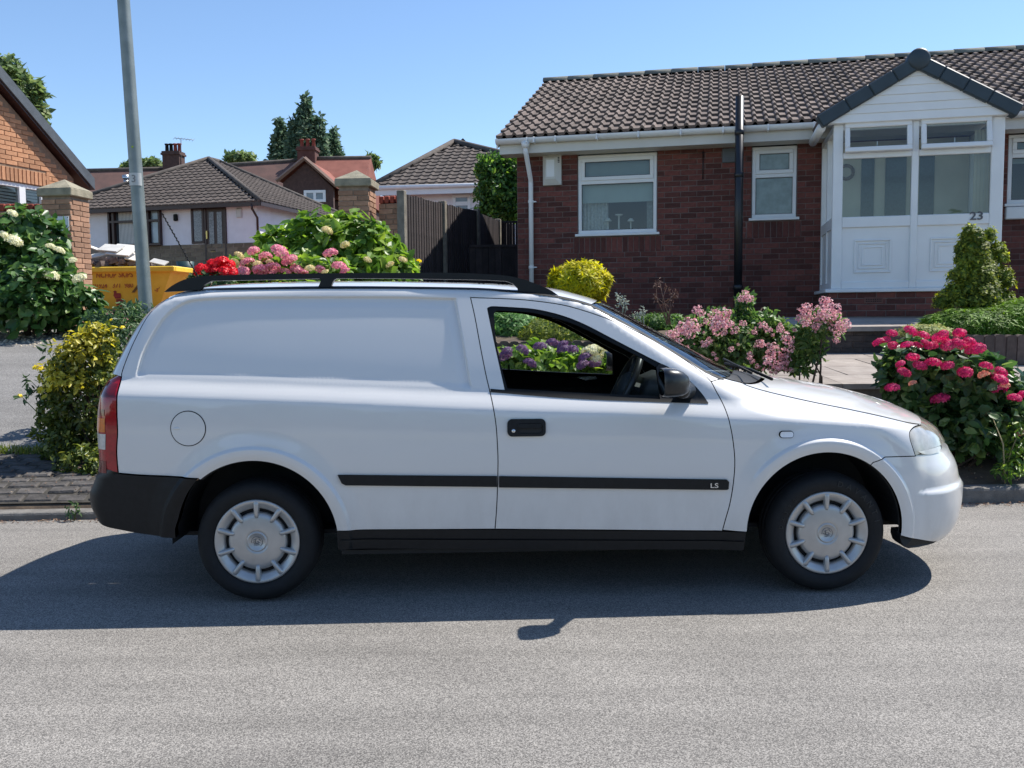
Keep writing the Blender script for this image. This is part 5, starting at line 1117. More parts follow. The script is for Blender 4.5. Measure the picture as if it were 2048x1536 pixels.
def brown_window(px0, py0, px1, py1, nm='window', mull=(), trans=None, glassm=None, proud=.05):
    (x0, z1), (x1, z0) = aq(px0, py0), aq(px1, py1); b = MB(); frame_rect(b, x0, x1, z0, z1, .09, -proud, .02, .01)
    for pm in mull: xm = aq(pm, (py0 + py1) / 2)[0]; b.box(xm - .05, xm + .05, -proud + .004, .02, z0 + .09, z1 - .09)
    if trans: zt = aq((px0 + px1) / 2, trans)[1]; b.box(x0 + .09, x1 - .09, -proud + .006, .02, zt - .04, zt + .04)
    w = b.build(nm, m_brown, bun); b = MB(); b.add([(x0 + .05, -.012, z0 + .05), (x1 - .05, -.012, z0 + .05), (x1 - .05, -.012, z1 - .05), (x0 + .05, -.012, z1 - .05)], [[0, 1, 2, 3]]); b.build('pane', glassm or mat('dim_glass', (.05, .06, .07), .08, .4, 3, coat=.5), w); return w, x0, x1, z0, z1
w, x0, x1, z0, z1 = brown_window(219, 421, 326, 491, 'bay_window', (231, 300), 443, None, .16)
nb = 20
for k in range(nb):
    x = x0 + .42 + k * (x1 - x0 - 1.1) / nb; b = MB(); b.box(x, x + .045, -.02, -.014, z0 + .1, z1 - .1); b.build('blind_slat', m_pvc2, w)
for (pa, pb) in ((304, 321),): xa, xb = aq(pa, 460)[0], aq(pb, 460)[0]; b = MB(); b.box(xa, xb, -.022, -.014, z0 + .12, z1 - .1); b.build('pale_pane', mat('pale_glass', (.30, .36, .40), .1, .3, 2, coat=.5), w)
brown_window(382, 415, 410, 487, 'side_window', (), None, mat('lace_glass', (.16, .16, .17), .2, .4, 20, coat=.4))
dr = brown_window(408, 413, 456, 524, 'front_door', (), None, m_brown); d0 = dr[0]
for (pa, pb) in ((418, 430), (434, 446)):
    (xa, zb_), (xb, za_) = aq(pa, 424), aq(pb, 496); b = MB(); b.box(xa, xb, -.03, -.014, za_, zb_); b.build('door_pane', MATS['lace_glass'], d0)
lx, lz = aq(427, 502); b = MB(); b.box(lx - .1, lx + .1, -.045, -.02, lz - .03, lz + .03); b.build('letter_plate', mat('brass', (.55, .42, .15), .35, .1, 10, metal=.8), d0)
lx, lz = aq(415, 470); b = MB(); b.box(lx - .03, lx + .03, -.06, -.03, lz - .15, lz + .15); b.build('door_handle', MATS['brass'], d0)
lx, lz = aq(353, 435); b = MB(); b.box(lx - .08, lx + .08, -.12, 0, lz - .14, lz + .12, bev=.03); b.build('wall_lamp', m_trim, bun)
lx, lz = aq(479, 424); b = MB(); b.box(lx - .12, lx + .12, -.07, 0, lz - .22, lz + .14, bev=.03); b.build('alarm_box', m_pvc2, bun)
b = MB(); b.smooth = True; b.tube([(.06, -.42, ez - .02), (.06, -.42, ez - .2), (.06, -.06, ez - .5), (.06, -.06, fz_)], .045, 8); b.build('downpipe', m_brown, bun)
sx_ = 0.03
for (ya, yb, za_, zb_) in ((3.3, 4.6, 3.9, 4.8), (5.8, 7.2, 3.9, 4.8)): b = MB(); b.box(.0, .05, ya, yb, za_, zb_, bev=.01); b.build('side_casement', m_brown, bun)
# ---- second bungalow with hipped roof, behind the fence
BO = at(760, 400, 28.0); BR = math.radians(-8)
bun2 = empty('white_bungalow', (BO[0], BO[1], 0), BR, 'white bungalow with hipped brown roof behind the dark fence', 'house'); bq = lambda px, py, y=0.0: onplane((BO[0], BO[1]), BR, px, py, y)
ez2 = bq(860, 384)[1]; x_l = bq(752, 380)[0]; L2 = 6.6
wall_box(bun2, x_l + .3, x_l + .3 + L2, 0, 7, 1.5, ez2, m_render); apx = bq(908, 283, 3.6)
hip_roof(bun2, x_l + .3, x_l + .3 + L2, 0, 7, ez2 + .1, apx[1] - .05, ((apx[0], 3.6), (apx[0] + .2, 4.0)), m_tileA, .4)
b = MB(); b.box(x_l - .1, x_l + L2 + .7, -.43, -.38, ez2 - .12, ez2 + .14); b.build('fascia', m_pvc, bun2); b = MB(); b.smooth = True; b.tube([(x_l - .15, -.48, ez2 + .1), (x_l + L2 + .7, -.48, ez2 + .1)], .06, 8); b.build('gutter', m_pvc, bun2)
for (pa, pb, pc, pd) in ((905, 389, 942, 430),):
    (x0, z1), (x1, z0) = bq(pa, pb), bq(pc, pd); zs = z0 + (z1 - z0) * .55; b = MB(); frame_rect(b, x0, x1, z0 - .6, z1, .10, -.04, .02, .01); b.box(x0 + .1, x1 - .1, -.035, .02, zs - .06, zs + .06); w = b.build('window', m_pvc, bun2)
    b = MB(); b.add([(x0 + .08, -.01, z0 - .55), (x1 - .08, -.01, z0 - .55), (x1 - .08, -.01, z1 - .08), (x0 + .08, -.01, z1 - .08)], [[0, 1, 2, 3]]); b.build('pane', mat('grey_pane', (.18, .21, .23), .1, .3, 2, coat=.4), w)
# ---- long brick row on the rise behind
m_oldtile = mat('old_red_tile', (.085, .048, .040), .9, .35, 1.2, bump=.3, bscale=25, col2=(.145, .075, .060)); m_newtile = mat('bright_red_tile', (.20, .065, .045), .9, .3, 1.5, bump=.3, bscale=25, col2=(.28, .10, .07)); m_dbrick = mat('dark_house_brick', (.055, .032, .028), .9, .3, 6, bump=.2, bscale=60, col2=(.10, .055, .045))
RO = at(150, 345, 58.0); RR = math.radians(-4)
row = empty('brick_terrace', (RO[0], RO[1], 0), RR, 'long dark brick terrace with old red tiled roofs and chimneys on the rise', 'house'); rq = lambda px, py, y=0.0: onplane((RO[0], RO[1]), RR, px, py, y)
def roof_slab(root, x0, x1, zr0, zr1, ye, yr, drop, m, nm='roof'):
    b = MB(); b.add([(x0, ye, zr0 - drop), (x1, ye, zr1 - drop), (x1, yr, zr1), (x0, yr, zr0), (x0, 2 * yr - ye, zr0 - drop), (x1, 2 * yr - ye, zr1 - drop)], [[0, 1, 2, 3], [3, 2, 5, 4], [0, 3, 4], [1, 5, 2], [0, 4, 5, 1]]); o = b.build(nm, m, root)
    b = MB(); b.smooth = True; b.tube([(x0, yr, zr0 + .02), (x1, yr, zr1 + .02)], .14, 8); b.build('ridge', m_hip, o); return o
xa, zl = rq(120, 343, 4); xb, zr = rq(340, 338, 4); roof_slab(row, xa, xb, zl, zr, 0, 4, 3.4, m_oldtile); wall_box(row, xa + .2, xb - .2, .4, 7.4, 4, zl - 3.2, m_dbrick)
xc, zm = rq(455, 323, 4); xd, zn = rq(606, 321, 4); roof_slab(row, xb + .01, xd, zr - .02, zn, 0, 4, 3.4, m_oldtile)
xe, zo = rq(742, 316, 4); roof_slab(row, xd + .01, xe, zn + .1, zo, 0, 4, 3.2, m_newtile); wall_box(row, xb, xe - .2, .4, 7.4, 4, zn - 3.2, m_dbrick)
# front gable wing
gy = -2.5; (ga, gza), (gl0, gzl), (gr0, gzr) = rq(612, 317, gy), rq(556, 362, gy), rq(676, 372, gy)
b = MB(); b.prism([(gl0 + .3, 5), (gr0 - .3, 5), (gr0 - .3, gzr - .1), (ga, gza - .25), (gl0 + .3, gzl - .1)], gy, gy + .3); gw = b.build('gable_wall', m_dbrick, row)
b = MB(); b.add([(gl0, gy - .3, gzl), (ga, gy - .3, gza), (ga, 3, gza), (gl0, 3, gzl)], [[0, 1, 2, 3]]); b.add([(gr0, gy - .3, gzr), (ga, gy - .3, gza), (ga, 3, gza), (gr0, 3, gzr)], [[0, 1, 2, 3]]); b.add([(gr0, gy - .3, gzr - .15), (ga, gy - .3, gza - .15), (ga, 3, gza - .15), (gr0, 3, gzr - .15)], [[0, 1, 2, 3]]); b.build('gable_roof', m_newtile, row)
for (A_, B_2) in (((gl0, gzl), (ga, gza)), ((gr0, gzr), (ga, gza))): b = MB(); b.tube([(A_[0], gy - .32, A_[1] - .05), (B_2[0], gy - .32, B_2[1] - .02)], .12, 4); b.build('bargeboard', mat('barge_brown', (.20, .13, .10), .8), row)
(x0, z1), (x1, z0) = rq(608, 381, gy), rq(652, 404, gy); b = MB(); frame_rect(b, x0, x1, z0, z1, .16, gy - .08, gy + .02, .01); b.box((x0 + x1) / 2 - .08, (x0 + x1) / 2 + .08, gy - .075, gy, z0 + .1, z1 - .1); w = b.build('window', m_pvc, row); b = MB(); b.add([(x0 + .1, gy - .02, z0 + .1), (x1 - .1, gy - .02, z0 + .1), (x1 - .1, gy - .02, z1 - .1), (x0 + .1, gy - .02, z1 - .1)], [[0, 1, 2, 3]]); b.build('pane', MATS['grey_pane'], w)
def chimney(px0, px1, py0, py1, y, m, pots, pm):
    (x0, z1), (x1, z0) = rq(px0, py0, y), rq(px1, py1, y); b = MB(); b.box(x0, x1, y, y + .9, z0 - 1.5, z1 - .25); b.box(x0 - .08, x1 + .08, y - .08, y + .98, z1 - .25, z1 - .12); b.box(x0 - .03, x1 + .03, y - .03, y + .93, z1 - .12, z1); c = b.build('chimney', m, row)
    for k in range(pots):
        b = MB(); b.smooth = True; x = x0 + (k + .5) * (x1 - x0) / pots; b.lathe([(.13, 0), (.11, .45), (.15, .47), (.15, .55), (.10, .55), (.09, .3)], 10, Matrix.Translation((x, y + .45, z1))); b.build('chimney_pot', pm[k % len(pm)], c)
m_pot = mat('red_pot', (.24, .05, .035), .8, .2, 8); chimney(324, 359, 302, 340, 3.0, m_dbrick, 4, [m_trim, m_trim, m_pot, m_pot]); chimney(594, 630, 293, 322, 3.4, mat('soot_red_brick', (.10, .04, .032), .9, .3, 4), 3, [m_pot])
# television aerial on the chimney
b = MB(); b.smooth = True; (tx0, tz0), (tx1, tz1) = rq(362, 335, 3.2), rq(362, 279, 3.2); b.tube([(tx0, 3.2, tz0), (tx1, 3.2, tz1)], .025, 6); (ta_, tb_), (tc_, td_) = rq(349, 276, 3.2), rq(387, 280, 3.2); b.tube([(ta_, 3.2, tb_), (tc_, 3.2, td_)], .02, 6)
for k in range(7): x = ta_ + (tc_ - ta_) * k / 6; z = tb_ + (td_ - tb_) * k / 6; b.tube([(x, 3.0, z - .12), (x, 3.4, z + .12)], .012, 5)
b.build('aerial', mat('aerial_metal', (.16, .17, .18), .5, .1, 5, metal=.5), row)
b = MB(); b.smooth = True; fx, fzv = rq(252, 360, 1.5); b.tube([(fx, 1.5, fzv - .8), (fx, 1.5, fzv + .1)], .16, 10); b.lathe([(.22, .1), (.22, .3), (.0001, .36)], 10, Matrix.Translation((fx, 1.5, fzv))); b.build('flue', mat('flue_steel', (.5, .52, .53), .3, .1, 5, metal=.8), row)
# ---- orange brick house at the left edge
GO = at(60, 330, 15.0); GRZ = math.atan2(.946, .324); gab = empty('orange_house', (GO[0], GO[1], 0), GRZ, 'orange brick gable house with grey verge and white window', 'house'); gq = lambda px, py, y=0.0: onplane((GO[0], GO[1]), GRZ, px, py, y)
m_or = mat('orange_brick', (.42, .195, .095), .88, .2, 18, bump=.4, bscale=100, col2=(.54, .28, .15), rnd=.2); m_omort = mat('orange_mortar', (.26, .17, .11), .95, .2, 20)
vA, vB = gq(0, 186), gq(160, 372); sl_g = (vB[1] - vA[1]) / (vB[0] - vA[0]); xr_ = gq(150, 400)[0]; xl_ = gq(-60, 300)[0] - 1.5
def vz_(x): return vA[1] + sl_g * (x - vA[0])
(wx0, wz1), (wx1, wz0) = gq(-40, 352), gq(92, 460); wz1 = gq(40, 366)[1]; wz0 = wz1 - 1.15; wx0, wx1 = gq(-30, 380)[0], gq(91, 380)[0]
b = MB(); pl_ = [(xl_, 1.0), (xr_, 1.0), (xr_, vz_(xr_)), (xl_, vz_(xl_))]; b.prism([(xl_, 1.0), (wx0, 1.0), (wx0, vz_(wx0)), (xl_, vz_(xl_))], .012, .2); b.prism([(wx1, 1.0), (xr_, 1.0), (xr_, vz_(xr_)), (wx1, vz_(wx1))], .012, .2); b.prism([(wx0, wz1), (wx1, wz1), (wx1, vz_(wx1)), (wx0, vz_(wx0))], .012, .2); b.prism([(wx0, 1.0), (wx1, 1.0), (wx1, wz0), (wx0, wz0)], .012, .2); b.box(xl_, xr_, .2, 6, 1.0, vz_(xr_)); b.build('mortar_wall', m_omort, gab)
ob = [q_ for q_ in lay(xl_, xr_, 2.2, vz_(xl_), [(wx0, wx1, wz0, wz1 + .24)]) if q_[1] + .03 < vz_(q_[0] + q_[2] / 2) - .02]
put_bricks(gab, ob, brickmesh(m_or), 0, 300, lambda q_: (0 if q_[1] > 3.2 else 1) - q_[0] * .01, m=m_or)
n = int((wx1 - wx0 + .1) / .075); me_ = brickmesh(m_or)
for k in range(n): o = link('brick', me_, None, gab); o.location = (wx0 + (k + .5) * (wx1 - wx0 + .1) / n, -.004, wz1 + .118); o.rotation_euler = (0, math.pi / 2, 0)
b = MB(); frame_rect(b, wx0, wx1, wz0, wz1, .07, .03, .10); xm = gq(48, 390)[0]; b.box(xm - .06, xm + .06, .028, .102, wz0 + .05, wz1 - .05); w = b.build('window', m_pvc, gab)
b = MB(); b.add([(wx0 + .05, .07, wz0 + .05), (wx1 - .05, .07, wz0 + .05), (wx1 - .05, .07, wz1 - .05), (wx0 + .05, .07, wz1 - .05)], [[0, 1, 2, 3]]); b.build('pane', m_wglass, w)
for k in range(20): b = MB(); b.box(wx0 + .08, wx1 - .08, .10, .13, wz0 + .06 + k * .052, wz0 + .098 + k * .052); b.build('blind_slat', m_pvc2, w)
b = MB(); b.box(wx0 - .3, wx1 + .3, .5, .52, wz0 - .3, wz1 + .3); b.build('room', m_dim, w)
m_slate = mat('slate_verge', (.075, .09, .105), .7, .2, 6, bump=.2, bscale=30)
uL = xl_ - 1; uR = gq(170, 384)[0]
def prism_y(poly, y0, y1, m, nm): b = MB(); b.prism(poly, y0, y1); return b.build(nm, m, gab)
prism_y([(uL, vz_(uL) + .05), (uR, vz_(uR) + .05), (uR, vz_(uR) + .10), (uL, vz_(uL) + .10)], -.12, .1, m_brown, 'soffit'); prism_y([(uL, vz_(uL) + .10), (uR + .08, vz_(uR + .08) + .10), (uR + .08, vz_(uR + .08) + .30), (uL, vz_(uL) + .30)], -.15, 7, m_slate, 'roof')  # thin dark brown soffit strip stands in for the shadow under the verge
# ================================================================ SKIP WITH RUBBLE
SO_ = at(270, 545, 21.0); SKR = math.radians(-4); skip = empty('rubble_skip', (SO_[0], SO_[1], 0), SKR, 'yellow metal skip heaped with white boards and rubble', 'skip'); sq = lambda px, py, y=0.0: onplane((SO_[0], SO_[1]), SKR, px, py, y)
m_sk = mat('skip_yellow', (.74, .47, .026), .55, .12, 4, bump=.2, bscale=20, col2=(.86, .56, .05)); m_rust = mat('skip_lettering', (.40, .10, .025), .7, .35, 25)
zt = sq(270, 533)[1]; xR = sq(345, 533)[0]; xRb = sq(308, 600)[0]; zb_ = zt - 1.05; xL = xR - 3.3; xLb = xL + .6; wd_ = 1.6
b = MB(); P8 = [(xLb, .18, zb_), (xRb, .18, zb_), (xRb, wd_ - .18, zb_), (xLb, wd_ - .18, zb_), (xL, 0, zt), (xR, 0, zt), (xR, wd_, zt), (xL, wd_, zt)]
b.add(P8, [[3, 2, 1, 0], [0, 1, 5, 4], [1, 2, 6, 5], [2, 3, 7, 6], [3, 0, 4, 7]]); b.build('tub', m_sk, skip)
b = MB(); b.box(xL - .05, xR + .06, -.06, .03, zt - .13, zt, bev=.02); b.box(xL - .05, xR + .06, wd_ - .03, wd_ + .06, zt - .13, zt, bev=.02); b.box(xR - .02, xR + .06, .03, wd_ - .03, zt - .13, zt, bev=.02); b.box(xL - .05, xL + .03, .03, wd_ - .03, zt - .13, zt, bev=.02); b.build('rim', m_sk, skip)
def skew(z): return .18 * (zt - z) / 1.05
def skip_text(t, px, py, size):
    x, z = sq(px, py); o = link('lettering', text_mesh(t, size, .003, m_rust, .002, 'LEFT'), None, skip); o.location = (x, skew(z) - .012, z); o.rotation_euler = (math.pi / 2 - math.atan(.18 / 1.05), 0, 0); o.scale = (.86, 1, 1); return o
[skip_text(t_, x_, y_, z_) for t_, x_, y_, z_ in (('NCH', 191, 551, .165), ('UP', 217, 551, .165), ('SKIPS', 236, 550, .175), ('01924', 183, 572, .160), ('371', 222, 571, .165), ('980', 246, 571, .165))]
o = skip_text('SKIPS', 308, 583, .12); o.rotation_euler = (math.pi / 2 - .17, -1.02, 0)
b = MB(); xa, za_ = sq(281, 562); xb, zbb = sq(263, 585); b.add([(xa - .02, skew(za_) - .03, za_), (xa + .06, skew(za_) - .03, za_), (xb + .04, skew(zbb) - .03, zbb), (xb - .04, skew(zbb) - .03, zbb)], [[0, 1, 2, 3]]); b.build('lifting_brace', mat('brace_dark', (.16, .09, .02), .7), skip)
b = MB()
for (px, py, r) in ((231, 590, .10), (233, 602, .12), (237, 612, .09), (226, 585, .05)):
    x, z = sq(px, py); b.add([(x + r * math.cos(a) * random.uniform(.6, 1.1), skew(z) - .008, z + r * math.sin(a) * random.uniform(.8, 1.3)) for a in np.linspace(0, 2 * math.pi, 9)[:-1]], [list(range(8))])
b.build('rust_patch', mat('rust_red', (.30, .05, .03), .8, .3, 10), skip)
m_wb = mat('waste_board', (.62, .60, .55), .8, .1, 6, rnd=.2); m_rub = mat('rubble_mix', (.10, .065, .06), .95, .5, 8, col2=(.30, .24, .20), rnd=.4)
b = MB()
for k in range(260):
    x = random.uniform(xL + .1, xR - .25); y = random.uniform(.15, wd_ - .15); h = .30 * math.exp(-((x - xR + 1.7) / .9) ** 2) + .02; M = Matrix.Translation((x, y, zt - .12 + h * random.uniform(.2, 1.0))) @ Matrix.Rotation(random.uniform(0, 6), 4, 'Z') @ Matrix.Rotation(random.uniform(-.5, .5), 4, 'X'); s_ = random.uniform(.05, .16); b.box(-s_, s_, -s_ * .6, s_ * .6, -s_ * .4, s_ * .4, M)
o = tag(b.build('rubble', m_rub), 'broken brick rubble heaped inside the yellow skip', 'rubble', kind='stuff'); o.matrix_world = Matrix.Translation((SO_[0], SO_[1], 0)) @ Matrix.Rotation(SKR, 4, 'Z')
wl = ['long white board slanting across the skip heap', 'white plasterboard sheet at the crest of the skip heap', 'cream board leaning down the heap behind the lamp post', 'white board end poking up beside the pillar', 'crumpled white sheet over the skip rim', 'narrow white strip lying along the skip rim', 'white scrap lying at the skip corner by the rim', 'grey white sheet flat on top of the heap']
for (px, py, L_, w_, rz_, tl_, lb) in ((205, 508, .75, .20, .1, -.22, wl[0]), (246, 500, .65, .5, -.2, .10, wl[1]), (266, 513, .35, .4, .5, .2, wl[2]), (193, 498, .3, .12, .9, .3, wl[3]), (214, 527, .22, .12, .3, .9, wl[4]), (240, 527, .7, .12, .02, .02, wl[5]), (318, 524, .45, .18, -.3, .2, wl[6]), (222, 496, .6, .3, -.3, .1, wl[7])):
    x, z = sq(px, py, .35); b = MB(); b.box(-L_ / 2, L_ / 2, -w_ / 2, w_ / 2, -.015, .015, bev=.004); o = b.build('waste_board', m_wb); o.matrix_world = Matrix.Translation((SO_[0], SO_[1], 0)) @ Matrix.Rotation(SKR, 4, 'Z') @ Matrix.Translation((x, .35, z)) @ Matrix.Rotation(rz_, 4, 'Z') @ Matrix.Rotation(tl_, 4, 'Y') @ Matrix.Rotation(.55, 4, 'X'); tag(o, lb, 'board', 'boards in the skip')
b = MB(); b.smooth = True; P = at(345, 545, 23.5); b.lathe([(.0001, .36), (.2, .33), (.33, .2), (.36, .05), (.3, -.1)], 12, Matrix.Translation((P[0], P[1], P[2] - .15)) @ Matrix.Diagonal((1.2, .9, .9, 1))); tag(b.build('rubble_sack', mat('sack_grey', (.24, .23, .22), .9, .3, 8, bump=.5, bscale=20)), 'slumped grey sack on the red paving beside the skip', 'sack')
b = MB(); b.smooth = True; P = at(371, 541, 31.0); b.lathe([(.0001, -.3), (.22, -.3), (.3, .3), (.28, .3), (.2, -.2)], 12, Matrix.Translation((P[0], P[1], P[2]))); tag(b.build('plant_pot', mat('pot_teal', (.02, .06, .065), .5, .2, 5)), 'dark teal pot by the wall of the white bungalow', 'pot')
# ================================================================ LAMP POST
LY = 7.7; l0 = at(290, 590, LY); l1 = at(247, 0, LY); dirv = (Vector(l1) - Vector(l0)).normalized(); base = Vector(l0) + dirv * ((float(gz(l0[0], LY)) - .15 - l0[2]) / dirv.z); top = Vector(l0) + dirv * ((6.6 - l0[2]) / dirv.z)
m_galv = mat('galvanised_post', (.17, .20, .19), .45, .2, 8, bump=.1, bscale=60, metal=.35, col2=(.24, .27, .26))
lamp = empty('lamp_post', tuple(base), 0, 'leaning grey galvanised lamp post behind the van', 'lamp post'); rel = lambda v: v - base
b = MB(); b.smooth = True; zs_ = np.linspace(0, 1, 12); b.tube([rel(base.lerp(top, t)) for t in zs_], [.058 - .014 * t for t in zs_], 20); b.build('post', m_galv, lamp)
b = MB(); b.smooth = True; b.tube([rel(top), rel(top) + Vector((-.02, -.2, .25)), rel(top) + Vector((-.03, -.9, .42))], [.044, .035, .03], 14); b.build('bracket_arm', m_galv, lamp)
b = MB(); b.box(-.13, .07, -1.45, -.85, 6.6 - base.z + .36 - 0, 6.6 - base.z + .48, Matrix.Translation((rel(top).x, rel(top).y, 0)), bev=.04); b.build('lantern', m_galv, lamp)
s0 = Vector(at(275, 360, LY)); cs = base + dirv * ((s0.z - base.z) / dirv.z); b = MB(); b.smooth = True; R_ = .0585
Ml = Matrix.Translation(rel(cs)) @ dirv.to_track_quat('Z', 'Y').to_matrix().to_4x4()
n = 10; vs = []
for zz in (-.052, .052):
    for k in range(n + 1):
        a = -1.15 + 2.3 * k / n; v = Vector((math.sin(a) * R_, -math.cos(a) * R_, 0)); vs.append(tuple(rel(cs) + v + dirv * zz))
b.add(vs, [[k, k + 1, k + n + 2, k + n + 1] for k in range(n)]); b.build('number_sticker', mat('sticker_grey', (.48, .49, .47), .5, .1, 20), lamp, False)
o = link('lettering', text_mesh('3', .085, .001, mat('sticker_ink', (.20, .20, .20), .6), .001), None, lamp); o.location = rel(cs) + Vector((0, -R_ - .002, 0)); o.rotation_euler = (math.pi / 2, .05, 0)
c2 = Vector(at(271, 296, LY)); b = MB(); b.smooth = True; b.lathe([(.0001, .006), (.008, .004), (.010, 0)], 8, Matrix.Translation(rel(base + dirv * ((c2.z - base.z) / dirv.z)) + Vector((.005, -.050, 0))) @ Matrix.Rotation(math.pi / 2, 4, 'X')); b.build('lichen_spot', mat('lichen', (.25, .38, .03), .9), lamp)
# ================================================================ PLANTS
def leafmat(name, c1, c2, trans=.35, rough=.5, c3=None, spec=.4):
    if name in MATS: return MATS[name]
    m = bpy.data.materials.new(name); m.use_nodes = True; nt = m.node_tree; N = nt.nodes.new; L = nt.links.new; b = nt.nodes['Principled BSDF']; b.inputs['Roughness'].default_value = rough; b.inputs['Specular IOR Level'].default_value = spec
    gi = N('ShaderNodeNewGeometry'); oi = N('ShaderNodeObjectInfo'); am = N('ShaderNodeMath'); am.operation = 'ADD'; fr = N('ShaderNodeMath'); fr.operation = 'FRACT'; L(gi.outputs['Random Per Island'], am.inputs[0]); L(oi.outputs['Random'], am.inputs[1]); L(am.outputs[0], fr.inputs[0])
    r = N('ShaderNodeValToRGB'); r.color_ramp.elements[0].color = (*c1, 1); r.color_ramp.elements[1].color = (*c2, 1); r.color_ramp.elements[0].position = .1; r.color_ramp.elements[1].position = .85
    if c3: e = r.color_ramp.elements.new(1.0); e.color = (*c3, 1)
    L(fr.outputs[0], r.inputs[0]); tc = N('ShaderNodeTexCoord'); no = N('ShaderNodeTexNoise'); no.inputs['Scale'].default_value = 3.0; L(tc.outputs['Object'], no.inputs['Vector']); hs = N('ShaderNodeHueSaturation'); mr = N('ShaderNodeMapRange'); mr.inputs[1].default_value = .3; mr.inputs[2].default_value = .7; mr.inputs[3].default_value = .95; mr.inputs[4].default_value = 1.75; L(no.outputs['Fac'], mr.inputs[0]); L(mr.outputs[0], hs.inputs['Value']); L(r.outputs[0], hs.inputs['Color']); L(hs.outputs[0], b.inputs['Base Color'])
    t = N('ShaderNodeBsdfTranslucent'); h2 = N('ShaderNodeHueSaturation'); h2.inputs['Value'].default_value = 1.5; h2.inputs['Saturation'].default_value = 1.1; L(hs.outputs[0], h2.inputs['Color']); L(h2.outputs[0], t.inputs[0]); mx = N('ShaderNodeMixShader'); mx.inputs[0].default_value = trans; L(b.outputs[0], mx.inputs[1]); L(t.outputs[0], mx.inputs[2]); L(mx.outputs[0], nt.nodes['Material Output'].inputs[0]); MATS[name] = m; return m
m_bark = mat('bark', (.07, .05, .035), .95, .4, 20, bump=.6, bscale=40); m_stem = leafmat('stem_green', (.05, .09, .02), (.09, .12, .03), .1)
def sample_blobs(blobs, n, seed, shell=.16, low=-.55, lump=.16):
    """points and outward directions near the surface of a union of ellipsoids"""
    g = np.random.default_rng(seed); C = np.array([b[0] for b in blobs]); R = np.array([b[1] for b in blobs]); wt = (R[:, 0] * R[:, 2] + R[:, 0] * R[:, 1] + R[:, 1] * R[:, 2]); wt /= wt.sum(); P = []; D = []; need = n; it = 0
    while need > 0 and it < 12:
        it += 1; k = g.choice(len(blobs), need * 2, p=wt); d = g.normal(size=(need * 2, 3)); d /= np.linalg.norm(d, axis=1)[:, None]; keep = d[:, 2] > low; k, d = k[keep], d[keep]
        ph = C[k][:, :1] * 3.1; lp = 1 + lump * (np.sin(d[:, :1] * 5 + ph) * np.sin(d[:, 1:2] * 6 + ph * 1.7) + .7 * np.sin(d[:, 2:3] * 7 + ph * 2.3) * np.sin(d[:, :1] * 9)); r = lp[:, 0] * (1 - np.abs(g.normal(0, shell, len(k)))); p = C[k] + d * R[k] * r[:, None]
        q = ((p[:, None, :] - C[None]) / R[None]); inside = ((q ** 2).sum(2) < .62); inside[np.arange(len(k)), k] = False; ok = ~inside.any(1); p, d, k = p[ok], d[ok], k[ok]; nn = d / R[k]; nn /= np.linalg.norm(nn, axis=1)[:, None]; P.append(p[:need]); D.append(nn[:need]); need -= len(p[:need])
    return np.concatenate(P), np.concatenate(D), g
def leaf_arrays(P, D, g, size, shape='ovate', up=.5, rnd=.6, aspect=.55, fold=.18, jit=.35, hang=0.0):
    n = len(P); nr = D + np.array([0, 0, up]) + g.normal(0, rnd, (n, 3)); nr /= np.linalg.norm(nr, axis=1)[:, None]; t = D * .7 + g.normal(0, .8, (n, 3)) + np.array([0, 0, -hang]); t -= nr * (t * nr).sum(1)[:, None]; t /= np.linalg.norm(t, axis=1)[:, None]; s = np.cross(t, nr); L = size * g.uniform(1 - jit, 1 + jit, n)
    if shape == 'needle': prof = [(0, 0, 0), (.15, aspect, 0), (1, 0, .0), (.15, -aspect, 0)]; faces = [[0, 1, 2], [0, 2, 3]]
    elif shape == 'ovate': prof = [(0, 0, 0), (.30, .5 * aspect, fold), (.68, .40 * aspect, fold), (1, 0, -.08), (.68, -.40 * aspect, fold), (.30, -.5 * aspect, fold)]; faces = [[0, 1, 2, 3], [0, 3, 4, 5]]
    else: prof = [(0, 0, 0), (.5, .5 * aspect, fold), (1, 0, 0), (.5, -.5 * aspect, fold)]; faces = [[0, 1, 2], [0, 2, 3]]
    V = np.stack([P + t * (a * L)[:, None] + s * (b_ * L)[:, None] + nr * (c * L * .5)[:, None] for a, b_, c in prof], 1); k = len(prof); F = np.array(faces)
    return V.reshape(-1, 3), (np.arange(n) * k)[:, None, None] + F[None], k
def fast_mesh(name, V, F, m):
    F = F.reshape(-1, F.shape[-1]); me = bpy.data.meshes.new(name); me.vertices.add(len(V)); me.vertices.foreach_set('co', V.astype(np.float32).ravel()); me.loops.add(F.size); me.loops.foreach_set('vertex_index', F.astype(np.int32).ravel()); me.polygons.add(len(F)); me.polygons.foreach_set('loop_start', np.arange(0, F.size, F.shape[1], dtype=np.int32)); me.polygons.foreach_set('loop_total', np.full(len(F), F.shape[1], np.int32)); me.materials.append(m); me.update(calc_edges=True); me.validate(); return me
def foliage(parent, name, blobs, n, size, m, seed, **kw):
    skw = {k: kw.pop(k) for k in ('shell', 'low', 'lump') if k in kw}; P, D, g = sample_blobs(blobs, n, seed, **skw); base = np.array(parent.location); V, F, k = leaf_arrays(P - base, D, g, size, **kw); o = link(name, fast_mesh(name, V, F, m), None, parent); o['kind'] = 'stuff'; return o
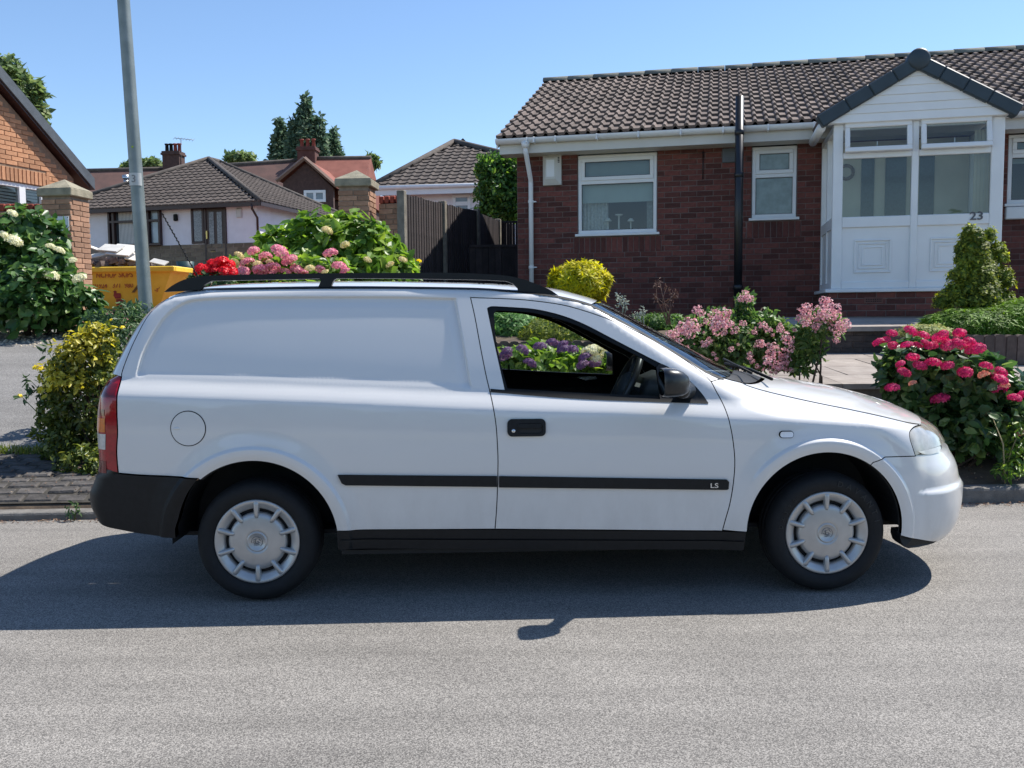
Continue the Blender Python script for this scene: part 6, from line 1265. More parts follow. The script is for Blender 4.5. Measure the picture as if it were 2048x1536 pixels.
def single_leaves(parent, blobs, n, size, m, seed, aspect=.6):
    """the largest outer leaves, each an object of its own"""
    b = MB(); prof = [(0, 0, 0), (.30, .5 * aspect, .10), (.68, .40 * aspect, .10), (1, 0, -.05), (.68, -.40 * aspect, .10), (.30, -.5 * aspect, .10)]; b.add([(a, c, d * .5) for a, c, d in prof], [[0, 1, 2, 3], [0, 3, 4, 5]]); me = b.mesh('leaf', m)
    P, D, g = sample_blobs(blobs, n * 3, seed, shell=.03, low=-.1); tocam = cC - P; tocam /= np.linalg.norm(tocam, axis=1)[:, None]; ok = np.where((D * tocam).sum(1) > -.05)[0][:n]; base = Vector(parent.location)
    for i in ok:
        nr = Vector(D[i]) + Vector((0, 0, .6)) + Vector(g.normal(0, .4, 3)); nr.normalize(); t = Vector(D[i]) + Vector(g.normal(0, .6, 3)); t -= nr * t.dot(nr); t.normalize(); s = nr.cross(t); o = link('leaf', me, None, parent); L = size * g.uniform(.75, 1.25); R = Matrix((t, s, nr)).transposed().to_4x4(); o.matrix_local = Matrix.Translation(Vector(P[i] + D[i] * .02) - base) @ R @ Matrix.Scale(L, 4)
def bloom_mesh(name, m, n=75, petal=.30, flat=.75, seed=1, mound=1.0):
    g = np.random.default_rng(seed); b = MB()
    for i in range(n):
        z = 1 - (i + .5) / n * (1.25 * mound); a = i * 2.39996; r = math.sqrt(max(0, 1 - z * z)); d = Vector((r * math.cos(a), r * math.sin(a), z)) ; nr = (d + Vector(g.normal(0, .18, 3))).normalized(); t = nr.orthogonal().normalized(); t.rotate(Matrix.Rotation(g.uniform(0, 6), 3, nr)); s = nr.cross(t); c = Vector((d.x, d.y, d.z * flat)) * g.uniform(.88, 1.04)
        for k in range(4):
            a_ = k * math.pi / 2; u = t * math.cos(a_) + s * math.sin(a_); v = t * math.cos(a_ + .62) + s * math.sin(a_ + .62); w_ = t * math.cos(a_ - .62) + s * math.sin(a_ - .62); b.add([c, c + w_ * petal * .62 + nr * .02, c + u * petal + nr * g.uniform(-.03, .05), c + v * petal * .62 + nr * .02], [[0, 1, 2, 3]])
    return b.mesh(name, m)
def spray_mesh(name, m, n, petal, seed):
    g = np.random.default_rng(seed); b = MB()
    for i in range(n):
        d = Vector(g.normal(0, 1, 3)); d.normalize(); d.z = d.z * .8 + .15; c = d * g.uniform(.45, 1.1); nr = (d + Vector(g.normal(0, .4, 3)) + Vector((0, -.3, .3))).normalized(); t = nr.orthogonal().normalized(); t.rotate(Matrix.Rotation(g.uniform(0, 6), 3, nr)); s = nr.cross(t); p_ = petal * g.uniform(.7, 1.35)
        for k in range(5):
            a_ = k * 1.2566; u = t * math.cos(a_) + s * math.sin(a_); v = t * math.cos(a_ + .55) + s * math.sin(a_ + .55); w_ = t * math.cos(a_ - .55) + s * math.sin(a_ - .55); b.add([c, c + w_ * p_ * .75 + nr * .05, c + u * p_ + nr * g.uniform(.0, .1), c + v * p_ * .75 + nr * .05], [[0, 1, 2, 3]])
    return b.mesh(name, m)
def blooms(parent, me, spots, Y, r_px, seed, jit=.25, dy=0.0, tilt=.5, nm='bloom'):
    g = random.Random(seed); base = Vector(parent.location)
    for s in spots:
        px, py = s[0], s[1]; k = s[2] if len(s) > 2 else 1.0; yy = Y + dy * g.uniform(-1, 1) + (s[3] if len(s) > 3 else 0); P = at(px, py, yy); r = r_px * k * yy / FPX * g.uniform(1 - jit, 1 + jit * .6); o = link(nm, me, None, parent); o.location = Vector(P) - base; o.scale = (r, r, r * g.uniform(.8, 1.0)); o.rotation_euler = (g.uniform(.1, .1 + tilt), g.uniform(-tilt, tilt), g.uniform(0, 6.28))
def PB(px, py, Y, rx, rz, ry=None):
    c = at(px, py, Y); k = Y / FPX; return (c, np.array([rx * k, (ry if ry else rx) * k, rz * k]))
def plant(name, px, Y, z, lab, cat, group=None):
    X = at(px, 700, Y)[0]; return empty(name, (X, Y, z), 0, lab, cat, group)
def stems(parent, tips, r=.012, m=None, base_spread=.12, seed=0, nm='stem'):
    g = random.Random(seed); base = Vector(parent.location)
    for t in tips:
        e = Vector(t) - base; s = Vector((g.uniform(-1, 1) * base_spread, g.uniform(-1, 1) * base_spread, -.05)); mid = s.lerp(e, .5) + Vector((g.uniform(-.05, .05), g.uniform(-.05, .05), .06)); b = MB(); b.smooth = True; b.tube([s, mid, e], [r, r * .75, r * .4], 6); b.build(nm, m or m_bark, parent)
# ---- cream hydrangea by the gate pillar
mL = leafmat('hydrangea_leaf', (.022, .060, .016), (.075, .145, .035), .30, .38, (.13, .20, .04)); mCream = leafmat('cream_petal', (.46, .45, .27), (.66, .63, .46), .25, .6)
hy = plant('hydrangea', 70, 11.7, float(gz(-6.2, 11.7)), 'large hydrangea with cream flower heads in front of the left gate pillar', 'shrub', 'hydrangeas in bloom')
bl = [PB(55, 490, 11.9, 62, 68), PB(90, 575, 11.7, 60, 88), PB(5, 560, 11.7, 75, 100), PB(160, 622, 11.6, 40, 45), PB(60, 600, 11.5, 95, 70), PB(-70, 540, 11.8, 80, 110), PB(105, 500, 12.0, 28, 45), PB(190, 650, 11.5, 24, 22)]
foliage(hy, 'foliage', bl, 4200, .135, mL, 11, up=.5, rnd=.55, aspect=.62, low=-.8); single_leaves(hy, bl, 200, .16, mL, 12)
stems(hy, [b_[0] for b_ in bl], .018, seed=3)
bc = bloom_mesh('bloom', mCream, 60, .32, .7, 2); blooms(hy, bc, [(27, 482, 1.5), (99, 552, 1.15), (40, 563, 1.1), (159, 557, 1.2), (40, 594, .9), (42, 618, .9), (57, 624, 1.0), (27, 645, 1.0), (118, 501, .8), (101, 493, .8), (25, 427, .7), (6, 470, .9), (146, 520, .6)], 11.15, 14, 4, dy=.1)
# ---- golden euonymus and green St John's wort by the kerb
mGold = leafmat('euonymus_leaf', (.040, .062, .014), (.105, .130, .024), .35, .4, (.24, .24, .05)); mGld2 = leafmat('euonymus_sunlit_gold', (.26, .24, .03), (.52, .45, .07), .4, .4, (.62, .56, .20)); mOl = leafmat('wort_leaf', (.030, .065, .030), (.075, .125, .045), .3, .5); mYel = leafmat('yellow_petal', (.60, .48, .02), (.75, .62, .05), .3, .5)
eu = plant('euonymus', 180, 6.75, .15, 'golden variegated euonymus bush beside the driveway behind the van', 'shrub')
bl = [PB(175, 890, 6.85, 68, 72, 60), PB(190, 800, 6.75, 70, 80, 60), PB(165, 735, 6.7, 52, 55, 45), PB(130, 770, 6.75, 38, 55), PB(200, 690, 6.7, 32, 42), PB(140, 850, 6.8, 42, 60), PB(110, 822, 6.75, 30, 26), PB(165, 925, 6.48, 46, 40), PB(122, 885, 6.55, 28, 30), PB(195, 940, 6.4, 30, 34)]
bl += [PB(random.uniform(85, 235), random.uniform(660, 930), 6.72, random.uniform(12, 24), random.uniform(12, 26)) for _ in range(16)]; foliage(eu, 'sunlit_gold_foliage', [PB(165, 705, 6.62, 46, 40, 40), PB(125, 745, 6.64, 30, 34), PB(195, 672, 6.66, 28, 28), PB(150, 760, 6.6, 40, 30), PB(105, 775, 6.66, 20, 20)], 1250, .045, mGld2, 29, up=.5, rnd=.7, aspect=.5, lump=.35, shell=.3); foliage(eu, 'foliage', bl, 8000, .042, mGold, 21, up=.4, rnd=.7, aspect=.5, low=-.9, lump=.22); stems(eu, [b_[0] for b_ in bl], .012, seed=5)  # variegated gold massed on top, with the sunlit yellow put into its colour
stems(eu, [at(60, 760, 6.7), at(45, 795, 6.7), at(80, 820, 6.7), at(95, 700, 6.7)], .006, m_stem, seed=6, nm='sprig')
sp = [PB(62, 762, 6.7, 10, 14), PB(75, 790, 6.7, 16, 12), PB(95, 800, 6.7, 14, 10), PB(98, 705, 6.7, 10, 14), PB(48, 795, 6.7, 8, 6)]; foliage(eu, 'sprig_leaves', sp, 90, .06, mOl, 22, up=.3, rnd=.8, aspect=.3)
wo_ = plant('wort_bush', 250, 7.2, .3, 'green shrub with small yellow flowers behind the van tail', 'shrub')
bl = [PB(240, 700, 7.2, 55, 72, 50), PB(230, 800, 7.1, 50, 90, 50), PB(262, 652, 7.4, 38, 44), PB(240, 900, 7.1, 45, 70), PB(200, 655, 7.6, 34, 30), PB(285, 632, 7.7, 26, 26), PB(330, 760, 7.3, 80, 110, 50), PB(300, 880, 7.2, 70, 80), PB(390, 740, 7.4, 70, 100)]
foliage(wo_, 'foliage', bl, 11000, .045, mOl, 23, up=.3, rnd=.8, aspect=.38, low=-.9, lump=.25); stems(wo_, [b_[0] for b_ in bl], .01, seed=7)
by = bloom_mesh('flower', mYel, 9, .8, .5, 3, .5); blooms(wo_, by, [(215, 714), (168, 814, .9), (185, 816, .8), (200, 668, .8), (232, 700, .7), (245, 655, .8), (222, 640, .7)], 6.75, 5.5, 8, nm='flower'); blooms(eu, by, [(40, 792, 1.0), (115, 886, .8), (82, 738, 1.2), (72, 735, 1.0), (112, 950, .7)], 6.6, 6, 9, nm='flower')
# ---- grass and weeds
mGr = leafmat('grass_blade', (.06, .10, .015), (.17, .20, .04), .3, .6, (.30, .27, .10))
def tuft(blobs, n, h, seed, m=None):
    g = np.random.default_rng(seed); V = []; F = []
    for i in range(n):
        c, r = blobs[g.integers(len(blobs))]; a = g.uniform(0, 6.28); q = math.sqrt(g.uniform()); X, Y = c[0] + r[0] * q * math.cos(a), c[1] + r[1] * q * math.sin(a); z = float(gz(X, Y)) + .012; d = g.normal(0, .5, 2); hh = h * g.uniform(.4, 1.2); w_ = .006; k = len(V); V += [(X - w_, Y, z), (X + w_, Y, z), (X + d[0] * hh, Y + d[1] * hh, z + hh)]; F.append((k, k + 1, k + 2))
    return np.array(V), np.array(F)
V, F = tuft([((-3.75, 6.88, 0), (.55, .07)), ((-3.2, 6.85, 0), (.3, .10)), ((-4.6, 6.85, 0), (.5, .06))], 1400, .06, 31); o = link('grass', fast_mesh('grass', V, F[:, None, :], mGr)); tag(o, 'yellowed grass growing along the drive edge', 'grass', kind='stuff')
def weed(px, py, Y, h, seed, lab):
    P = at(px, py, Y); w_ = empty('weed', (P[0], P[1], max(0.0, P[2])), 0, lab, 'weed', 'weeds in the kerb'); foliage(w_, 'foliage', [(np.array([P[0], P[1], P[2] + h * .4]), np.array([h * .5, h * .4, h * .5]))], 45, h * .35, mOl, seed, up=.4, rnd=.8, aspect=.4, low=-.9); stems(w_, [(P[0] + .02, P[1], P[2] + h)], .004, m_stem, .01, seed)
weed(146, 1030, 5.72, .09, 33, 'small green weed growing from the kerb joint beside the van bumper')
# leaf litter in the channel
g = np.random.default_rng(5); n = 1500; X = np.concatenate([g.uniform(-5.2, -2.0, n // 2), g.uniform(2.4, 5.2, n // 2)]); Yl = KY + math.tan(TH) * X - np.abs(g.normal(0, .05, n)) - .012; P = np.stack([X, Yl, np.full(n, .006)], 1)
n2 = 1300; X2 = g.uniform(2.5, 4.6, n2); Y2 = KY + math.tan(TH) * X2 + g.uniform(.12, 1.0, n2); P2 = np.stack([X2, Y2, gz(X2, Y2) + .01], 1); P3 = np.stack([g.uniform(-4.2, -2.2, 500), g.uniform(5.9, 6.9, 500), np.zeros(500)], 1); P3[:, 2] = gz(P3[:, 0], P3[:, 1]) + .03
P = np.concatenate([P, P2, P3]); V, F, k = leaf_arrays(P, np.tile([[0, 0, 1.0]], (len(P), 1)), g, .017, 'diamond', .8, .5, .6); o = link('leaf_litter', fast_mesh('leaf_litter', V, F, leafmat('litter', (.07, .035, .022), (.19, .12, .075), .1, .9, (.33, .25, .17)))); tag(o, 'dry brown leaf litter along kerb and flower bed', 'litter', kind='stuff')
# ---- red flowers and pink hydrangea behind the van roof
mRed = leafmat('red_petal', (.42, .004, .012), (.62, .010, .022), .25, .5); br = bloom_mesh('bloom', mRed, 55, .42, .8, 5)
rp_ = plant('red_rose_bush', 430, 8.3, .75, 'bush with a mass of bright red flowers behind the van roof', 'shrub'); bl = [PB(430, 580, 8.3, 40, 40), PB(400, 575, 8.4, 25, 30)]; foliage(rp_, 'foliage', bl, 900, .05, mOl, 41, aspect=.55); stems(rp_, [b_[0] for b_ in bl], .012, seed=9)
blooms(rp_, br, [(402, 538), (414, 542), (428, 530, 1.2), (442, 526, 1.2), (455, 533, 1.1), (462, 541), (448, 543, 1.1), (432, 545, 1.1), (420, 534, .9), (396, 546, .8), (466, 546, .8)], 8.25, 13, 10, .15, .08)
mLight = leafmat('bright_leaf', (.055, .115, .020), (.16, .25, .040), .42, .4, (.26, .34, .06)); mPink = leafmat('pink_petal', (.44, .12, .20), (.62, .27, .33), .3, .6, (.60, .48, .30)); mPale = leafmat('fading_petal', (.42, .40, .16), (.56, .44, .28), .3, .6)
gh = plant('hydrangea', 660, 10.3, .95, 'tall bright green hydrangea with few fading heads beside the dark fence', 'shrub', 'hydrangeas in bloom')
bl = [PB(640, 500, 10.4, 78, 62), PB(715, 505, 10.3, 75, 62), PB(780, 545, 10.2, 48, 45), PB(570, 500, 10.4, 55, 42), PB(680, 470, 10.5, 50, 38), PB(620, 560, 10.2, 120, 50), PB(740, 560, 10.1, 80, 50)]
foliage(gh, 'foliage', bl, 3600, .13, mLight, 43, up=.45, rnd=.6, aspect=.6, low=-.8); single_leaves(gh, bl, 180, .15, mLight, 44); stems(gh, [b_[0] for b_ in bl], .016, seed=11)
bp_ = bloom_mesh('bloom', mPale, 55, .32, .7, 6); blooms(gh, bp_, [(654, 461), (690, 490, .8), (780, 530, .9), (806, 520, .8), (735, 520, .7)], 9.75, 11, 12, dy=.1)
ph = plant('hydrangea', 560, 9.5, .9, 'spreading hydrangea with dusty pink heads behind the van roof rail', 'shrub', 'hydrangeas in bloom')
bl = [PB(545, 545, 9.6, 90, 42), PB(640, 550, 9.6, 70, 32), PB(490, 555, 9.6, 50, 32), PB(580, 590, 9.5, 130, 40)]; foliage(ph, 'foliage', bl, 2600, .10, mLight, 45, up=.5, rnd=.6, aspect=.6, low=-.8); stems(ph, [b_[0] for b_ in bl], .014, seed=13)
bpk = bloom_mesh('bloom', mPink, 75, .27, .75, 7); blooms(ph, bpk, [(559, 505, 1.2), (579, 522, 1.1), (507, 503), (531, 515, 1.1), (545, 537, 1.2), (593, 539), (494, 526), (487, 543), (570, 545, 1.1), (640, 539, .9), (678, 534, 1.1), (661, 507, .9), (520, 541), (606, 545, .8), (690, 543, .8)], 9.1, 15, 14, dy=.12); blooms(ph, bp_, [(470, 525), (478, 512, .8), (620, 537, .9), (540, 526, .8), (515, 528, .9), (460, 545, .9), (650, 545, .8)], 9.0, 13, 15, dy=.1)
yf = plant('yellow_flower', 824, 10.6, 1.0, 'thin plant with tiny yellow flowers at the foot of the fence', 'plant'); foliage(yf, 'foliage', [PB(824, 540, 10.6, 14, 26)], 120, .05, mLight, 46, aspect=.3, low=-.9); stems(yf, [at(822, 518, 10.6), at(836, 520, 10.6)], .005, m_stem, seed=15); blooms(yf, by, [(826, 528), (834, 536), (820, 536), (838, 522)], 10.5, 5, 16, nm='flower')
# ---- clipped conifers and mounds
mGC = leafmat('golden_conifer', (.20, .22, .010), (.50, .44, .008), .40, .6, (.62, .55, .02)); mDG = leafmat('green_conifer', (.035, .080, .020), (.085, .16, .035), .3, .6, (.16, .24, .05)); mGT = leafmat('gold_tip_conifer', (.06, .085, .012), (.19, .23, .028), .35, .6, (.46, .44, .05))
def conifer(name, px, Y, z, lab, blobs, n, size, m, seed, aspect=.16, **kw):
    c = plant(name, px, Y, z, lab, 'conifer'); base = Vector(c.location); b = MB(); b.smooth = True; t = Vector(blobs[0][0]) - base; b.tube([(0, 0, -.1), t * .5, t], [.03, .025, .012], 7); b.build('trunk', m_bark, c); core = MB(); core.smooth = True
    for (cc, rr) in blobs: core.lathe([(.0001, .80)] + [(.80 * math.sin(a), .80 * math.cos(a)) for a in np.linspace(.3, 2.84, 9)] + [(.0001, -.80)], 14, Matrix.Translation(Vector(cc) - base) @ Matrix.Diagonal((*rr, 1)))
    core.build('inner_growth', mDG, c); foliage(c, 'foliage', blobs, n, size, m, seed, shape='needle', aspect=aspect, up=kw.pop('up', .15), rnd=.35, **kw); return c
conifer('globe_conifer', 1160, 11.3, 1.1, 'clipped golden globe conifer in front of the brick wall', [PB(1160, 567, 11.3, 60, 43)], 9500, .068, mGC, 51, lump=.10, shell=.09, low=-1)
conifer('juniper', 1035, 10.2, 1.05, 'spreading bright green juniper seen through the van window', [PB(1030, 662, 10.2, 75, 40), PB(990, 645, 10.6, 60, 40)], 5000, .07, leafmat('juniper_leaf', (.05, .12, .03), (.12, .24, .06), .3, .6), 52)
conifer('mound_conifer', 1130, 9.4, 1.0, 'dark green dome conifer with golden tips seen through the van window', [PB(1125, 680, 9.4, 88, 52), PB(1200, 690, 9.5, 60, 36)], 7000, .05, mGT, 53, lump=.06, shell=.06)
conifer('juniper', 1325, 11.0, 1.15, 'low green juniper at the foot of the house wall', [PB(1325, 648, 11.0, 48, 20), PB(1290, 645, 11.2, 30, 15)], 2600, .06, mDG, 54)
_g = random.Random(8); CB = [PB(1956, 515, 9.3, 34, 34), PB(1958, 560, 9.3, 50, 42), PB(1952, 595, 9.3, 62, 36), PB(1885, 606, 9.3, 18, 16)]
for _k in range(46):
    _t = _g.uniform(0, 1); _py = 463 + 145 * _t; _hw = 22 + 50 * _t ** .8; _a = _g.uniform(-1, 1); CB.append(PB(1956 + _hw * _a + 10 * _t, _py, 9.3 - .28 * math.sqrt(1 - _a * _a) * (.3 + .7 * _t) * _g.uniform(.5, 1), _g.uniform(9, 15), _g.uniform(11, 18)))
gcon = conifer('golden_conifer', 1955, 9.3, 1.1, 'upright golden tipped conifer hiding the corner of the porch', CB, 17000, .034, mGT, 55, aspect=.30, lump=.30, shell=.12, up=.5)
hm = conifer('heather_mound', 1980, 8.95, 1.05, 'rounded bright green heather mound above the brick edging', [PB(1960, 650, 8.9, 120, 36, 70), PB(2060, 640, 8.9, 90, 44, 70), PB(1890, 650, 9.0, 50, 22)], 12000, .06, leafmat('heather_leaf', (.06, .13, .012), (.16, .27, .025), .35, .6), 56, aspect=.10, up=1.0, lump=.06)
conifer('sedum_clump', 1850, 8.6, 1.0, 'low pale green sedum clump spilling over the edging by the step', [PB(1850, 664, 8.6, 52, 15)], 1500, .03, leafmat('sage_leaf', (.17, .19, .07), (.34, .34, .14), .3, .7), 57, aspect=.4)
# ---- hydrangeas behind the van window
mPur = leafmat('purple_petal', (.085, .045, .115), (.15, .075, .17), .25, .6, (.21, .075, .12)); bpu = bloom_mesh('bloom', mPur, 75, .27, .75, 8)
pu = plant('hydrangea', 1090, 7.9, .6, 'purple hydrangea seen through the van window', 'shrub', 'hydrangeas in bloom'); bl = [PB(1060, 740, 7.95, 75, 48), PB(1140, 740, 7.95, 70, 42), PB(990, 745, 8.0, 50, 45)]; foliage(pu, 'foliage', bl, 2400, .085, mLight, 61, up=.5, rnd=.6, aspect=.6); stems(pu, [b_[0] for b_ in bl], .014, seed=17)
blooms(pu, bpu, [(1080, 694, 1.0), (1105, 686, 1.0), (1045, 700, .9), (1014, 702, .8), (1125, 690, 1.0), (1060, 727), (1127, 700, 1.1), (1145, 700, 1.1), (1170, 715), (1190, 727), (1165, 730), (1010, 712), (985, 705)], 7.5, 14, 18, dy=.1)
cr_ = plant('hydrangea', 1200, 7.7, .6, 'cream hydrangea beside the far door mirror', 'shrub', 'hydrangeas in bloom'); bl = [PB(1205, 735, 7.8, 45, 38)]; foliage(cr_, 'foliage', bl, 700, .08, mLight, 62); stems(cr_, [bl[0][0]], .014, seed=18); blooms(cr_, bc, [(1185, 700), (1202, 696), (1192, 715), (1172, 703, .8), (1215, 710), (1225, 725)], 7.45, 14, 19)
# ---- pink roses
mRo = leafmat('rose_leaf', (.040, .085, .022), (.11, .18, .045), .35, .45, (.20, .25, .08)); mRP = leafmat('rose_petal', (.42, .17, .21), (.56, .36, .37), .3, .6, (.62, .56, .50)); bro = spray_mesh('bloom', mRP, 46, .21, 9)
ro_ = plant('rose_bush', 1460, 7.4, .5, 'wide rose bush covered in pale pink flowers behind the bonnet', 'shrub'); bl = [PB(1400, 700, 7.5, 75, 55), PB(1480, 700, 7.5, 70, 60), PB(1545, 715, 7.4, 55, 50), PB(1440, 660, 7.5, 55, 40), PB(1520, 660, 7.5, 50, 35), PB(1490, 605, 7.5, 14, 22), PB(1570, 690, 7.4, 35, 40)]
foliage(ro_, 'foliage', bl, 6500, .052, mRo, 63, up=.35, rnd=.8, aspect=.5, lump=.28, shell=.25); stems(ro_, [b_[0] for b_ in bl] + [at(1488, 585, 7.5), at(1525, 615, 7.5), at(1470, 600, 7.5)], .010, seed=20)
sp_ = [(1442, 640, 1.3), (1435, 660, 1.4), (1350, 670, 1.2), (1365, 660, 1.1), (1338, 672), (1380, 650, 1.1), (1457, 650, 1.3), (1428, 632), (1450, 628), (1550, 710, 1.4), (1537, 725, 1.3), (1567, 722, 1.3), (1556, 735, 1.2), (1545, 695, 1.1), (1395, 622, .8), (1404, 628, .7), (1525, 652, .9), (1420, 682, .9), (1410, 690, .8), (1575, 680), (1490, 592, .8), (1482, 600, .7), (1498, 600, .7), (1500, 710, .7), (1462, 700, .7), (1535, 660, .8), (1392, 660), (1375, 668), (1580, 700, .8), (1510, 665, .7), (1560, 660, .7), (1520, 690, .8), (1440, 650, 1.2), (1358, 682, .8), (1415, 645, .9), (1470, 662, .9), (1485, 648, .6), (1546, 742), (1574, 738, .9)]
blooms(ro_, bro, sp_, 7.05, 13, 21, .25, .15)
g2 = random.Random(4); blooms(ro_, bro, [(g2.uniform(1345, 1590), g2.uniform(640, 745), g2.uniform(.35, .7)) for _ in range(70)], 7.1, 9, 22, .25, .2)
ps = plant('rose_bush', 1630, 7.1, .5, 'arching rose spray with a tall pink flower cluster over the path', 'shrub'); bl = [PB(1615, 700, 7.1, 30, 40), PB(1640, 655, 7.1, 40, 30), PB(1600, 730, 7.1, 20, 30)]; foliage(ps, 'foliage', bl, 900, .06, mRo, 64, up=.3, rnd=.8, aspect=.45, hang=.3); stems(ps, [b_[0] for b_ in bl] + [at(1655, 620, 7.0)], .010, seed=23)
blooms(ps, bro, [(1655, 612, 1.2), (1668, 620, 1.2), (1642, 625, 1.1), (1612, 630, 1.2), (1624, 640, 1.2), (1640, 645, 1.1), (1658, 640, 1.2), (1672, 645, 1.1), (1682, 655), (1605, 620), (1662, 660, 1.1), (1675, 670, .9), (1630, 655), (1692, 648, .8), (1618, 615, .9), (1648, 605), (1600, 640, .9), (1670, 632, 1.1), (1650, 632), (1686, 664, .7), (1672, 682, .7), (1612, 648), (1698, 655, .5), (1636, 660, .8)], 6.9, 12, 24, .2, .12)
# ---- dry seed heads in front of the wall
mDry = leafmat('dry_stem', (.10, .055, .045), (.19, .12, .09), .1, .9); mSil = leafmat('silver_leaf', (.20, .23, .20), (.32, .35, .30), .2, .8)
def dry(px0, py0, Y, tips, m, lab, seed):
    d = empty('dry_plant', tuple(at(px0, py0, Y)), 0, lab, 'plant'); stems(d, [at(a, c, Y) for a, c in tips], .006, m, .03, seed); foliage(d, 'seed_heads', [PB(a, c + 4, Y, 5, 9) for a, c in tips], len(tips) * 14, .035, m, seed, aspect=.4, low=-.9)
dry(1338, 640, 9.6, [(1312, 565), (1318, 560), (1334, 572), (1345, 580), (1352, 585), (1328, 605), (1310, 592), (1340, 600)], mDry, 'dry reddish seed stems in front of the brick wall', 71)
dry(1244, 640, 9.6, [(1236, 592), (1243, 590), (1252, 604), (1240, 606)], mSil, 'silvery leaf stems beside the golden globe conifer', 72); dry(1288, 650, 9.6, [(1286, 618), (1282, 628), (1262, 630), (1270, 628)], mSil, 'short silvery sprigs between conifer and dry stems', 73)
# ---- red hydrangea at the kerb, right
mRL = leafmat('dark_hydrangea_leaf', (.022, .055, .018), (.075, .135, .038), .32, .33, (.15, .21, .06)); mMag = leafmat('magenta_petal', (.34, .008, .075), (.50, .030, .13), .28, .55, (.56, .12, .19)); bmg = bloom_mesh('bloom', mMag, 70, .30, .72, 10); bsal = bloom_mesh('bloom', leafmat('salmon_petal', (.50, .17, .13), (.52, .30, .20), .3, .6), 50, .32, .7, 12)
rh = plant('hydrangea', 1900, 6.55, .14, 'hydrangea covered in magenta heads at the kerb in front of the van', 'shrub', 'hydrangeas in bloom')
bl = [PB(1870, 765, 6.7, 92, 82, 75), PB(1930, 790, 6.6, 95, 90, 75), PB(1840, 740, 6.8, 70, 62), PB(1995, 835, 6.5, 62, 78), PB(1900, 850, 6.55, 88, 65), PB(1800, 760, 6.8, 30, 45), PB(2050, 850, 6.6, 50, 80)]
foliage(rh, 'foliage', bl, 4300, .088, mRL, 65, up=.45, rnd=.6, aspect=.62, low=-.9, shell=.22); single_leaves(rh, bl, 120, .10, mRL, 66); stems(rh, [b_[0] for b_ in bl] + [at(1860, 880, 6.5), at(1930, 900, 6.45), at(2000, 900, 6.4)], .012, seed=25)
sp_ = [(1757, 685, 1.1), (1784, 667), (1821, 663, 1.2), (1847, 671, 1.1), (1880, 676, 1.2), (1886, 667), (1919, 667, 1.1), (1786, 691, .9), (1813, 691), (1834, 691), (1862, 692, 1.1), (1897, 691, 1.1), (1928, 691, 1.3), (1956, 698, 1.2), (1940, 684), (1825, 715, 1.1), (1801, 728, .9), (1840, 732), (1867, 726, 1.3), (1895, 732), (1808, 745, 1.3), (1930, 745, 1.35), (1972, 733, 1.2), (2002, 744), (2002, 759, 1.2), (1784, 776, 1.4), (1998, 781, 1.5), (1880, 798, 1.4), (2029, 797, 1.3), (2044, 790), (1985, 752), (1914, 684, .9), (1772, 680, .9), (1850, 686, .9), (1942, 702, .9)]
blooms(rh, bmg, [(a, b__, *(c or [1.0])) + ((-.05,) if True else ()) for a, b__, *c in sp_], 6.32, 12.5, 26, .18, .12); blooms(rh, bsal, [(1967, 750, 1.0), (1825, 767, .8), (2010, 770, .8), (2040, 865, .9)], 6.2, 11, 27, .2, .05)
wd2 = plant('dry_weed', 2030, 6.25, .13, 'straggly dry weed on the bare soil at the picture edge', 'weed'); stems(wd2, [at(1985, 835, 6.2), at(2040, 860, 6.2), at(2020, 900, 6.2)], .006, leafmat('straw', (.26, .22, .12), (.36, .31, .18), .2, .8), .1, 28); foliage(wd2, 'foliage', [PB(2035, 890, 6.2, 24, 50), PB(2015, 940, 6.15, 30, 14)], 260, .045, mLight, 67, aspect=.4, low=-.9)
# ---- trees
mT1 = leafmat('cypress_leaf', (.045, .085, .055), (.12, .17, .105), .35, .7, (.17, .22, .13)); mT2 = leafmat('cedar_leaf', (.06, .10, .04), (.15, .20, .07), .35, .6, (.24, .28, .10)); mT3 = leafmat('laurel_leaf', (.03, .075, .018), (.10, .19, .035), .38, .4, (.20, .30, .05))
def tree(name, px, Y, z0, lab, blobs, n, size, m, seed, **kw):
    t = plant(name, px, Y, z0, lab, 'tree', 'trees behind the houses'); base = Vector(t.location); b = MB(); b.smooth = True; tp_ = max(blobs, key=lambda q: q[0][2])[0]; e = Vector(tp_) - base; b.tube([(0, 0, -1), e * .4, e * .98], [.02 * e.length, .015 * e.length, .004 * e.length], 8)
    for c, r in blobs: q = Vector(c) - base; b.tube([Vector((0, 0, max(.2, q.z * .55))) + Vector((e.x, e.y, 0)) * .3, q], [.008 * e.length, .003 * e.length], 6)
    b.build('trunk', m_bark, t); foliage(t, 'crown', blobs, n, size, m, seed, **kw); return t
def cone_blobs(px, py0, py1, hw, Y, n=6): return [PB(px + random.uniform(-.12, .12) * hw, py0 + (py1 - py0) * (k + .6) / n, Y, max(4, hw * ((k + .7) / n) ** .8), (py1 - py0) / n * .95) for k in range(n)]
tree('cypress_tree', 612, 80, 6, 'tallest pointed cypress behind the terrace chimney', cone_blobs(612, 196, 330, 33, 80, 8) + cone_blobs(640, 235, 330, 18, 80, 5) + cone_blobs(588, 240, 330, 16, 80, 5), 5200, .55, mT1, 81, shape='diamond', aspect=.5, up=.5, rnd=.7, lump=.3, shell=.25, low=-.9)
tree('cypress_tree', 562, 82, 6, 'narrow cypress on the left of the tall cypress', cone_blobs(560, 240, 330, 20, 82, 7), 2200, .5, mT1, 82, shape='diamond', aspect=.5, up=.5, rnd=.7, lump=.3, shell=.25, low=-.9)
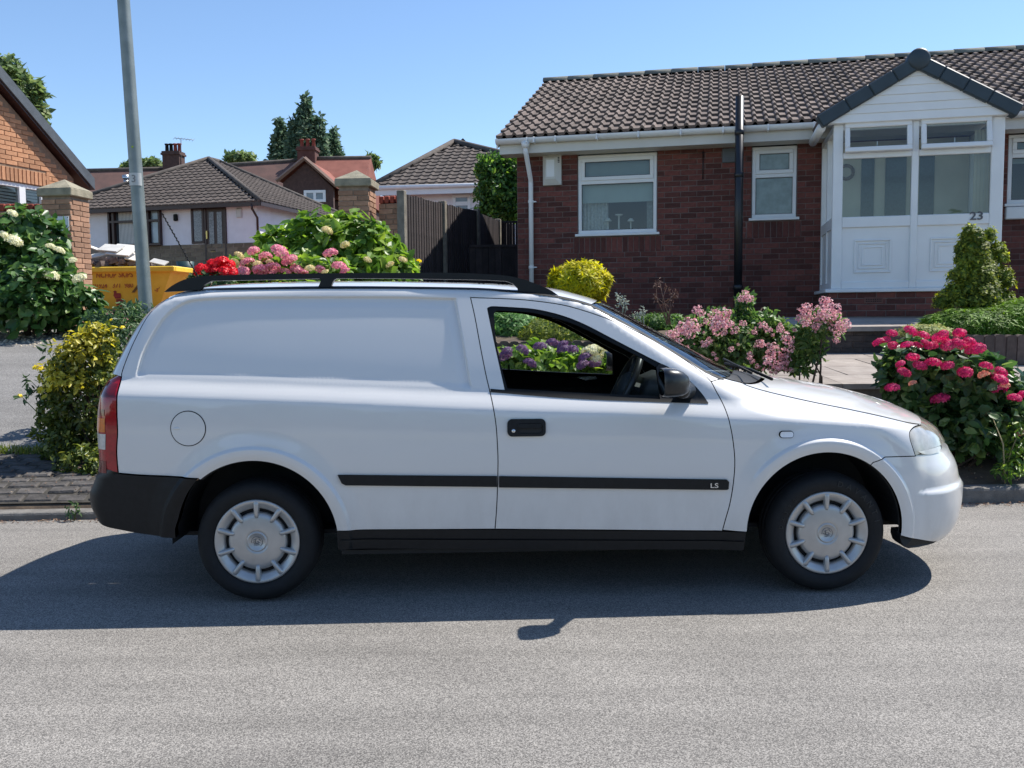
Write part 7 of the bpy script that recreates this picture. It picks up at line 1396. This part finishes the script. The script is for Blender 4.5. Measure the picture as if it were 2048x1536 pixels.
tree('cypress_tree', 665, 82, 6, 'rounded cypress on the right of the tall cypress', cone_blobs(666, 264, 330, 20, 82, 5), 1800, .5, mT1, 83, shape='diamond', aspect=.5, up=.5, rnd=.7, lump=.3, shell=.25, low=-.9)
tree('cedar_tree', 20, 30, 3, 'loose branched cedar rising behind the orange gable', [PB(10, 148, 30, 40, 26), PB(-30, 170, 30, 50, 50), PB(45, 178, 30, 34, 20), PB(30, 205, 30, 45, 26), PB(65, 186, 30, 20, 7), PB(62, 222, 30, 24, 16), PB(72, 240, 30, 14, 10), PB(20, 235, 30, 50, 30), PB(90, 285, 30, 12, 5)], 4200, .30, mT2, 84, shape='diamond', aspect=.45, up=.4, rnd=.8, lump=.35, shell=.3, low=-.9)
for (px, py, rx, rz, sd, lb) in ((268, 334, 18, 8, 85, 'treetop just left of the lamp post above the terrace ridge'), (302, 329, 17, 9, 86, 'treetop beside the terrace chimney with four pots'), (480, 315, 24, 9, 87, 'low treetop above the terrace ridge near the middle'), (742, 322, 12, 10, 88, 'small treetop at the end of the red roofs')):
    tree('far_tree', px, 95, 8, lb, [PB(px, py, 95, rx, rz), PB(px - rx * .5, py + 3, 95, rx * .6, rz * .7), PB(px + rx * .5, py + 2, 95, rx * .6, rz * .8)], 700, .6, mT2, sd, shape='diamond', aspect=.5, lump=.3, shell=.3, low=-.9)
tree('laurel_tree', 1000, 21, 1.6, 'leafy green tree between the fence and the brick bungalow', [PB(1000, 385, 21, 44, 48), PB(985, 345, 21, 32, 34), PB(1022, 350, 21, 30, 34), PB(1005, 325, 21, 20, 18), PB(990, 425, 21, 36, 26), PB(1030, 400, 21, 30, 45), PB(1045, 345, 21, 30, 30)], 8000, .105, mT3, 89, aspect=.5, up=.3, rnd=.7, lump=.25, shell=.25, low=-.9)

# ================================================================ THE OTHER SIDE OF THE STREET (behind the camera, mirrored in paint and glass)
for (X, lb) in ((-9, 'brick house across the street behind the camera, to the west'), (6, 'brick house across the street behind the camera, to the east')):
    oh = empty('opposite_house', (X, -24, -1.6), 0, lb, 'house', 'houses across the street'); wall_box(oh, -5, 5, -8, 0, 0, 2.9, mat('opposite_brick', (.20, .09, .06), .9, .25, 3)); b = MB(); b.prism([(-5.4, 2.9), (5.4, 2.9), (0, 4.9)], -8.3, .3); b.build('roof', m_tileA, oh)
    for wx in (-3, 2.4): b = MB(); frame_rect(b, wx - .9, wx + .9, 1.2, 2.6, .08, -.02, .06); w = b.build('window', m_pvc, oh); b = MB(); b.box(wx - .85, wx + .85, .0, .02, 1.25, 2.55); b.build('pane', MATS['dim_glass'], w)
hd_ = empty('opposite_hedge', (0, -6.2, .1), 0, 'clipped green hedge across the street behind the camera', 'hedge'); foliage(hd_, 'foliage', [(np.array([x, -6.2, .65]), np.array([1.5, .45, .62])) for x in np.arange(-14, 15, 2.2)], 9000, .10, mT3, 95, aspect=.5); b = MB(); b.box(-15.5, 15.5, -.25, .25, 0, 1.0); b.build('inner_growth', m_bark, hd_)

for k, (X, Y, h, lb) in enumerate(((-13, -21, 6.2, 'leafy tree across the street, farthest west'), (-6.5, -23, 7.4, 'tallest leafy tree across the street'), (-1, -21, 5.6, 'shortest leafy tree across the street'), (5.5, -22, 6.8, 'leafy tree across the street facing the porch'), (12, -21, 6.4, 'leafy tree across the street, farthest east'))):
    t = empty('street_tree', (X, Y, -1.1), 0, lb, 'tree', 'trees across the street'); b = MB(); b.smooth = True; b.tube([(0, 0, -.2), (.1, 0, h * .4), (0, .1, h * .8)], [.22, .16, .06], 8); b.build('trunk', m_bark, t)
    foliage(t, 'crown', [(np.array([X + dx, Y + dy_, -1.1 + h * hz_]), np.array([r_, r_, r_ * .85])) for dx, dy_, hz_, r_ in ((0, 0, .6, 2.3), (-1.4, .3, .52, 1.6), (1.5, -.2, .55, 1.7), (.2, .2, .82, 1.4))], 2600, .34, mT3, 100 + k, aspect=.5, lump=.3, shell=.3, low=-.9)
